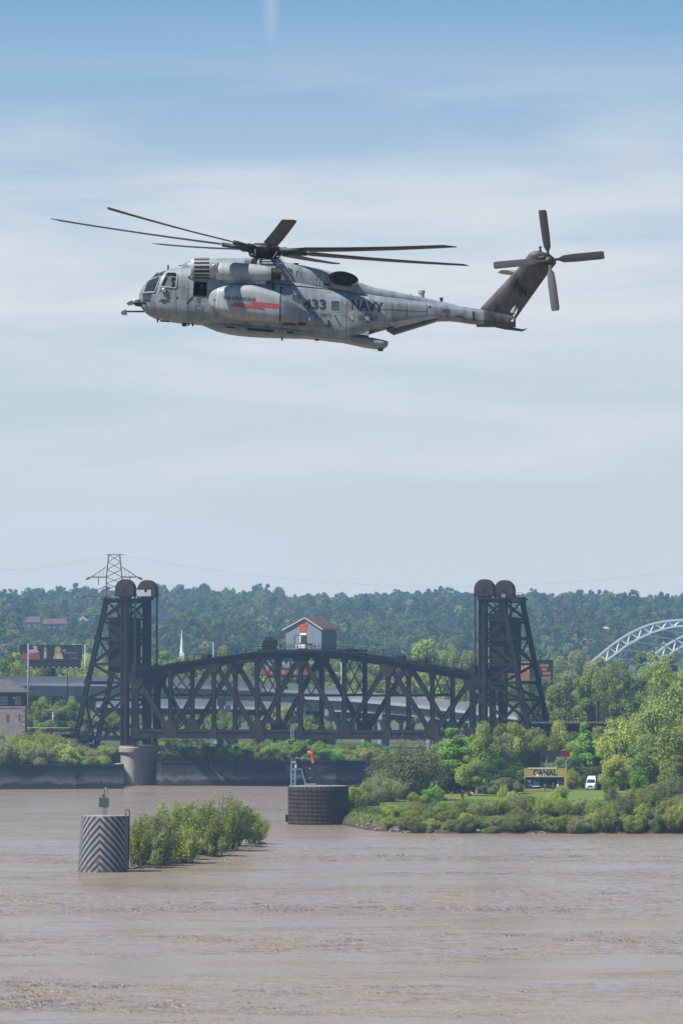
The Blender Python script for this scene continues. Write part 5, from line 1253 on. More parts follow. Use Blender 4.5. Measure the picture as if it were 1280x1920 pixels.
# sponsons
class Spon:
    st = np.array([(392.5,563,571,1.5),(395,556,577,1.9),(400,550.5,584,2.25),(410,545.5,591.5,2.55),(425,541.5,598.5,2.72),(445,539.5,604,2.80),(470,540,606.5,2.82),(495,545.5,608.5,2.82),(527,556.5,611,2.80),(550,568.5,612.5,2.55),(580,588,613.5,2.0),(600,602,614,1.65),(613,611,614.2,1.4)], float)
    def sec(s, px): return [float(pchip(s.st[:,0], s.st[:,k], px)) for k in (1,2,3)]
    def y(s, px, py):
        t, b, yo = s.sec(px); c, h = (t+b)/2, (b-t)/2; q = min(0.999, abs((py-c)/h)); return 1.1+(yo-1.1)*(1-q**5)**(1/5)
SP = Spon()
def sponson(s):
    root = holder('sponson', heli)
    def loft(x0, x1, n, name, m_):
        m = MB(); nr = 26
        for x in np.linspace(x0, x1, n):
            t, b, yo = SP.sec(x); c, h = (t+b)/2, (b-t)/2
            for k in range(nr):
                a = -math.pi/2+math.pi*k/(nr-1); y = 1.0+(yo-1.0)*abs(math.cos(a))**0.4; z = h*math.copysign(abs(math.sin(a))**0.4, math.sin(a)); m.v.append(tuple(hv(x, c-z, s*y)))
        for j in range(n-1): m.f += [(j*nr+k, j*nr+k+1, (j+1)*nr+k+1, (j+1)*nr+k) for k in range(nr-1)]
        m.f += [tuple(range(nr)), tuple(range((n-1)*nr, n*nr))[::-1]]
        m.build(name, m_, root, smooth='auto')
    loft(392.5, 526.5, 44, 'fuel_tank', HG3); loft(527.5, 613, 26, 'sponson_tail', HG)
    strip('tank_band', [(412,547),(408,588)], 0.02, WHITE, root, 0.004, SP, s)
    strip('tank_joint', [(527,556.5),(526,580),(525,610)], 0.03, HDK, root, -0.01, SP, s)
    MB().lathe([(-0.05,0.02),(-0.02,0.055),(0.03,0.065)], hv(404,568.5,s*(SP.y(404,568.5)+0.02)), 'Y', 10).build('navigation_light', mat('red_lens', (0.5,0.03,0.03), None, 0.2), root, smooth=True)
    RED = mat('marking_red', (0.32,0.055,0.065), (0.24,0.075,0.08), 0.6, 3)
    bolt = [[(418,578),(444,577.2),(441,580.8)],[(441,576),(470,578.5),(462,581.5),(452,580.5)],[(441,576),(444,577.2),(452,580.5),(441,580.8)],[(441,580.8),(452,580.5),(463,585.5)],[(470,578.5),(527,577.5),(528,587),(488,583),(462,581.5)],[(471,574),(497,575.5),(527,577.8),(470,578.5)],[(471,574),(484,579),(470,579.5)],[(478,582),(490,583.2),(501,588.8)]]
    bolt = [[(418.5,578.2),(445,577.3),(441,576.0),(462,577.2),(459,580),(470,579.6),(464,581.5),(459,585),(452,582.8),(446,581.8),(436,580.5)]]
    pts1 = [(418.5,578.2),(443,577.6),(439.5,574.8),(460,576.5),(458.5,578.8),(478,579.2),(469.5,573.2),(488,574.3),(527,577.8),(528,586.5),(490.5,583.8),(500,588.6),(468,583.8),(453,582.2),(464,585.6),(440,581.8)]
    bm = bmesh.new(); vs = [bm.verts.new(hv(x,y,s*(SP.y(x,y)+0.015))) for x,y in pts1]; bm.faces.new(vs); bmesh.ops.triangulate(bm, faces=bm.faces); me = bpy.data.meshes.new('lightning'); bm.to_mesh(me); bm.free()
    ob('lightning_bolt', me, RED, root)
    letters('SEA DRAGONS', 421, 562, 60, 6.4, MARK, root, lambda x,y: SP.y(x,y)+0.015, 0.075, 'squadron_lettering', 0.016, s)
    for q in ((531,610,556,612.5),(560,611.5,574,613)): 
        m = MB(); m.plate([hv(q[0],613.4,s*1.7),hv(q[2],614.4,s*1.7),hv(q[2],614.4,s*2.05),hv(q[0],613.4,s*2.25)], (0,0,-1), 0.03); m.build('gear_bay', HDK, root)
    MB().lathe([(-0.015,0.09),(0.015,0.09)], hv(579,604,s*(SP.y(579,600)+0.0)), 'Y', 14).build('filler_cap', HG2, root)
both(sponson)
# engines: dust filter barrels, nacelles and exhausts
def filt(px0, px1, py, r, port, nm, rear):
    t = holder(nm, heli); c = hv(px0, py, port); Ln = (px1-px0)/HS
    MB().lathe([(-0.05,r*0.80),(0,r*0.92),(0.06,r*0.97),(Ln*0.72,r),(Ln*0.80,r*0.98),(Ln,r*rear)], c, 'X', 28).build('filter_barrel', HG2, t, smooth='auto')
    n = 14
    for k in range(n):
        a = 2*math.pi*k/n; m = MB(); w = 0.125
        for x, rr in ((Ln*0.10,r*0.985),(Ln*0.70,r*1.008)):
            for da in (-w, 0, w): m.v.append((c.x+x, c.y+math.cos(a+da)*rr*1.006, c.z+math.sin(a+da)*rr*1.006))
        m.f = [(0,1,4,3),(1,2,5,4)]; m.build('filter_slot', HDK, t)
    for k in range(3):
        a = 0.15+2.1*k; MB().lathe([(-0.1,0.02),(-0.06,0.09),(0.05,0.10),(0.12,0.03)], (c.x+Ln*0.86, c.y-math.cos(a)*r*0.95, c.z+math.sin(a)*r*0.95), 'X', 10).build('filter_valve', mat('polished_metal', (0.5,0.5,0.52)), t, smooth=True)
    return t
def engine(s):
    filt(361, 409, 506.5, 0.545, s*1.42, 'engine_filter', 0.86)
    t = holder('engine_nacelle', heli); c = hv(406, 513.5, s*1.42); k = 1/HS
    rows = [(0,0.46,0,-0.02),(10*k,0.52,0,0),(35*k,0.545,0,-1.5*k),(65*k,0.52,0,-3*k),(90*k,0.45,0,-4*k),(103*k,0.36,0,-4.5*k)]
    MB().lathe(rows, c, 'X', 28).build('nacelle_shell', HG2, t, smooth='auto')
    e = hv(506, 517.5, s*1.42)
    MB().lathe([(0,0.33),(3*k,0.34),(6*k,0.31)], e, 'X', 24).build('nacelle_collar', BURN, t, smooth='auto')
    m = MB(); m.lathe([(4*k,0.30),(22*k,0.30),(22*k,0.265),(6*k,0.26)], e, 'X', 24, ends=False); m.build('exhaust_pipe', BURN, t, smooth='auto')
    MB().lathe([(5.5*k,0.265),(7*k,0.265)], e, 'X', 20).build('exhaust_core', HDK, t)
    m = MB(); m.bar(hv(420,529,s*1.2), hv(500,533,s*1.2), 0.34, 0.9, ZV); m.build('nacelle_pylon', HG, t)
    for q in (480,): 
        pass
both(engine)
filt(485, 533, 498.5, 0.36, 0.62, 'centre_engine_filter', 0.62); filt(485, 533, 498.5, 0.36, -0.62, 'centre_engine_filter', 0.62)
def strutv(s):
    MB().bar(hv(530,497,s*0.75), hv(546,510,s*1.02), 0.10, 0.1, ZV).build('filter_strut', HDK, heli)
both(strutv)
# big oval exhaust of the centre engine (port side)
ex = holder('centre_exhaust', heli)
def oval(px, py, rx, ry, tilt, port, n=28): return [hv(px+rx*math.cos(2*math.pi*k/n)*math.cos(tilt)-ry*math.sin(2*math.pi*k/n)*math.sin(tilt), py+rx*math.cos(2*math.pi*k/n)*math.sin(tilt)+ry*math.sin(2*math.pi*k/n)*math.cos(tilt), port+0.45*((px+rx*math.cos(2*math.pi*k/n)-640)/27)*-1*0.0) for k in range(n)]
m = MB(); n = 28; rings = [oval(641,525,24,13,0.17,0.7), oval(643,525.5,26,13.5,0.17,1.1), oval(647,526.5,25,12.5,0.17,1.28), oval(647.5,526.5,23,11,0.17,1.24), oval(646,526,20,9.5,0.17,0.9)]
for r_ in rings: m.v += [tuple(p) for p in r_]
for j in range(4): m.f += [(j*n+k, j*n+(k+1)%n, (j+1)*n+(k+1)%n, (j+1)*n+k) for k in range(n)]
m.build('exhaust_duct', BURN, ex, smooth='auto')
MB().add(oval(646.5,526.2,21,10,0.17,1.0), [tuple(range(n))]).build('exhaust_mouth', HDK, ex)
# spine fittings
for px_, py_, r_, h_, mm in ((790,557,0.19,0.36,HG2),(827,566.5,0.10,0.25,HDK),(555,497,0.16,0.1,BURN)):
    MB().lathe([(-0.1,r_*0.8),(h_*0.55,r_*0.8),(h_*0.6,r_),(h_,r_)], hv(px_,py_,0), 'Z', 14).build('spine_vent', mm, heli, smooth='auto')
strip('spine_cable', [(565,498),(600,505)], 0.015, HDK, heli, 0.0, DOG)
MB().tube([hv(770,557,0.1),hv(770,551,0.1)], 0.03, 6).build('spine_antenna', HDK, heli)
# nose fittings: mirrors, pitot heads, antennas, wire cutter
for (a, b, q, port) in (((283,571.5),(256,571),[(238.5,571.5),(247,566.5),(251.5,567),(252,573.5),(243,575.5)],0.95),((270,583.5),(238,583),[(226.5,586),(229,582),(236.5,579.5),(238.5,590),(229,589.5)],-0.35)):
    t = holder('rear_view_mirror', heli)
    MB().tube([hv(*a,port*0.8),hv(*b,port),hv(b[0]-4,b[1],port)], 0.05, 8).build('mirror_arm', HDK, t, smooth=True)
    m = MB(); m.plate([hv(x,y,port+0.1) for x,y in q], (0,1,0), 0.2); m.build('mirror_shell', mat('mirror_grey', (0.10,0.10,0.10), None, 0.5), t)
MB().lathe([(-0.2,0.04),(-0.12,0.16),(0.05,0.2),(0.3,0.2)], hv(258,569,0.3), 'X', 14).build('nose_sensor', HDK, heli, smooth=True)
for px_, y0, y1, port in ((315.5,503.5,497,0),(296,599,605,0.2),(354,606.5,612,0.3),(362,607,613,0.5),(407,617,622,0.4),(529,631,639,0.2)):
    MB().tube([hv(px_,y0-2 if y1>y0 else y0+3,port),hv(px_,y1,port)], [0.06,0.045], 8).build('blade_antenna', HDK, heli)
for px_, py_, w_ in ((346,607.5,9),(594,634.5,8)): MB().box(tuple(hv(px_-w_/2,py_+4,0.25)), tuple(hv(px_+w_/2,py_-3,-0.25))).build('belly_box', HDK, heli)
m = MB(); m.plate([hv(343,508,0.05),hv(345.5,507.5,0.05),hv(344.5,499.5,0.05),(hv(333,498,0.05)),hv(344,496.5,0.05),hv(346.5,498,0.05),hv(347.5,508,0.05)], (0,1,0), 0.1); m.build('wire_cutter', HDK, heli)
MB().tube([hv(355,524,1.3),hv(360,521,1.42),hv(361,512,1.45)], 0.04, 8).build('intake_pipe', HDK, heli)
for px_, y0, y1 in ((527.5,541,565),(513,533,544),(616,604,616)):
    MB().bar(hv(px_,y0,FUS.y(px_,y0)+0.05), hv(px_,y1,FUS.y(px_,y1)+0.08), 0.07, 0.08, UV).build('whip_antenna', HDK, heli)
    MB().box(tuple(hv(px_-2.5,y1+1.5,FUS.y(px_,y1)+0.12)), tuple(hv(px_+2.5,y1-2,FUS.y(px_,y1)-0.02))).build('antenna_foot', HDK, heli)
# main rotor -----------------------------------------------------------------
HUB = hv(497, 470, 0); rot = holder('main_rotor', heli, HUB)
rot.rotation_euler = (0, 0.0998, 0)      # disc rises towards the nose
MB().lathe([(-0.75,0.36),(-0.45,0.42),(-0.2,0.75),(-0.02,0.95),(0.10,1.02),(0.2,0.98),(0.34,0.62),(0.40,0.2)], (0,0,0), 'Z', 32).build('rotor_hub', HB, rot, smooth='auto')
MB().lathe([(-0.42,0.72),(-0.36,0.80),(-0.30,0.72)], (0,0,0), 'Z', 28).build('swashplate', HDK, rot, smooth='auto')
MB().lathe([(-1.4,0.30),(-0.3,0.30)], (0,0,0), 'Z', 20).build('rotor_mast', HDK, rot, smooth='auto')
for k in range(14):
    a = 2*math.pi*k/14; MB().tube([(math.cos(a)*0.78,math.sin(a)*0.78,-0.4),(math.cos(a+0.12)*0.98,math.sin(a+0.12)*0.98,-0.02)], 0.035, 6).build('pitch_link', mat('polished_metal', (0.5,0.5,0.52)) if k % 3 == 0 else HDK, rot)
bl = MB(); RB = 12.04; NS = 20
prof = [(-0.5,0.0),(-0.44,0.042),(-0.25,0.06),(0.1,0.052),(0.5,0.0),(0.1,-0.04),(-0.25,-0.046),(-0.44,-0.032)]
for i in range(NS+1):
    r = 2.3 + (RB-2.3)*i/NS; ch_ = 0.80*(1.0 if i > 0 else 0.6); sweep = 0.0
    if i == NS: ch_ = 0.30; sweep = 0.22
    if i == NS-1: ch_ = 0.78
    tw = math.radians(11 - 9*i/NS); zc = 0.05 + 0.035*r + 0.0022*(r-2.3)**2
    for x, y in prof:
        u, w = x*ch_+sweep, y*ch_*1.1; bl.v.append((r, u*math.cos(tw)-w*math.sin(tw), zc - u*math.sin(tw)*1.0 + w*math.cos(tw)))
n = len(prof)
for i in range(NS): bl.f += [(i*n+k, i*n+(k+1)%n, (i+1)*n+(k+1)%n, (i+1)*n+k) for k in range(n)]
bl.f += [tuple(range(n)), tuple(range(NS*n,(NS+1)*n))]
blade_me = bl.mesh('blade', smooth='auto'); blade_me.materials.append(HB)
cf = MB(); cf.tube([(0.8,0,0.02),(1.3,0,0.06),(1.5,0,0.07),(2.4,0,0.13)], [0.17,0.19,0.12,0.13], 10); cf_me = cf.mesh('cuff', smooth=True); cf_me.materials.append(HB)
dp = MB(); dp.tube([(1.0,0.28,0.05),(1.7,0.3,0.1)], 0.075, 8); dp_me = dp.mesh('damper', smooth=True); dp_me.materials.append(HDK)
for k in range(7):
    a = math.radians(174 + k*360/7)      # world angle: 0 = tail, near side negative y
    b_ = holder('rotor_blade', rot); b_.rotation_euler = (0,0,a)
    ob('blade', blade_me, None, b_); ob('blade_cuff', cf_me, None, b_); ob('lag_damper', dp_me, None, b_)
# tail pylon, canted towards port --------------------------------------------
def pyl(py):      # leading, trailing column and thickness at a row
    return float(np.interp(py, [474,477,481,488,496,510,577,600,615], [1001,993,988,983,976.5,965,901,893,892])), float(np.interp(py, [474,477,480,487,496,516,577,597,604,613], [1008,1020,1028,1037,1041,1025,981,967,965,960]))
def pcant(py): return max(0.0, (585-py)/HS)*math.tan(math.radians(20))
m = MB(); rowsy = list(np.linspace(474,613,44)); pr = [(0,0),(0.06,0.5),(0.2,0.92),(0.4,1.0),(0.75,0.7),(1,0.12),(1,-0.12),(0.75,-0.7),(0.4,-1.0),(0.2,-0.92),(0.06,-0.5)]
for py in rowsy:
    l_, t_ = pyl(py); th = float(np.interp(py, [474,480,490,520,600,613], [0.05,0.28,0.34,0.26,0.33,0.28]))
    for u, w in pr: m.v.append(tuple(hv(l_+(t_-l_)*u, py, pcant(py)+w*th)))
n = len(pr)
for j in range(len(rowsy)-1): m.f += [(j*n+k, j*n+(k+1)%n, (j+1)*n+(k+1)%n, (j+1)*n+k) for k in range(n)]
m.f += [tuple(range(n))[::-1], tuple(range((len(rowsy)-1)*n, len(rowsy)*n))]
pyo = m.build('tail_pylon', HT, heli, smooth='auto')
letters('A', 962, 525, 11.5, 19, HDK, pyo, lambda x,y: pcant(y)+0.30, 0, 'tail_code', 0.03); letters('N', 975, 540, 10, 18, HDK, pyo, lambda x,y: pcant(y)+0.29, 0, 'tail_code', 0.03)
def ppatch(nm, pts, m_, off=0.31): 
    MB().add([hv(x,y,pcant(y)+off) for x,y in pts], [tuple(range(len(pts)))]).build(nm, m_, pyo, fix=False)
SHINE = mat('polished_metal', (0.5,0.5,0.52))
ppatch('gearbox_window', [(1005,485.5),(1015,484),(1018,485),(1013,487.5),(1006,488)], SHINE, 0.37); ppatch('gearbox_window', [(1032,489.5),(1035,489),(1038,493),(1035,494)], SHINE, 0.34)
for q in ([(956,585),(961,576),(965,573.5),(966,576),(962,587),(958,588)],[(963,587),(969,578),(970,580),(966,591)],[(960.5,591),(964,590),(964,594),(962,594)]): ppatch('access_panel', q, WHITE, 0.34)
for q in ([(947,599.5),(949.5,599.5),(949.5,602),(947,602)],[(957,602),(962,598.5),(961,603.5),(957,604)]): ppatch('access_panel', q, WHITE, 0.36)
MB().lathe([(0,0.09),(0.2,0.05),(0.24,0.1),(0.33,0.02)], hv(1010.5,476,pcant(476)), 'Z', 10).build('beacon', HDK, heli, smooth='auto')
# stabiliser on the starboard side, braced to the pylon
m = MB(); st_rows = [(962,1006,512,0.35,0.10),(950,990,502,-1.4,0.09),(942,978,497.5,-3.0,0.07),(937,966,496.5,-5.0,0.05)]; pr2 = [(0,0),(0.3,1),(0.7,0.7),(1,0.05),(0.7,-0.7),(0.3,-1)]
for l_, t_, py, port, th in st_rows:
    for u, w in pr2: m.v.append(tuple(hv(l_+(t_-l_)*u, py+u*5-w*th*HS*0.5, port)))
n = len(pr2)
for j in range(3): m.f += [(j*n+k, j*n+(k+1)%n, (j+1)*n+(k+1)%n, (j+1)*n+k) for k in range(n)]
m.f += [tuple(range(n))[::-1], tuple(range(3*n,4*n))]
m.build('stabiliser', HG, heli, smooth='auto')
MB().tube([hv(975,540,0.4),hv(962,500,-2.6)], 0.05, 8).build('stabiliser_strut', HG, heli)
# tail rotor on the port side of the pylon
tr = holder('tail_rotor', heli, hv(1026, 494, pcant(494)+0.55)); tr.rotation_euler = (math.radians(-20), 0, 0)
MB().lathe([(-0.22,0.05),(-0.16,0.18),(-0.02,0.24),(0.12,0.24),(0.4,0.16),(0.55,0.16)], (0,-0.05,0), 'Y', 20).build('tail_rotor_hub', HB, tr, smooth='auto')
tbm = MB(); pr3 = [(-0.5,0),(-0.3,0.06),(0.2,0.045),(0.5,0),(0.2,-0.04),(-0.3,-0.05)]
for i, (r, ch_) in enumerate(((0.15,0.14),(0.55,0.16),(0.8,0.40),(1.4,0.47),(2.2,0.47),(2.9,0.47),(3.05,0.40))):
    tw = math.radians(14-7*r/3)
    for x, y in pr3: u, w = x*ch_, y*ch_; tbm.v.append((u*math.cos(tw), -0.1+u*math.sin(tw)+w, r))
n = len(pr3)
for i in range(6): tbm.f += [(i*n+k, i*n+(k+1)%n, (i+1)*n+(k+1)%n, (i+1)*n+k) for k in range(n)]
tbm.f += [tuple(range(n))[::-1], tuple(range(6*n,7*n))]
tb_me = tbm.mesh('tail_blade', smooth='auto'); tb_me.materials.append(HB)
for k in range(4):
    o = ob('tail_rotor_blade', tb_me, None, tr); o.rotation_euler = (0, math.radians(-6+90*k), 0)
# tail skid
m = MB(); m.tube([hv(928,612,0.0),hv(945,614.5,0),hv(979,619.5,0)], [0.06,0.1,0.07], 8); m.build('tail_skid', HT, heli, smooth=True)
MB().plate([hv(977,621,0.05),hv(981,620.5,0.05),hv(988,616,0.05),hv(985,616.3,0.05),hv(979,617.5,0.05)], (0,1,0), 0.1).build('skid_shoe', HDK, heli)
# crew aboard
hw_ = heli.matrix_world if False else None
def aboard(px, py, port): return heli.location + hv(px, py, port)
OLV = (0.05,0.055,0.045)
seatm = mat('seat_cloth', (0.03,0.03,0.032), None, 0.9)
for port in (0.5,):
    st_ = holder('pilot_seat', heli); MB().box(tuple(hv(318,562,port+0.25)), tuple(hv(333,556,port-0.25))).build('seat_pan', seatm, st_); MB().box(tuple(hv(331,556,port+0.25)), tuple(hv(335,530,port-0.25))).build('seat_back', seatm, st_)
person(aboard(326, 556.5+0.31*HS, 0.52), 1.75, 'sit', OLV, OLV, math.radians(-90), 'pilot in dark flight suit and helmet behind the cockpit side window', helmet=(0.16,0.16,0.165))
person(aboard(379, 591, 0.5), 1.62, 'stand', OLV, OLV, math.radians(0), 'crew member with white helmet at the open hatch of the helicopter', helmet=(0.6,0.6,0.58))
def where(px):
    for lim, s in ((35,'at the left edge'),(100,'near the signal house'),(170,'left of the left tower'),(250,'behind the left tower'),(300,'just right of the left tower'),(380,'at the left end of the truss'),(460,'under the left quarter of the truss'),(535,'left of the machine house'),(632,'below the machine house'),(700,'right of the machine house'),(780,'at the right half of the truss'),(870,'left of the right tower'),(930,'under the right tower'),(985,'left of the yellow sign'),(1065,'in line with the yellow sign'),(1125,'in line with the white van'),(1180,'right of the white van'),(1235,'near the right edge')):
        if px < lim: return s
    return 'at the right edge'
COLW = {'mid':'mid green','yellow':'yellow green','fresh':'fresh green','dark':'dark green','grey':'pale grey green','olive':'olive green'}
SHW = {'round':'round headed','tall':'upright','open':'loose crowned','bush':'rounded','spray':'feathery','willow':'wide feathery'}
def ml(kd, lf, what, px): return '%s %s %s, %s' % (SHW[kd], COLW[lf], what, where(px))
# ---------------------------------------------------------------- striped mooring cell in the river
dY = YW(1636)+3.0; dR = 46.0/F*dY; dH = PZ(1530, dY)-0.0
DS = bpy.data.materials.new('chevron_paint'); DS.use_nodes = True; nt = DS.node_tree; N = nt.nodes.new; L = nt.links.new
pb = nt.nodes['Principled BSDF']; pb.inputs['Roughness'].default_value = 0.7
tcn = N('ShaderNodeTexCoord'); sp = N('ShaderNodeSeparateXYZ'); L(tcn.outputs['Object'], sp.inputs[0])
def mth(op, a, b=None, c=None):
    n = N('ShaderNodeMath'); n.operation = op
    for i, v in enumerate((a, b, c)):
        if v is None: continue
        if isinstance(v, (int, float)): n.inputs[i].default_value = v
        else: L(v, n.inputs[i])
    return n.outputs[0]
ang = mth('ARCTAN2', sp.outputs['X'], mth('MULTIPLY', sp.outputs['Y'], -1.0))
arc = mth('MULTIPLY', mth('ABSOLUTE', mth('ADD', ang, 0.075)), dR)
wn1 = N('ShaderNodeTexNoise'); wn1.inputs['Scale'].default_value = 1.3; wn1.inputs['Detail'].default_value = 5; L(tcn.outputs['Object'], wn1.inputs['Vector'])
wig = mth('MULTIPLY', mth('SUBTRACT', wn1.outputs['Fac'], 0.5), 0.10)
ph = mth('FRACT', mth('DIVIDE', mth('ADD', mth('ADD', mth('MULTIPLY', arc, 1.05), sp.outputs['Z']), wig), 13.75/F*dY))
st1 = mth('GREATER_THAN', ph, 0.5)
n3 = N('ShaderNodeTexNoise'); n3.inputs['Scale'].default_value = 0.9; n3.inputs['Detail'].default_value = 9; n3.inputs['Roughness'].default_value = 0.72
mp3 = N('ShaderNodeMapping'); mp3.inputs['Scale'].default_value = (1.6,1.6,0.5); L(tcn.outputs['Object'], mp3.inputs[0]); L(mp3.outputs[0], n3.inputs['Vector'])
low = mth('MULTIPLY', mth('SUBTRACT', 1.0, mth('DIVIDE', sp.outputs['Z'], 3.0)), 0.13)
wear = mth('GREATER_THAN', mth('ADD', n3.outputs['Fac'], mth('MAXIMUM', low, 0.0)), 0.63)
c1 = N('ShaderNodeMix'); c1.data_type = 'RGBA'; c1.inputs['A'].default_value = (0.022,0.018,0.02,1); c1.inputs['B'].default_value = (0.20,0.20,0.225,1); L(st1, c1.inputs['Factor'])
c2 = N('ShaderNodeMix'); c2.data_type = 'RGBA'; c2.inputs['B'].default_value = (0.085,0.07,0.062,1); L(c1.outputs['Result'], c2.inputs['A']); L(mth('MULTIPLY', wear, 0.8), c2.inputs['Factor'])
L(c2.outputs['Result'], pb.inputs['Base Color'])
dol = thing('mooring_cell', 'round mooring cell painted with black and white chevrons, standing in the river', 'mooring cell', (PX(193, dY), dY, 0))
m = MB(); n = 96; rows = [(-1.0,1.012),(0.0,1.0),(dH*0.5,0.985),(dH-0.12,0.955),(dH,0.95)]
for z, k in rows:
    for i in range(n):
        a = 2*math.pi*i/n; r = dR*k*(1+0.006*math.cos(12*a*1.0)+ (0.004 if i % 4 < 2 else 0)); m.v.append((r*math.cos(a)+0.045*z, r*math.sin(a), z - (0.0 if z < dH-0.2 else 0.10*math.cos(a)*1.2 if False else 0)))
for j in range(len(rows)-1): m.f += [(j*n+k, j*n+(k+1)%n, (j+1)*n+(k+1)%n, (j+1)*n+k) for k in range(n)]
m.f += [tuple(range((len(rows)-1)*n, len(rows)*n))]
m.build('cell_wall', DS, dol)
m = MB(); m.lathe([(dH-0.02,dR*0.88),(dH+0.06,dR*0.88)], (0.045*dH,0,0), 'Z', 40); m.build('cell_cap', CONC2, dol)
# ladder hoops at its right side
def dp(px, py, dy=0): q = P(px, py, dY+dy); return q - dol.location
m = MB(); hoop = [dp(235.5,1627,-0.2), dp(236,1560), dp(236.2,1523), dp(236.8,1519), dp(239.5,1517.3), dp(242.3,1519), dp(243,1523), dp(242.5,1560), dp(241.5,1600), dp(241,1630)]
m.tube(hoop, 0.065, 8); m.build('ladder_hoop', HDK, dol, smooth=True)
for k in range(10): MB().tube([dp(236,1537+9.5*k), dp(242,1537+9.5*k)], 0.035, 6).build('ladder_rung', HDK, dol)
# day mark on top
dm_ = thing('channel_marker', 'lattice stand with dark and green day boards on the chevron mooring cell', 'marker', P(195,1532,dY)); o_ = dm_.location.copy()
def mp_(px, py, dy=0): q = P(px,py,dY+dy); return q-o_
for a, b in ((193.2,196.3),(196.6,197.6),(199.5,201.8)): MB().tube([mp_(a,1532),mp_(b,1480,0.0)], 0.03, 6).build('stand_leg', mat('rusty_steel', (0.085,0.045,0.032)), dm_)
for yy in (1524,1516,1508): MB().tube([mp_(193.8,yy),mp_(200.5,yy-3)], 0.02, 6).build('stand_brace', RUST, dm_)
MB().plate([mp_(186.3,1495.3,-0.3),mp_(197,1495.3,-0.55),mp_(196.6,1513.8,-0.55),mp_(186,1513.8,-0.3)], (0,-1,0), 0.03).build('day_board', mat('board_dark', (0.035,0.037,0.05), None, 0.6), dm_)
MB().plate([mp_(197,1495,-0.56),mp_(201.5,1495.3,-0.4),mp_(203.8,1514.5,-0.35),mp_(197.2,1514.2,-0.54)], (0,-1,0), 0.03).build('day_board', mat('board_green', (0.02,0.32,0.10), None, 0.5), dm_)
MB().plate([mp_(202.5,1495.5,-0.36),mp_(205,1496,0.1),mp_(204.3,1514.5,0.1),mp_(203.9,1514.5,-0.34)], (0,-1,0), 0.03).build('day_board', mat('board_dark_green', (0.01,0.10,0.035), None, 0.6), dm_)
MB().lathe([(0,0.07),(0.2,0.09),(0.28,0.05)], mp_(198.6,1480.5), 'Z', 12).build('beacon_lamp', GALV, dm_, smooth='auto')
MB().box(tuple(mp_(192,1494,-0.2)), tuple(mp_(195,1489.5,0.1))).build('solar_box', HDK, dm_)
MB().tube([mp_(196.2,1495),mp_(196.2,1481)], 0.025, 6).build('lamp_cage', GALV, dm_); MB().tube([mp_(201,1495),mp_(201.2,1481.5),mp_(198.6,1479.5)], 0.025, 6).build('lamp_cage', GALV, dm_)

# ---------------------------------------------------------------- rusty sheet pile cell by the island
cY = YW(1547)+5.0; cR = 56.5/F*cY; cH = PZ(1474.5, cY)
SPM = mat('sheet_pile_rust', (0.05,0.03,0.026), (0.02,0.016,0.017), 0.8, 0.9, detail=7, stretch=(1,1,0.5), bump=0.4, bscale=4)
cell = thing('sheet_pile_cell', 'rusty brown sheet pile cell with ribbed wall at the tip of the island', 'mooring cell', (PX(596.5,cY), cY, 0))
m = MB(); n = 240; zr = [-1.0,0.2,cH*0.5,cH]
for z in zr:
    for i in range(n):
        a = 2*math.pi*i/n; k = i % 6; r = cR*(1+(0.0,0.008,0.022,0.022,0.008,0.0)[k]-0.02); m.v.append((r*math.cos(a), r*math.sin(a), z))
for j in range(3): m.f += [(j*n+k, j*n+(k+1)%n, (j+1)*n+(k+1)%n, (j+1)*n+k) for k in range(n)]
m.f += [tuple(range(3*n,4*n))]
m.build('pile_wall', SPM, cell)
for k in range(9): 
    z = 0.35+k*(cH-0.5)/8.6; MB().lathe([(z-0.13,cR*0.985),(z-0.10,cR*1.012),(z+0.10,cR*1.012),(z+0.13,cR*0.985)], (0,0,0), 'Z', 80, ends=False).build('wale', SPM, cell, smooth='auto')
MB().lathe([(cH,cR*0.97),(cH+0.12,cR*0.97)], (0,0,0), 'Z', 60).build('cell_cap', CONC2, cell)
def cp(px, py, dy=0): return P(px,py,cY+dy)-cell.location
m = MB(); m.box(tuple(cp(536,1541,0)), tuple(cp(541,1528,0.9))); m.build('fender_bracket', STEEL2, cell); MB().box(tuple(cp(535.2,1541,-0.3)), tuple(cp(536.6,1526,1.2))).build('fender_plate', STEEL2, cell)
# light frame and windsock on the cell
BLU = mat('blue_grey_paint', (0.22,0.30,0.38), (0.17,0.23,0.30), 0.5, 3)
lf = thing('light_frame', 'blue grey lattice light frame at the left end of the rusty cell', 'light frame', P(549,1474,cY)+Vector((0,0,-0.0))); o_ = lf.location.copy()
zc_ = cH+0.12-o_.z
def lp(px, py, dy=0):
    q = P(px,py,cY+dy)-o_; return Vector((q.x,q.y,max(q.z,zc_)))
for a in (546,553.5):
    for dy in (-0.4,0.5): MB().bar(lp(a,1476,dy), lp(a,1428,dy), 0.13, 0.13, UV).build('frame_leg', BLU, lf)
for k in range(5):
    y0, y1 = 1474-9*k, 1465-9*k; MB().bar(lp(546,y0,-0.4), lp(553.5,y1,-0.4), 0.07, 0.05, ZV).build('frame_brace', BLU, lf); MB().bar(lp(553.5,y0,0.5), lp(546,y1,0.5), 0.07, 0.05, ZV).build('frame_brace', BLU, lf)
MB().box(tuple(lp(545,1431,-0.6)), tuple(lp(554.8,1427,0.7))).build('frame_head', BLU, lf)
MB().tube([lp(553,1428),lp(553,1420.5),lp(558,1420.5)], 0.05, 8).build('lamp_arm', GALV, lf); MB().box(tuple(lp(555.5,1421.8,-0.15)), tuple(lp(559.5,1419.8,0.15))).build('lamp_head', GALV, lf)
MB().box(tuple(lp(553,1439,-0.5)), tuple(lp(556,1431.5,-0.1))).build('control_box', WHITE, lf)
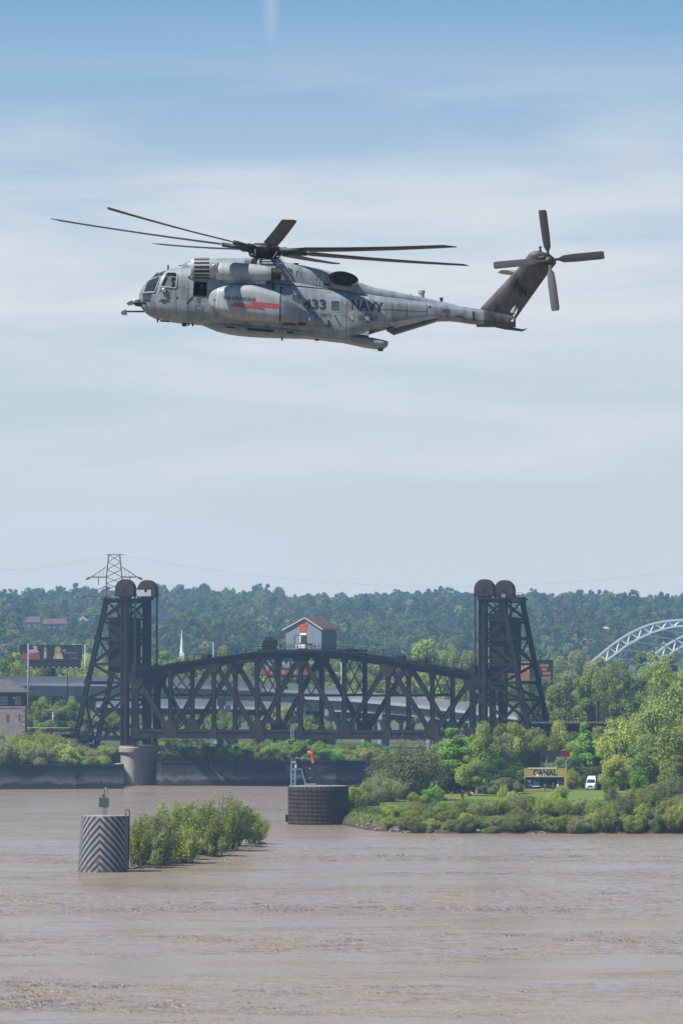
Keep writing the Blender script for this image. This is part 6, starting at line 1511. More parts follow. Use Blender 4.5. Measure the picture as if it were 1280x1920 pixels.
MB().bar(lp(546,1442,-0.4), lp(564.5,1442,-0.4), 0.12, 0.1, ZV).build('frame_rail', BLU, lf); MB().bar(lp(564,1440,-0.4), lp(573,1470,-0.4), 0.14, 0.1, UV).build('frame_stay', BLU, lf)
ws = thing('windsock', 'orange windsock drooping on a thin mast above the rusty cell', 'windsock', P(581,1472,cY)); o_ = ws.location.copy()
def wp(px, py, dy=0): return P(px,py,cY+dy)-o_
MB().box(tuple(wp(570.5,1475.0,-1.0)), tuple(wp(592.5,1469,1.0))).build('mast_base', CONC2, ws)
MB().tube([wp(581,1469),wp(581,1409)], [0.07,0.045], 8).build('mast', HDK, ws)
for yy in (1441,1459,1423): MB().lathe([(-0.08,0.05),(0,0.13),(0.08,0.05)], wp(581,yy), 'Z', 10).build('obstruction_lamp', mat('yellow_lens', (0.75,0.6,0.15), None, 0.3), ws, smooth=True)
m = MB(); ctr = [(577.5,1412.5,9.2/F*cY/2),(580,1411.8,9.4/F*cY/2),(583,1413.5,8.6/F*cY/2),(585,1417,7.0/F*cY/2),(586,1422,5.8/F*cY/2),(586.8,1427,5.2/F*cY/2),(587.2,1431,4.8/F*cY/2)]
m.tube([wp(a,b) for a,b,_ in ctr], [c for *_, c in ctr], 14, closed=False); m.build('sock', mat('windsock_orange', (0.75,0.13,0.03), (0.62,0.10,0.03), 0.7, 2), ws, smooth=True)
m = MB(); rr = ctr[0][2]; c0 = wp(577.2,1412.5); m.tube([c0+Vector((0,math.cos(t)*rr,math.sin(t)*rr)) for t in [2*math.pi*k/16 for k in range(17)]], 0.035, 6); m.build('sock_ring', GALV, ws)
MB().tube([wp(581,1410),c0], 0.03, 6).build('sock_arm', GALV, ws)

# ---------------------------------------------------------------- sign, truck, van on the lawn
sY = 955.0; zS = isl_z(1020, sY)
def gp(px, py, dy=0): return P(px, py, sY+dy)
sgn = thing('canal_sign', 'ochre yellow board with black word CANAL behind the dark truck', 'sign', (PX(1022,sY), sY, zS)); o_ = sgn.location.copy()
def sp_(px, py, dy=0): return gp(px,py,dy)-o_
OCH = mat('ochre_board', (0.42,0.32,0.075), (0.35,0.27,0.07), 0.7, 1.2)
nb_ = 9
for k in range(nb_):      # boards
    x0, x1 = 982+80*k/nb_, 982+80*(k+1)/nb_; a, c = sp_(x0+0.15,1487), sp_(x1-0.15,1440.5); MB().box((a.x,-0.05-R.uniform(0,0.015),max(a.z,0.02)),(c.x,0.12,c.z)).build('board', OCH, sgn)
v, f = textmesh('CANAL', 0.045); m = MB()
for p in v: q = sp_(998.5+p[0]*45, 1454-p[1]*11); m.v.append((q.x, -0.085, q.z))
m.f = f; m.build('lettering', MARK, sgn, fix=False)
for q in (984,1002,1021,1040,1059): a = sp_(q,1487); MB().box((a.x-0.1,0.13,0),(a.x+0.1,0.33,sp_(q,1441).z)).build('post', STEEL2, sgn)
a, c = sp_(989.5,1441.2), sp_(1043,1439.3); MB().box((a.x,-0.12,a.z),(c.x,-0.06,c.z)).build('awning_edge', WHITE, sgn)
db = thing('display_board', 'long dark board with a red end on three posts above the yellow sign', 'sign', (PX(1040,sY+2), sY+2, zS)); o_ = db.location.copy()
def bp_(px, py, dy=2): return gp(px,py,dy)-o_
for q in (1023.5,1041.5,1060): a = bp_(q,1480); MB().box((a.x-0.13,-0.1,0),(a.x+0.13,0.15,bp_(q,1410).z)).build('post', BLU, db)
a, c = bp_(1013.5,1419), bp_(1049.5,1407); MB().box((a.x,-0.3,a.z),(c.x,-0.12,c.z)).build('dark_panel', BLACK, db)
a, c = bp_(1049.7,1419.3), bp_(1067.3,1407); MB().box((a.x,-0.3,a.z),(c.x,-0.12,c.z)).build('red_panel', mat('board_red', (0.13,0.008,0.015), (0.09,0.006,0.012), 0.5, 3), db)
# dark service truck with white cab, side open
tY = sY-6.0; zT = isl_z(1015, tY)
trk = thing('service_truck', 'dark sided truck with white cab and open serving side in front of the yellow sign', 'truck', (PX(1015,tY), tY, zT)); k_ = tY/F
def tx(px): return (px-1015)*k_
def tz(py): return PZ(py,tY)-zT
NAVY = mat('truck_navy', (0.012,0.018,0.035), (0.02,0.026,0.045), 0.4, 2); TW = mat('truck_white', (0.72,0.73,0.74), (0.6,0.61,0.62), 0.4, 2)
bx0, bx1, zf, zh = tx(984.5), tx(1056.5), 0.75, tz(1457)
MB().box((bx0,0.0,zf),(bx1,0.1,zh)).build('rear_wall', NAVY, trk) if False else None
MB().box((bx0,2.2,zf),(bx1,2.3,zh-0.02)).build('far_side', NAVY, trk); MB().box((bx0,-0.1,zf-0.2),(bx1,2.3,zf)).build('floor', STEEL2, trk); MB().box((bx0-0.1,-0.3,zh),(bx1+0.05,2.35,zh+0.09)).build('roof', GALV, trk)
MB().box((bx0,0,zf),(bx0+0.08,2.2,zh)).build('end_wall', NAVY, trk); MB().box((bx1-0.08,0,zf),(bx1,2.2,zh)).build('end_wall', NAVY, trk)
for a, b in ((984.5,989),(1010.5,1012),(1024,1026.5),(1043,1056.5)): MB().box((tx(a),-0.02,zf),(tx(b),0.07,zh)).build('side_panel', NAVY, trk)
MB().box((bx0,-0.03,zf),(bx1,0.06,zf+0.55)).build('side_skirt', NAVY, trk); MB().box((bx0,-0.035,zh-0.3),(bx1,0.065,zh)).build('side_header', NAVY, trk)
MB().box((tx(997),-0.55,tz(1475)),(tx(1010.5),-0.03,tz(1473.4))).build('serving_counter', TW, trk); MB().box((tx(1012),-0.35,tz(1479)),(tx(1024),-0.03,tz(1477.5))).build('serving_counter', GALV, trk)
for q in ((989.5,1461,996,1473,(0.06,0.09,0.13)),(998,1459.5,1010,1472,(0.02,0.04,0.07))): MB().box((tx(q[0]),-0.005,tz(q[3])),(tx(q[2]),0.03,tz(q[1]))).build('service_window', mat('truck_pane', (0.03,0.05,0.075), None, 0.15), trk)
MB().lathe([(-0.02,0.32),(0.02,0.32)], (tx(992),-0.04,tz(1464)), 'Y', 18).build('round_badge', mat('badge_tan', (0.25,0.2,0.14), None, 0.5), trk)
MB().box((tx(990),-0.045,tz(1474)),(tx(996),-0.03,tz(1470))).build('blue_print', mat('print_blue', (0.03,0.13,0.35), None, 0.5), trk)
for k in range(3): MB().box((tx(1044+k*0.6),-0.03,tz(1466.5-k*1.6)),(tx(1053-k),-0.022,tz(1465.9-k*1.6))).build('side_print', mat('print_pale', (0.12,0.2,0.28), None, 0.5), trk)
cab_ = MB(); cx0, cx1 = tx(970.5), tx(983.5)
prof = [(cx0,0.55),(cx1,0.55),(cx1,tz(1455.5)),(cx0+0.45,tz(1455.5)),(cx0+0.12,tz(1461)),(cx0,tz(1471))]
for y in (0.0,2.2): cab_.v += [(x,y,z) for x,z in prof]
n = len(prof); cab_.f = [tuple(range(n)), tuple(range(n,2*n))[::-1]] + [(i,(i+1)%n,n+(i+1)%n,n+i) for i in range(n)]
cab_.build('cab', TW, trk)
MB().box((tx(972.5),-0.015,tz(1471)),(tx(978.5),0.02,tz(1460.5))).build('cab_window', mat('truck_pane', (0.03,0.05,0.075)), trk); MB().box((tx(973.5),-0.025,tz(1470)),(tx(977.5),-0.016,tz(1464))).build('blue_card', mat('print_blue', (0.03,0.13,0.35)), trk)
MB().box((tx(969.6),-0.12,tz(1468)),(tx(970.6),0.05,tz(1463))).build('mirror', HDK, trk); MB().box((cx0-0.08,0.0,0.5),(cx0,2.2,0.9)).build('bumper', STEEL2, trk)
for xx in (tx(976.5), tx(1040), tx(1047.5)):
    for yy in (0.05, 1.95):
        w = holder('wheel', trk, (xx, yy, 0.45)); MB().lathe([(-0.14,0.30),(-0.13,0.42),(-0.09,0.45),(0.13,0.45),(0.16,0.42),(0.16,0.3)], (0,0,0), 'Y', 22).build('tyre', BLACK, w, smooth='auto'); MB().lathe([(-0.15,0.08),(-0.145,0.27),(0.0,0.29)], (0,0,0), 'Y', 18).build('rim', GALV, w, smooth='auto')
MB().box((tx(1004),0.6,zh+0.14),(tx(1010),1.4,zh+0.5)).build('roof_unit', TW, trk); MB().box((tx(1017),0.3,zh+0.14),(tx(1020),0.9,zh+0.7)).build('roof_vent', GALV, trk)
# van facing the river
vY = 965.0; zV = isl_z(1108, vY); van = thing('white_van', 'white high-roof van parked facing the river right of the yellow sign', 'van', (PX(1108.5,vY), vY, zV), math.radians(-10)); van.scale = (0.93,0.93,0.95)
VW = mat('van_white', (0.72,0.73,0.74), (0.66,0.67,0.68), 0.3, 1.5, coat=0.3)
def vloft(rows, name, m_):
    m = MB()
    for y, hw, z0, z1, tp in rows: m.v += [(-hw,y,z0),(hw,y,z0),(hw,y,z0+(z1-z0)*0.6),(hw*tp,y,z1),(-hw*tp,y,z1),(-hw,y,z0+(z1-z0)*0.6)]
    for j in range(len(rows)-1): m.f += [(j*6+i, j*6+(i+1)%6, (j+1)*6+(i+1)%6, (j+1)*6+i) for i in range(6)]
    m.f += [tuple(range(6))[::-1], tuple(range((len(rows)-1)*6, len(rows)*6))]; m.build(name, m_, van, smooth='auto')
vloft([(-2.75,0.95,0.42,1.02,0.92),(-2.6,1.05,0.38,1.28,0.9),(-1.75,1.1,0.36,1.5,0.9),(-0.9,1.12,0.36,2.35,0.82),(-0.5,1.12,0.36,2.85,0.74),(0.2,1.13,0.36,3.02,0.74),(2.6,1.13,0.36,3.02,0.76),(2.7,1.08,0.42,2.9,0.74)], 'body', VW)
m = MB(); m.plate([(-0.93,-1.70,1.56),(0.93,-1.70,1.56),(0.80,-0.92,2.30),(-0.80,-0.92,2.30)], (0,-0.7,0.7), 0.03); m.build('windscreen', mat('dark_pane', (0.02,0.025,0.03)), van)
for s in (-1,1):
    MB().box((s*0.55-0.2,-2.80,0.85),(s*0.55+0.25 if s>0 else s*0.55+0.2,-2.62,1.08)).build('headlight', mat('lamp_glass', (0.6,0.62,0.65), None, 0.15), van)
    MB().plate([(s*1.13,-1.3,1.5),(s*1.13,-0.3,1.5),(s*1.07,-0.35,2.15),(s*1.07,-0.95,2.15)], (s,0,0), 0.02).build('side_window', mat('dark_pane', (0.02,0.025,0.03)), van)
    MB().box((s*1.15-(0 if s>0 else 0.28),-1.25,1.5),(s*1.15+(0.28 if s>0 else 0),-1.1,1.85)).build('mirror', HDK, van)
    for yy in (-1.85,1.7):
        w = holder('wheel', van, (s*0.98, yy, 0.37)); MB().lathe([(-0.12,0.22),(-0.11,0.34),(-0.07,0.37),(0.07,0.37),(0.11,0.34),(0.12,0.22)], (0,0,0), 'X', 20).build('tyre', BLACK, w, smooth='auto'); MB().lathe([(-0.125,0.05),(-0.125,0.2),(0.125,0.2),(0.125,0.05)], (0,0,0), 'X', 16).build('rim', GALV, w, smooth='auto')
MB().box((-0.42,-2.80,0.72),(0.42,-2.70,1.05)).build('grille', BLACK, van); MB().box((-0.98,-2.86,0.36),(0.98,-2.6,0.66)).build('bumper', mat('bumper_grey', (0.25,0.26,0.27), None, 0.5), van); MB().box((-0.25,-2.885,0.44),(0.25,-2.862,0.57)).build('number_plate', WHITE, van)
# people on the lawn and at the truck
for px_, Y_, h_, pose, sh, pa, fc, lab in ((865.5,882,1.78,'stand',(0.012,0.013,0.018),(0.012,0.013,0.018),0.5,'person in black standing on the lawn edge, the left of the pair'),
      (868.8,881.4,1.72,'point',(0.03,0.035,0.05),(0.014,0.014,0.018),-0.4,'person in dark clothes holding an orange bag on the lawn edge'),
      (1021,tY-2.2,1.7,'point',(0.18,0.13,0.10),(0.02,0.022,0.03),2.9,'person in tan top at the open middle of the dark truck'),
      (1036.5,tY-2.4,1.76,'stand',(0.17,0.10,0.08),(0.05,0.05,0.06),0.6,'person in reddish brown top beside the dark truck'),
      (1045,tY-2.3,1.74,'stand',(0.55,0.55,0.56),(0.02,0.022,0.03),-0.5,'person in white shirt standing at the right end of the dark truck')):
    person((PX(px_,Y_), Y_, isl_z(px_,Y_)), h_, pose, sh, pa, fc, lab)
bg_ = MB(); q = Vector((PX(871.5,881.2), 881.2, isl_z(871,881.2)+0.42)); bg_.lathe([(0,0.05),(0.05,0.16),(0.35,0.17),(0.42,0.1),(0.5,0.03)], q, 'Z', 12); bgo = bg_.build('bag', mat('orange_cloth', (0.7,0.16,0.06), None, 0.7), smooth='auto'); tag(bgo, 'orange bag hanging beside the pair in black', 'bag')
ORG = mat('marker_orange', (0.75,0.12,0.04), (0.6,0.1,0.04), 0.6, 3)
for i, (px_, py_, lab, c2) in enumerate(((820,1497,'leftmost small orange marker flag on the lawn edge',None),(844,1495,'orange marker flag with a double cloth left of the pair in black',1),(880.5,1490,'tall orange and white marker flag right of the pair in black',2),(891.5,1488,'pale marker flag under the dark shrubs right of the others',3))):
    Y_ = 884+4*i; t = thing('marker_flag', lab, 'flag', (PX(px_,Y_),Y_,isl_z(px_,Y_)), 0, 'marker flags along the lawn')
    hh = 1.1 if i < 2 else 1.5; MB().tube([(0,0,-0.1),(0,0,hh)], 0.02, 6).build('staff', mat('staff_wood', (0.12,0.09,0.05), None, 0.8), t)
    m = MB(); m.plate([(0.0,0,hh),(0.28,0.03,hh-0.14),(0.16,0,hh-0.62),(-0.12,0,hh-0.55)], (0,-1,0), 0.02); m.build('cloth', ORG if i < 3 else mat('pale_cloth', (0.5,0.4,0.42), None, 0.7), t)
    if c2 in (1,2): m = MB(); m.plate([(0.2,0.03,hh-0.3),(0.62,0.03,hh-0.42),(0.6,0.03,hh-0.62),(0.22,0.03,hh-0.62)], (0,-1,0), 0.02); m.build('second_cloth', ORG if c2 == 1 else WHITE, t)

# ---------------------------------------------------------------- power pylon and wires
pY = 1500.0; ps = pY/F; pzg = land_z(PX(214,pY), pY)
GALD = mat('weathered_galvanised', (0.10,0.105,0.11), (0.075,0.07,0.07), 0.6, 0.6)
py_ = thing('power_pylon', 'tall lattice power pylon behind the left lift tower', 'pylon', (PX(214.5,pY), pY, pzg)); o_ = py_.location.copy()
def q3(px, py, dy=0): return P(px,py,pY+dy)-o_
def half(py): return float(np.interp(py, [1040,1082,1117,1300,1390], [10.5,15.0,15.2,17,26]))
levs = [1040,1054,1068,1082,1094,1106,1117,1130,1143,1154,1166,1178,1190,1215,1245,1280,1320]
zg_ = 1300-(pzg-HC)/pY*F
levs.append(zg_)
for sx in (-1,1):
    for sy in (-1,1):
        m = MB(); m.tube([q3(214.5+sx*half(y)*0.98,y,sy*half(y)*ps) for y in levs], 0.2, 6); m.build('pylon_leg', GALD, py_)
for a, b in zip(levs[:-1], levs[1:]):
    for sy in (-1,1):
        MB().tube([q3(214.5-half(a),a,sy*half(a)*ps), q3(214.5+half(b),b,sy*half(b)*ps)], 0.12, 5).build('lattice_brace', GALD, py_); MB().tube([q3(214.5+half(a),a,sy*half(a)*ps), q3(214.5-half(b),b,sy*half(b)*ps)], 0.12, 5).build('lattice_brace', GALD, py_)
    for sx in (-1,1): MB().tube([q3(214.5+sx*half(a),a,-half(a)*ps), q3(214.5+sx*half(b),b,half(b)*ps)], 0.08, 5).build('lattice_brace', GALD, py_)
MB().tube([q3(200,1040),q3(232,1040)], 0.14, 6).build('top_arm', GALD, py_)
INS = mat('insulator', (0.05,0.045,0.045), None, 0.4)
for yy, xl, tip in ((1082,171,1084),(1117,163,1119),(1153,169,1155),(1189,157,1191)):
    for s in (-1,1):
        xt = xl if s < 0 else 429-xl; e0 = 214.5+s*half(yy)
        MB().tube([q3(e0,yy),q3(xt,yy)], 0.2, 6).build('cross_arm', GALD, py_); MB().tube([q3(e0,yy-19),q3(xt,yy)], 0.14, 6).build('cross_arm_stay', GALD, py_)
        for k in range(1,4): f_ = k/4; MB().tube([q3(e0+(xt-e0)*f_,yy), q3(e0+(xt-e0)*(f_-0.12),yy-19*(1-f_))], 0.06, 5).build('cross_arm_brace', GALD, py_)
        MB().tube([q3(xt+s*1,yy+0.6),q3(xt+s*9,yy+4.2)], 0.32, 6).build('insulator', INS, py_); MB().tube([q3(xt-s*14,yy),q3(xt-s*14,yy+15)], 0.16, 6).build('insulator', INS, py_)
WIRE = mat('wire', (0.05,0.055,0.06), None, 0.5)
def wire(a, b, sag, lab, Y0=pY, Y1=None):
    A = P(a[0],a[1],Y0); Bq = P(b[0],b[1],Y1 or Y0); m = MB(); m.tube([A.lerp(Bq,t) + Vector((0,0,-sag*4*t*(1-t))) for t in [k/24 for k in range(25)]], 0.018, 4); o = m.build('power_line', WIRE); tag(o, lab, 'wire', 'power lines from the pylon'); return o
wire((162,1087),(-60,1134),2.0,'upper power line running left from the pylon'); wire((154,1122),(-60,1168),2.0,'second power line running left from the pylon'); wire((160,1158),(-60,1200),2,'third power line running left from the pylon')
wire((267,1087),(1330,1120),9,'upper power line running right from the pylon over the truss'); wire((275,1122),(1330,1150),8,'second power line running right from the pylon over the truss'); wire((230,1040),(1330,1062),8,'thin earth wire running right from the pylon top'); wire((200,1040),(-60,1066),2,'thin earth wire running left from the pylon top')

# ---------------------------------------------------------------- pale blue arch bridge far right
aY = 2700.0; AB = mat('arch_paint', (0.60,0.64,0.70), (0.5,0.55,0.62), 0.5, 0.2)
ar = thing('arch_bridge', 'pale blue steel arch bridge in the haze at the right edge', 'bridge', (PX(1300,aY), aY, 20)); o_ = ar.location.copy()
up = [(1105,1243),(1122,1229),(1140,1214),(1160,1199),(1180,1187),(1202,1176),(1225,1168.5),(1250,1164),(1275,1162),(1300,1161.5),(1330,1163),(1360,1168)]
lo = [(1118,1246),(1136,1238),(1154,1225),(1175,1209),(1196,1197),(1218,1187),(1240,1179.5),(1262,1175),(1286,1172.5),(1310,1172),(1338,1174),(1366,1179)]
for r_, (dx, dyy, dY_) in enumerate(((0,0,0),(86,12,60))):
    U = [P(x+dx,y+dyy,aY+dY_)-o_ for x,y in up]; Lw = [P(x+dx,y+dyy,aY+dY_)-o_ for x,y in lo]
    for i in range(len(U)-1):
        MB().bar(U[i],U[i+1],1.1,1.0,ZV).build('upper_chord', AB, ar); MB().bar(Lw[i],Lw[i+1],1.1,1.0,ZV).build('lower_chord', AB, ar); MB().bar(U[i],Lw[i],0.7,0.6,UV).build('arch_post', AB, ar); MB().bar(Lw[i],U[i+1],0.7,0.6,UV).build('arch_diagonal', AB, ar)
    if r_ == 0: U0 = U
for i in range(0,len(U0),1): MB().bar(U0[i],[P(x+86,y+12,aY+60)-o_ for x,y in up][i],0.6,0.5,ZV).build('arch_cross_strut', AB, ar)

# ---------------------------------------------------------------- far houses, steeple, poles
def cottage(px, py_base, Y, wpx, hpx, roofc, wallc, label, gable=False):
    x = PX(px,Y); z = PZ(py_base,Y); w, h = wpx/F*Y, hpx/F*Y; d = w*0.7
    t = thing('hill_house', label, 'house', (x,Y,z), 0, 'houses on the far hill')
    wm_ = mat('house_wall_%d' % int(wallc[0]*1000), wallc, tuple(q*0.8 for q in wallc), 0.8, 0.5); rm = mat('house_tile_%d' % int(roofc[0]*1000), roofc, tuple(q*0.8 for q in roofc), 0.8, 0.5)
    MB().box((-w/2,-d/2,-6),(w/2,d/2,h*0.55)).build('wall', wm_, t)
    m = MB(); e = 0.5
    if gable: m.add([(-w/2-e,-d/2-e,h*0.55),(w/2+e,-d/2-e,h*0.55),(0,-d/2-e,h),(-w/2-e,d/2+e,h*0.55),(w/2+e,d/2+e,h*0.55),(0,d/2+e,h)], [(0,1,2),(3,5,4),(0,2,5,3),(1,4,5,2),(0,3,4,1)])
    else: m.add([(-w/2-e,-d/2-e,h*0.55),(w/2+e,-d/2-e,h*0.55),(w/2+e,d/2+e,h*0.55),(-w/2-e,d/2+e,h*0.55),(-w/2+1,0,h),(w/2-1,0,h)], [(0,1,5,4),(1,2,5),(2,3,4,5),(3,0,4),(0,3,2,1)])
    rf = m.build('roof', rm, t); MB().box((w*0.22,-0.4,h*0.7),(w*0.22+0.9,0.5,h*1.12)).build('chimney', mat('red_brick', (0.1,0.04,0.036)), rf)
    n = max(2, int(w/3.5))
    for k in range(n): xx = -w/2+w*(k+0.5)/n; MB().box((xx-0.55,-d/2-0.06,h*0.22),(xx+0.55,-d/2+0.02,h*0.40)).build('window', mat('dark_pane', (0.02,0.025,0.03)), t)
    return t
for h in HOUSES: cottage(h[0],h[1],h[8],h[2],h[3],h[4],h[5],h[6],h[7])
stp = thing('church_steeple', 'slender white church spire rising from trees behind the truss', 'steeple', P(341,1234,1900)); k = 1900/F
MB().box((-4.5*k,-1,-8),(4.5*k,1,10*k)).build('belfry', WHITE, stp); m = MB(); m.lathe([(10*k,3.6*k),(10.5*k,3.4*k),(54*k,0.15*k)], (0,0,0), 'Z', 8); m.build('spire', WHITE, stp)
def pole(px, top, Y, r, m_, lab, arm=None, nm='utility_pole', z0=None):
    x = PX(px,Y); zz = land_z(x,Y) if z0 is None else z0; t = thing(nm, lab, 'pole', (x,Y,zz)); h = PZ(top,Y)-zz
    MB().tube([(0,0,-0.3),(0,0,h)], [r,r*0.7], 8).build('pole_shaft', m_, t, smooth=True)
    if arm: MB().tube([(0,0,h-0.3),(arm*0.5,0,h),(arm,0,h)], 0.07, 6).build('arm', m_, t); MB().box((arm-0.5,-0.15,h-0.1),(arm+0.3,0.15,h+0.1)).build('lamp_head', WHITE, t)
    return t
pole(53.5,1206,1285,0.32,mat('pole_grey', (0.22,0.22,0.22), (0.17,0.17,0.17), 0.8, 1),'grey pole standing before the dark billboard at left')
pole(127,1238,1288,0.16,STEEL2,'thin dark pole under the right end of the left billboard'); pole(1117.5,1252,1160,0.22,BARK,'brown wooden pole rising from the trees right of the right tower'); pole(80,1318,1190,0.14,GALV,'thin pole beside the signal house'); pole(100,1335,1186,0.12,GALV,'thin short pole right of the signal house pole')
pole(640,1222,1330,0.12,GALV,'street lamp with pale arm seen through the right half of the truss',2.6,'street_lamp'); pole(160,1208,1330,0.12,GALV,'street lamp with pale arm left of the left tower',-3.0,'street_lamp'); pole(400,1204,1600,0.15,GALV,'street lamp above the left half of the truss',-3.0,'street_lamp')
# floating log
m = MB(); lY = YW(1606); m.tube([(PX(736,lY),lY+1,0.02),(PX(744,lY),lY,0.12),(PX(752,lY),lY-1.2,0.05)], [0.06,0.13,0.08], 8); m.tube([(PX(754,lY),lY+2,-0.05),(PX(757,lY),lY+1.6,0.32)], [0.09,0.05], 6); tag(m.build('driftwood', BARK, smooth=True), 'dark log drifting on the brown river below the island', 'log')
# driftwood caught under the willows
for i, (px_, Y_, ln, rz) in enumerate(((248,601,3.2,0.4),(262,606,2.4,2.6),(300,618,3.0,0.2),(340,632,2.6,-0.3),(420,664,3.0,0.15),(452,678,3.6,-0.1),(476,694,2.5,0.3))):
    m = MB()
    for k in range(4):
        a = rz+R.uniform(-0.5,0.5); l = ln*R.uniform(0.5,1.0); m.tube([(0,0,0.05),(math.cos(a)*l*0.5,math.sin(a)*l*0.5,R.uniform(0.1,0.5)),(math.cos(a)*l,math.sin(a)*l,R.uniform(0,0.5))], [0.08,0.06,0.02], 6)
    o = m.build('driftwood_branch', BARK2 if i % 2 else BARK, loc=(PX(px_,Y_),Y_-1.5,0)); tag(o, 'tangle of drift branches at the foot of the drowned willows', 'branches', 'drift branches under the willows')
# rocks along the island shore
rk = []
for v_ in range(4):
    m = MB(); rg = random.Random(v_+50)
    bm = bmesh.new(); bmesh.ops.create_icosphere(bm, subdivisions=1, radius=1)
    for q in bm.verts: q.co *= rg.uniform(0.7,1.15); q.co.z *= 0.6
    me = bpy.data.meshes.new('rock'); bm.to_mesh(me); bm.free(); me.materials.append(mat('shore_rock', (0.20,0.165,0.14), (0.10,0.085,0.075), 0.9, 1.5)); rk.append(me)
for i in range(80):
    px_ = R.uniform(670,1285); yf = float(np.interp(px_,ipx,iYf)); Y_ = yf + R.uniform(0.3,2.4); s_ = R.uniform(0.12,0.42) * (1.3 if px_ < 800 else 1)
    o = ob('shore_rock', rk[i%4], None, loc=(PX(px_,Y_),Y_,isl_h(Y_-yf)-0.02)); o.scale = (s_*1.4,s_,s_); o.rotation_euler = (R.uniform(-0.3,0.3),R.uniform(-0.3,0.3),R.uniform(0,6)); tag(o, '%s brown rock at the island waterline, %s' % ('small' if s_ < 0.24 else 'larger', where(px_)), 'rock', 'rocks along the island waterline')

# ---------------------------------------------------------------- plants
G1 = 'drowned willows behind the chevron cell'
wl = [(262,1528,606,46,'spray','yellow','willow shrub right beside the ladder of the chevron cell'),(290,1518,613,60,'spray','grey','low willow shrub second from the chevron cell'),(322,1497,622,74,'willow','yellow','tall pale willow in the left half of the drowned clump'),
      (352,1500,634,60,'open','mid','green willow in the middle of the drowned clump'),(384,1495,648,76,'willow','yellow','yellow green willow right of the middle of the drowned clump'),(418,1485,668,84,'willow','mid','tallest willow in the right half of the drowned clump'),
      (448,1499,686,58,'open','grey','willow before the right end of the drowned clump'),(476,1520,700,44,'spray','mid','small willow at the right tip of the drowned clump'),(300,1556,605,46,'bush','olive','low leafy shrub at the near waterline of the drowned clump'),(345,1548,620,50,'spray','yellow','low pale shrub at the near waterline in the drowned clump'),(400,1552,645,46,'bush','olive','low shrub at the near waterline right of the drowned clump')]
for px_, top, Y_, w_, kd, lf_, lab in wl: tree(px_, top-6, Y_, w_*1.45, kd, lf_, lab, G1, z0=0.0, name='willow', cat='willow')
# shrubs along the island tip and bank
sb = [(645,1500,808,52,'spray','grey','pale feathery shrub against the rusty cell'),(662,1470,818,58,'spray','mid','green shrub right of the rusty cell'),(690,1462,835,74,'spray','grey','grey green shrub at the island tip'),(668,1518,800,60,'spray','olive','low olive shrub at the waterline of the island tip'),(700,1512,790,64,'spray','olive','brownish shrub at the island tip'),
      (736,1505,778,44,'spray','yellow','bright pale shrub standing alone on the left bank'),(720,1440,858,90,'willow','grey','wide willow above the island tip'),(765,1376,872,150,'willow','grey','large grey green willow leaning over the rusty cell'),(740,1420,885,80,'spray','mid','green shrub under the large willow'),(812,1470,842,110,'bush','fresh','wide bright green bush on the bank'),(775,1482,832,60,'bush','yellow','round yellow green bush left on the bank')]
for px_, top, Y_, w_, kd, lf_, lab in sb: tree(px_, top, Y_, w_, kd, lf_, lab, 'shrubs at the island tip', z0=isl_z(px_,Y_)-0.1, name='shrub', cat='shrub')
rnd = random.Random(21)
for i in range(110):        # low scrub along the front bank
    px_ = (735+i*9.4 if i < 60 else 770+(i-60)*10.6)+rnd.uniform(-5,5); Y_ = float(np.interp(px_,ipx,iYf)) + (rnd.uniform(0.4,4.0) if i < 60 else rnd.uniform(6,34)); hpx = rnd.uniform(22,46)*(1.0 if px_ < 1120 else 1.4)*(0.75 if px_ < 930 else 1)
    if i < 60: hpx *= 0.8
    z0 = isl_z(px_,Y_)-0.15; base_py = YH + (HC-z0)/Y_*F; kd, lf_ = rnd.choice(['spray','spray','bush']), rnd.choice(['olive','yellow','mid','olive','grey'])
    tree(px_, base_py-hpx, Y_, rnd.uniform(34,64), kd, lf_, ml(kd, lf_, 'low bank shrub' if i < 60 else 'upper bank shrub', px_), 'scrub along the island bank', z0=z0, name='bank_shrub', cat='shrub')
for px_, top, Y_, w_, kd, lf_, lab in ((1052,1468,800,62,'bush','yellow','bright leafy bush on the bank below the yellow sign'),(960,1478,802,80,'bush','yellow','low bright bush on the bank left of the truck'),(945,1464,826,26,'spray','yellow','small pale sapling on the lawn left of the truck'),(1190,1440,905,56,'bush','fresh','dense dark green bush right of the white van'),(1140,1452,915,40,'bush','mid','green bush beside the white van'),(1235,1460,862,90,'spray','yellow','pale shrub at the right edge of the bank'),(1265,1450,850,70,'spray','grey','grey green shrub at the right edge'),(1010,1488,812,60,'bush','mid','low green bush right below the truck')):
    tree(px_, top, Y_, w_, kd, lf_, lab, None, z0=isl_z(px_,Y_)-0.1, name='bush', cat='bush')
for i in range(20):
    px_ = 735+i*6+rnd.uniform(-5,5); Y_ = float(np.interp(px_,ipx,iYf)) + rnd.uniform(2,30); z0 = isl_z(px_,Y_)-0.15; base_py = YH + (HC-z0)/Y_*F; kd, lf_ = rnd.choice(['spray','spray','bush']), rnd.choice(['olive','mid','olive','yellow'])
    tree(px_, base_py-rnd.uniform(14,30), Y_, rnd.uniform(30,50), kd, lf_, ml(kd, lf_, 'left slope shrub', px_), 'scrub along the island bank', z0=z0, name='bank_shrub', cat='shrub')
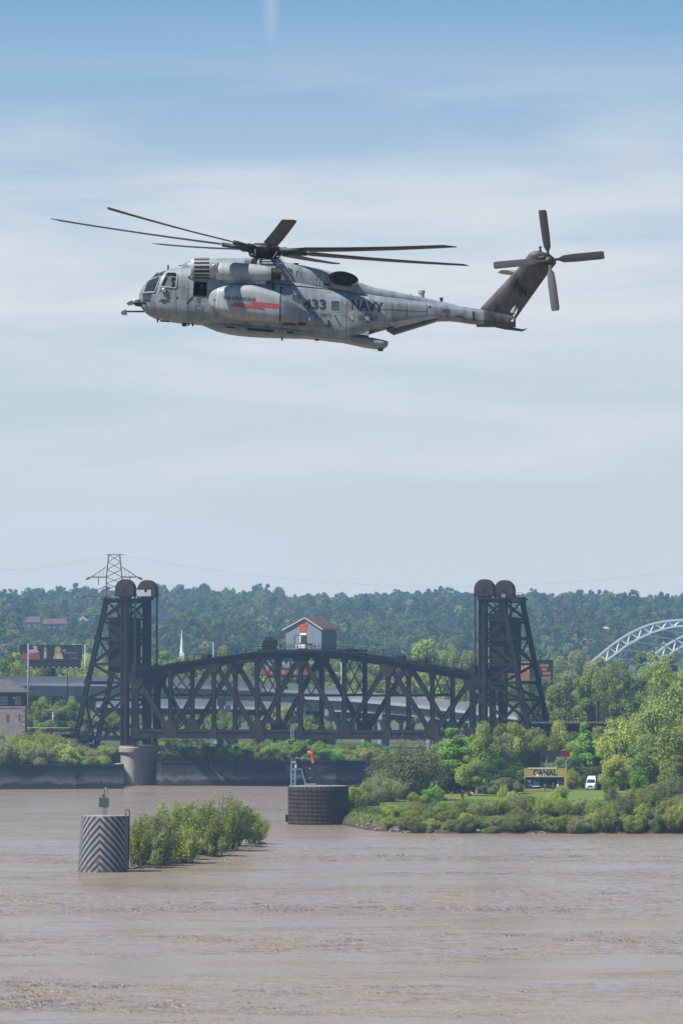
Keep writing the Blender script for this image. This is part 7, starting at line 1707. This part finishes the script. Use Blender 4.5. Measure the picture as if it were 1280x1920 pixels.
# trees of the island
tr_ = [(852,1352,935,92,'tall','fresh','bright green upright tree left of the sign, before the bridge'),(800,1400,930,90,'open','grey','thin grey green tree above the willow'),(900,1352,960,80,'round','yellow','yellow green tree under the right tower'),(940,1368,965,86,'open','grey','bare branched pale tree left of the sign'),(880,1410,915,84,'round','mid','mid green tree at the lawn edge left of the truck'),(930,1420,930,90,'round','dark','dark shaded tree behind the lawn flags'),
       (960,1345,985,70,'round','yellow','yellow green tree beneath the foot of the right tower'),(1000,1362,990,84,'round','yellow','pale round tree behind the dark display board'),(1035,1375,1000,70,'round','mid','green tree behind the yellow sign'),(1068,1385,985,64,'round','yellow','yellow green tree right of the display board'),(1096,1342,1005,62,'tall','fresh','tall bright green tree above the white van'),(1070,1420,975,80,'round','dark','dark tree in the shade behind the white van'),(1125,1350,1010,60,'tall','mid','tall green tree right of the bright one'),
       (1165,1334,960,120,'open','yellow','wide yellow green tree right of the white van'),(1215,1375,940,110,'round','mid','broad green tree on the right bank'),(1255,1232,985,150,'open','yellow','tallest tree at the right edge with bare limbs'),(1275,1330,930,130,'round','yellow','yellow green tree at the right edge'),(1230,1310,985,110,'open','mid','loose green tree below the tallest one at the right edge'),(1265,1410,905,90,'round','mid','lower green tree at the right edge of the lawn'),(1150,1408,930,80,'round','yellow','rounded pale tree behind the van bonnet'),(1200,1345,1000,100,'round','mid','green tree between the wide one and the right edge'),
       (830,1385,975,80,'round','yellow','yellow green tree left before the truss foot'),(780,1420,950,70,'round','mid','green tree behind the large willow'),(1310,1290,960,140,'round','mid','green tree partly outside the right edge')]
for px_, top, Y_, w_, kd, lf_, lab in tr_: tree(px_, top, Y_, w_, kd, lf_, lab, 'trees of the island', z0=isl_z(px_,Y_)-0.2)
for i in range(26):
    px_ = 850+i*17+rnd.uniform(-8,8); Y_ = rnd.uniform(1000,1075); kd, lf_ = rnd.choice(['round','round','tall','open']), rnd.choice(['mid','yellow','mid','grey'])
    tree(px_, rnd.uniform(1346,1380)-(20 if px_>1150 else 0), Y_, rnd.uniform(60,95), kd, lf_, ml(kd, lf_, 'tree at the island back', px_), 'wood at the back of the island', z0=2.4)
for i in range(34):
    px_ = 860+i*13+rnd.uniform(-6,6); Y_ = rnd.uniform(968,1000); hpx = rnd.uniform(30,55); z0 = isl_z(px_,Y_)-0.1; base_py = YH+(HC-z0)/Y_*F; lf_ = rnd.choice(['dark','mid','grey','mid'])
    if 1085 < px_ < 1130: Y_ += 15
    tree(px_, base_py-hpx, Y_, rnd.uniform(50,80), 'bush', lf_, ml('bush', lf_, 'underwood bush behind lawn', px_), 'underwood behind the lawn', z0=z0, name='underwood_bush', cat='bush')
for i in range(18):
    px_ = 838+i*8+rnd.uniform(-4,4); Y_ = rnd.uniform(918,962); hpx = rnd.uniform(28,52); z0 = isl_z(px_,Y_)-0.1; base_py = YH+(HC-z0)/Y_*F; lf_ = rnd.choice(['mid','grey','dark','yellow'])
    tree(px_, base_py-hpx, Y_, rnd.uniform(44,70), 'bush', lf_, ml('bush', lf_, 'bush under lawn edge trees', px_), 'underwood behind the lawn', z0=z0, name='underwood_bush', cat='bush')
for i in range(14):
    px_ = 1310+i*22+rnd.uniform(-8,8); Y_ = rnd.uniform(900,1040); kd, lf_ = rnd.choice(['round','open','tall']), rnd.choice(['mid','yellow','grey'])
    tree(px_, rnd.uniform(1300,1370), Y_, rnd.uniform(80,120), kd, lf_, ml(kd, lf_, 'tree beyond the edge trees', px_), 'wood at the back of the island', z0=2.4)
# shrubs behind the river walls
for i in range(66):
    px_ = -20+(i%22)*11.2+rnd.uniform(-4,4); Y_ = front(min(PX(px_,1112),-51)) + (rnd.uniform(2,7) if i < 22 else rnd.uniform(9,18) if i < 44 else rnd.uniform(20,40)); top = (1384 if i < 22 else 1366) + max(0,px_-105)*0.42 + rnd.uniform(0,20)
    kd, lf_ = rnd.choice(['bush','spray','bush']), rnd.choice(['grey','yellow','grey','yellow'])
    if PX(px_,Y_) < -51.5: tree(px_, min(top,1416), Y_, rnd.uniform(46,74), kd, lf_, ml(kd, lf_, 'thicket shrub above left wall', px_), 'thicket above the left river wall', name='thicket_shrub', cat='shrub')
for i in range(90):
    px_ = 306+(i%45)*9.4+rnd.uniform(-4,4); Y_ = front(PX(px_,1148)) + (rnd.uniform(2,9) if i < 45 else rnd.uniform(14,40)); top = rnd.uniform(1396,1412) if i < 45 else rnd.uniform(1383,1396)
    kd, lf_ = rnd.choice(['bush','bush','spray']), rnd.choice(['mid','yellow','grey','yellow','fresh','dark'] if i % 4 == 0 else ['mid','yellow','grey','fresh'])
    tree(px_, top, Y_, rnd.uniform(36,62), kd, lf_, ml(kd, lf_, 'shrub above the wall', px_), 'thicket above the right river wall', name='thicket_shrub', cat='shrub')
for i in range(16):
    px_ = 142+i*5.6+rnd.uniform(-3,3); Y_ = rnd.uniform(1122,1162); kd, lf_ = rnd.choice(['bush','spray']), rnd.choice(['mid','grey','dark','yellow'])
    x_ = min(PX(px_,Y_), -56.0); tree(640+F*x_/Y_, PZ(0,Y_)*0+rnd.uniform(1392,1408), Y_, rnd.uniform(34,50), kd, lf_, ml(kd, lf_, 'shrub beneath the tower legs', px_), 'shrubs beneath the left tower', name='thicket_shrub', cat='shrub')
# trees behind the bridge
for px_, top, Y_, w_, kd, lf_ in ((70,1310,1190,60,'round','mid'),(105,1318,1200,60,'round','olive'),(140,1312,1215,60,'round','mid'),(55,1335,1180,50,'bush','mid'),(90,1345,1175,60,'bush','olive'),(300,1345,1230,60,'round','yellow'),(345,1355,1235,50,'bush','mid'),(415,1325,1225,60,'round','yellow'),(430,1335,1220,50,'round','mid'),(480,1340,1215,50,'round','mid'),(515,1312,1222,66,'round','yellow'),(545,1322,1215,70,'round','yellow'),(580,1335,1210,50,'round','mid'),(610,1345,1210,50,'round','mid'),(200,1340,1230,60,'round','mid'),(170,1345,1225,50,'bush','dark'),(62,1318,1210,48,'round','dark'),(82,1306,1228,56,'round','mid'),(98,1326,1205,46,'round','mid'),(118,1308,1232,58,'round','mid'),(132,1322,1208,44,'round','dark'),(150,1316,1226,52,'round','mid'),(112,1346,1196,52,'bush','dark'),(70,1350,1192,50,'bush','mid'),(135,1348,1198,50,'bush','mid'),(215,1330,1235,56,'round','yellow'),(255,1338,1235,50,'round','mid'),(370,1340,1232,52,'round','mid')):
    tree(px_, top, Y_, w_, kd, lf_, ml(kd, lf_, 'tree before the viaduct', px_), 'trees between the bridge and the viaduct')
nb3 = [(20,1218,1420,110,'round','mid','bright green tree left of the billboard at left'),(-10,1240,1400,90,'round','fresh','fresh green tree at the left edge beyond the viaduct'),(803,1186,1560,104,'round','yellow','large round yellow green tree above the right half of the truss'),(510,1190,1480,80,'round','yellow','yellow green tree behind the winch left of the machine house'),(850,1215,1500,70,'round','yellow','yellow green tree just left of the right tower'),(340,1222,1600,90,'round','yellow','low yellow green tree beneath the white spire')]
for px_, top, Y_, w_, kd, lf_, lab in nb3: tree(px_, top, Y_, w_, kd, lf_, lab, 'trees beyond the viaduct')
for i in range(96):
    px_ = -30+ (i%48)*28.0+rnd.uniform(-10,10); Y_ = rnd.uniform(1400,1500) if i < 48 else rnd.uniform(1560,1850); top = rnd.uniform(1224,1252) if i < 48 else rnd.uniform(1206,1232)
    if 1030 < px_ and i < 48: top += 15
    kd, lf_ = rnd.choice(['round','round','open','tall']), rnd.choice(['mid','yellow','mid','grey','olive'])
    tree(px_, top, Y_, rnd.uniform(62,100), kd, lf_, ml(kd, lf_, 'tree beyond the viaduct' if i < 48 else 'tree at hill foot', px_), 'belt of trees beyond the viaduct')
for i in range(30):
    px_ = 1000+i*11+rnd.uniform(-5,5); Y_ = rnd.uniform(1165,1290); kd, lf_ = rnd.choice(['round','open','tall']), rnd.choice(['mid','olive','dark','mid','grey'])
    tree(px_, rnd.uniform(1238,1275)+ (10 if px_ < 1060 else 0), Y_, rnd.uniform(60,95), kd, lf_, ml(kd, lf_, 'tree across the canal', px_), 'shaded wood right of the right tower')

# ---------------------------------------------------------------- grass on the island bank
rng = np.random.default_rng(5); n = 70000; pxs = rng.uniform(645,1300,n); tt = rng.uniform(0,1,n)**0.8
Yf = np.interp(pxs, ipx, iYf); Ys = Yf + 2.0 + tt*120; keep = rng.uniform(size=n) < np.where(Ys > Yf+45, 0.35, 1.0); pxs, Ys = pxs[keep], Ys[keep]; n = len(pxs)
X = (pxs-640)/F*Ys; Z = np.array([isl_z(a,b) for a,b in zip(pxs,Ys)]); h = (0.06+0.55*rng.uniform(0,1,n)*np.clip(0.5+0.5*np.sin(X*0.9+np.sin(Ys*0.7)*2)+0.4*np.sin(X*2.3+Ys*1.1),0.05,1.2))*np.where(Ys > np.interp(pxs,ipx,iYf)+40, 0.3, 1.0); w = rng.uniform(0.05,0.16,n); a = rng.uniform(0,6.28,n); lx = rng.normal(0,0.2,n); ly = rng.normal(0,0.2,n)
v = np.stack([np.stack([X-np.cos(a)*w,Ys-np.sin(a)*w,Z],1), np.stack([X+np.cos(a)*w,Ys+np.sin(a)*w,Z],1), np.stack([X+np.cos(a)*w*0.6+lx,Ys+ly,Z+h],1), np.stack([X-np.cos(a)*w*0.6+lx,Ys+ly,Z+h*0.9],1)],1).reshape(-1,3)
LEAF['grass'] = leafmat('grass_blades', (0.09,0.13,0.03), (0.15,0.17,0.05), 0.2)
go_ = ob('grass', np_mesh('grass', v, LEAF['grass']), None, kind='stuff'); go_['label'] = 'rough grass on the island bank and lawn'; go_['category'] = 'grass'

# ---------------------------------------------------------------- haze
hz = MB().box((-1560,-90,-2.0),(1560,5060,190)).build('haze', None, kind='stuff')
hm_ = bpy.data.materials.new('haze_air'); hm_.use_nodes = True; nt = hm_.node_tree
for n_ in list(nt.nodes): nt.nodes.remove(n_)
pv = nt.nodes.new('ShaderNodeVolumePrincipled'); pv.inputs['Color'].default_value = (0.40,0.66,1.0,1); pv.inputs['Density'].default_value = HAZE; pv.inputs['Anisotropy'].default_value = 0.2
oo = nt.nodes.new('ShaderNodeOutputMaterial'); nt.links.new(pv.outputs[0], oo.inputs['Volume'])
hz.data.materials.clear(); hz.data.materials.append(hm_); hz['label'] = 'pale blue haze in the air over the river valley'; hz['category'] = 'haze'
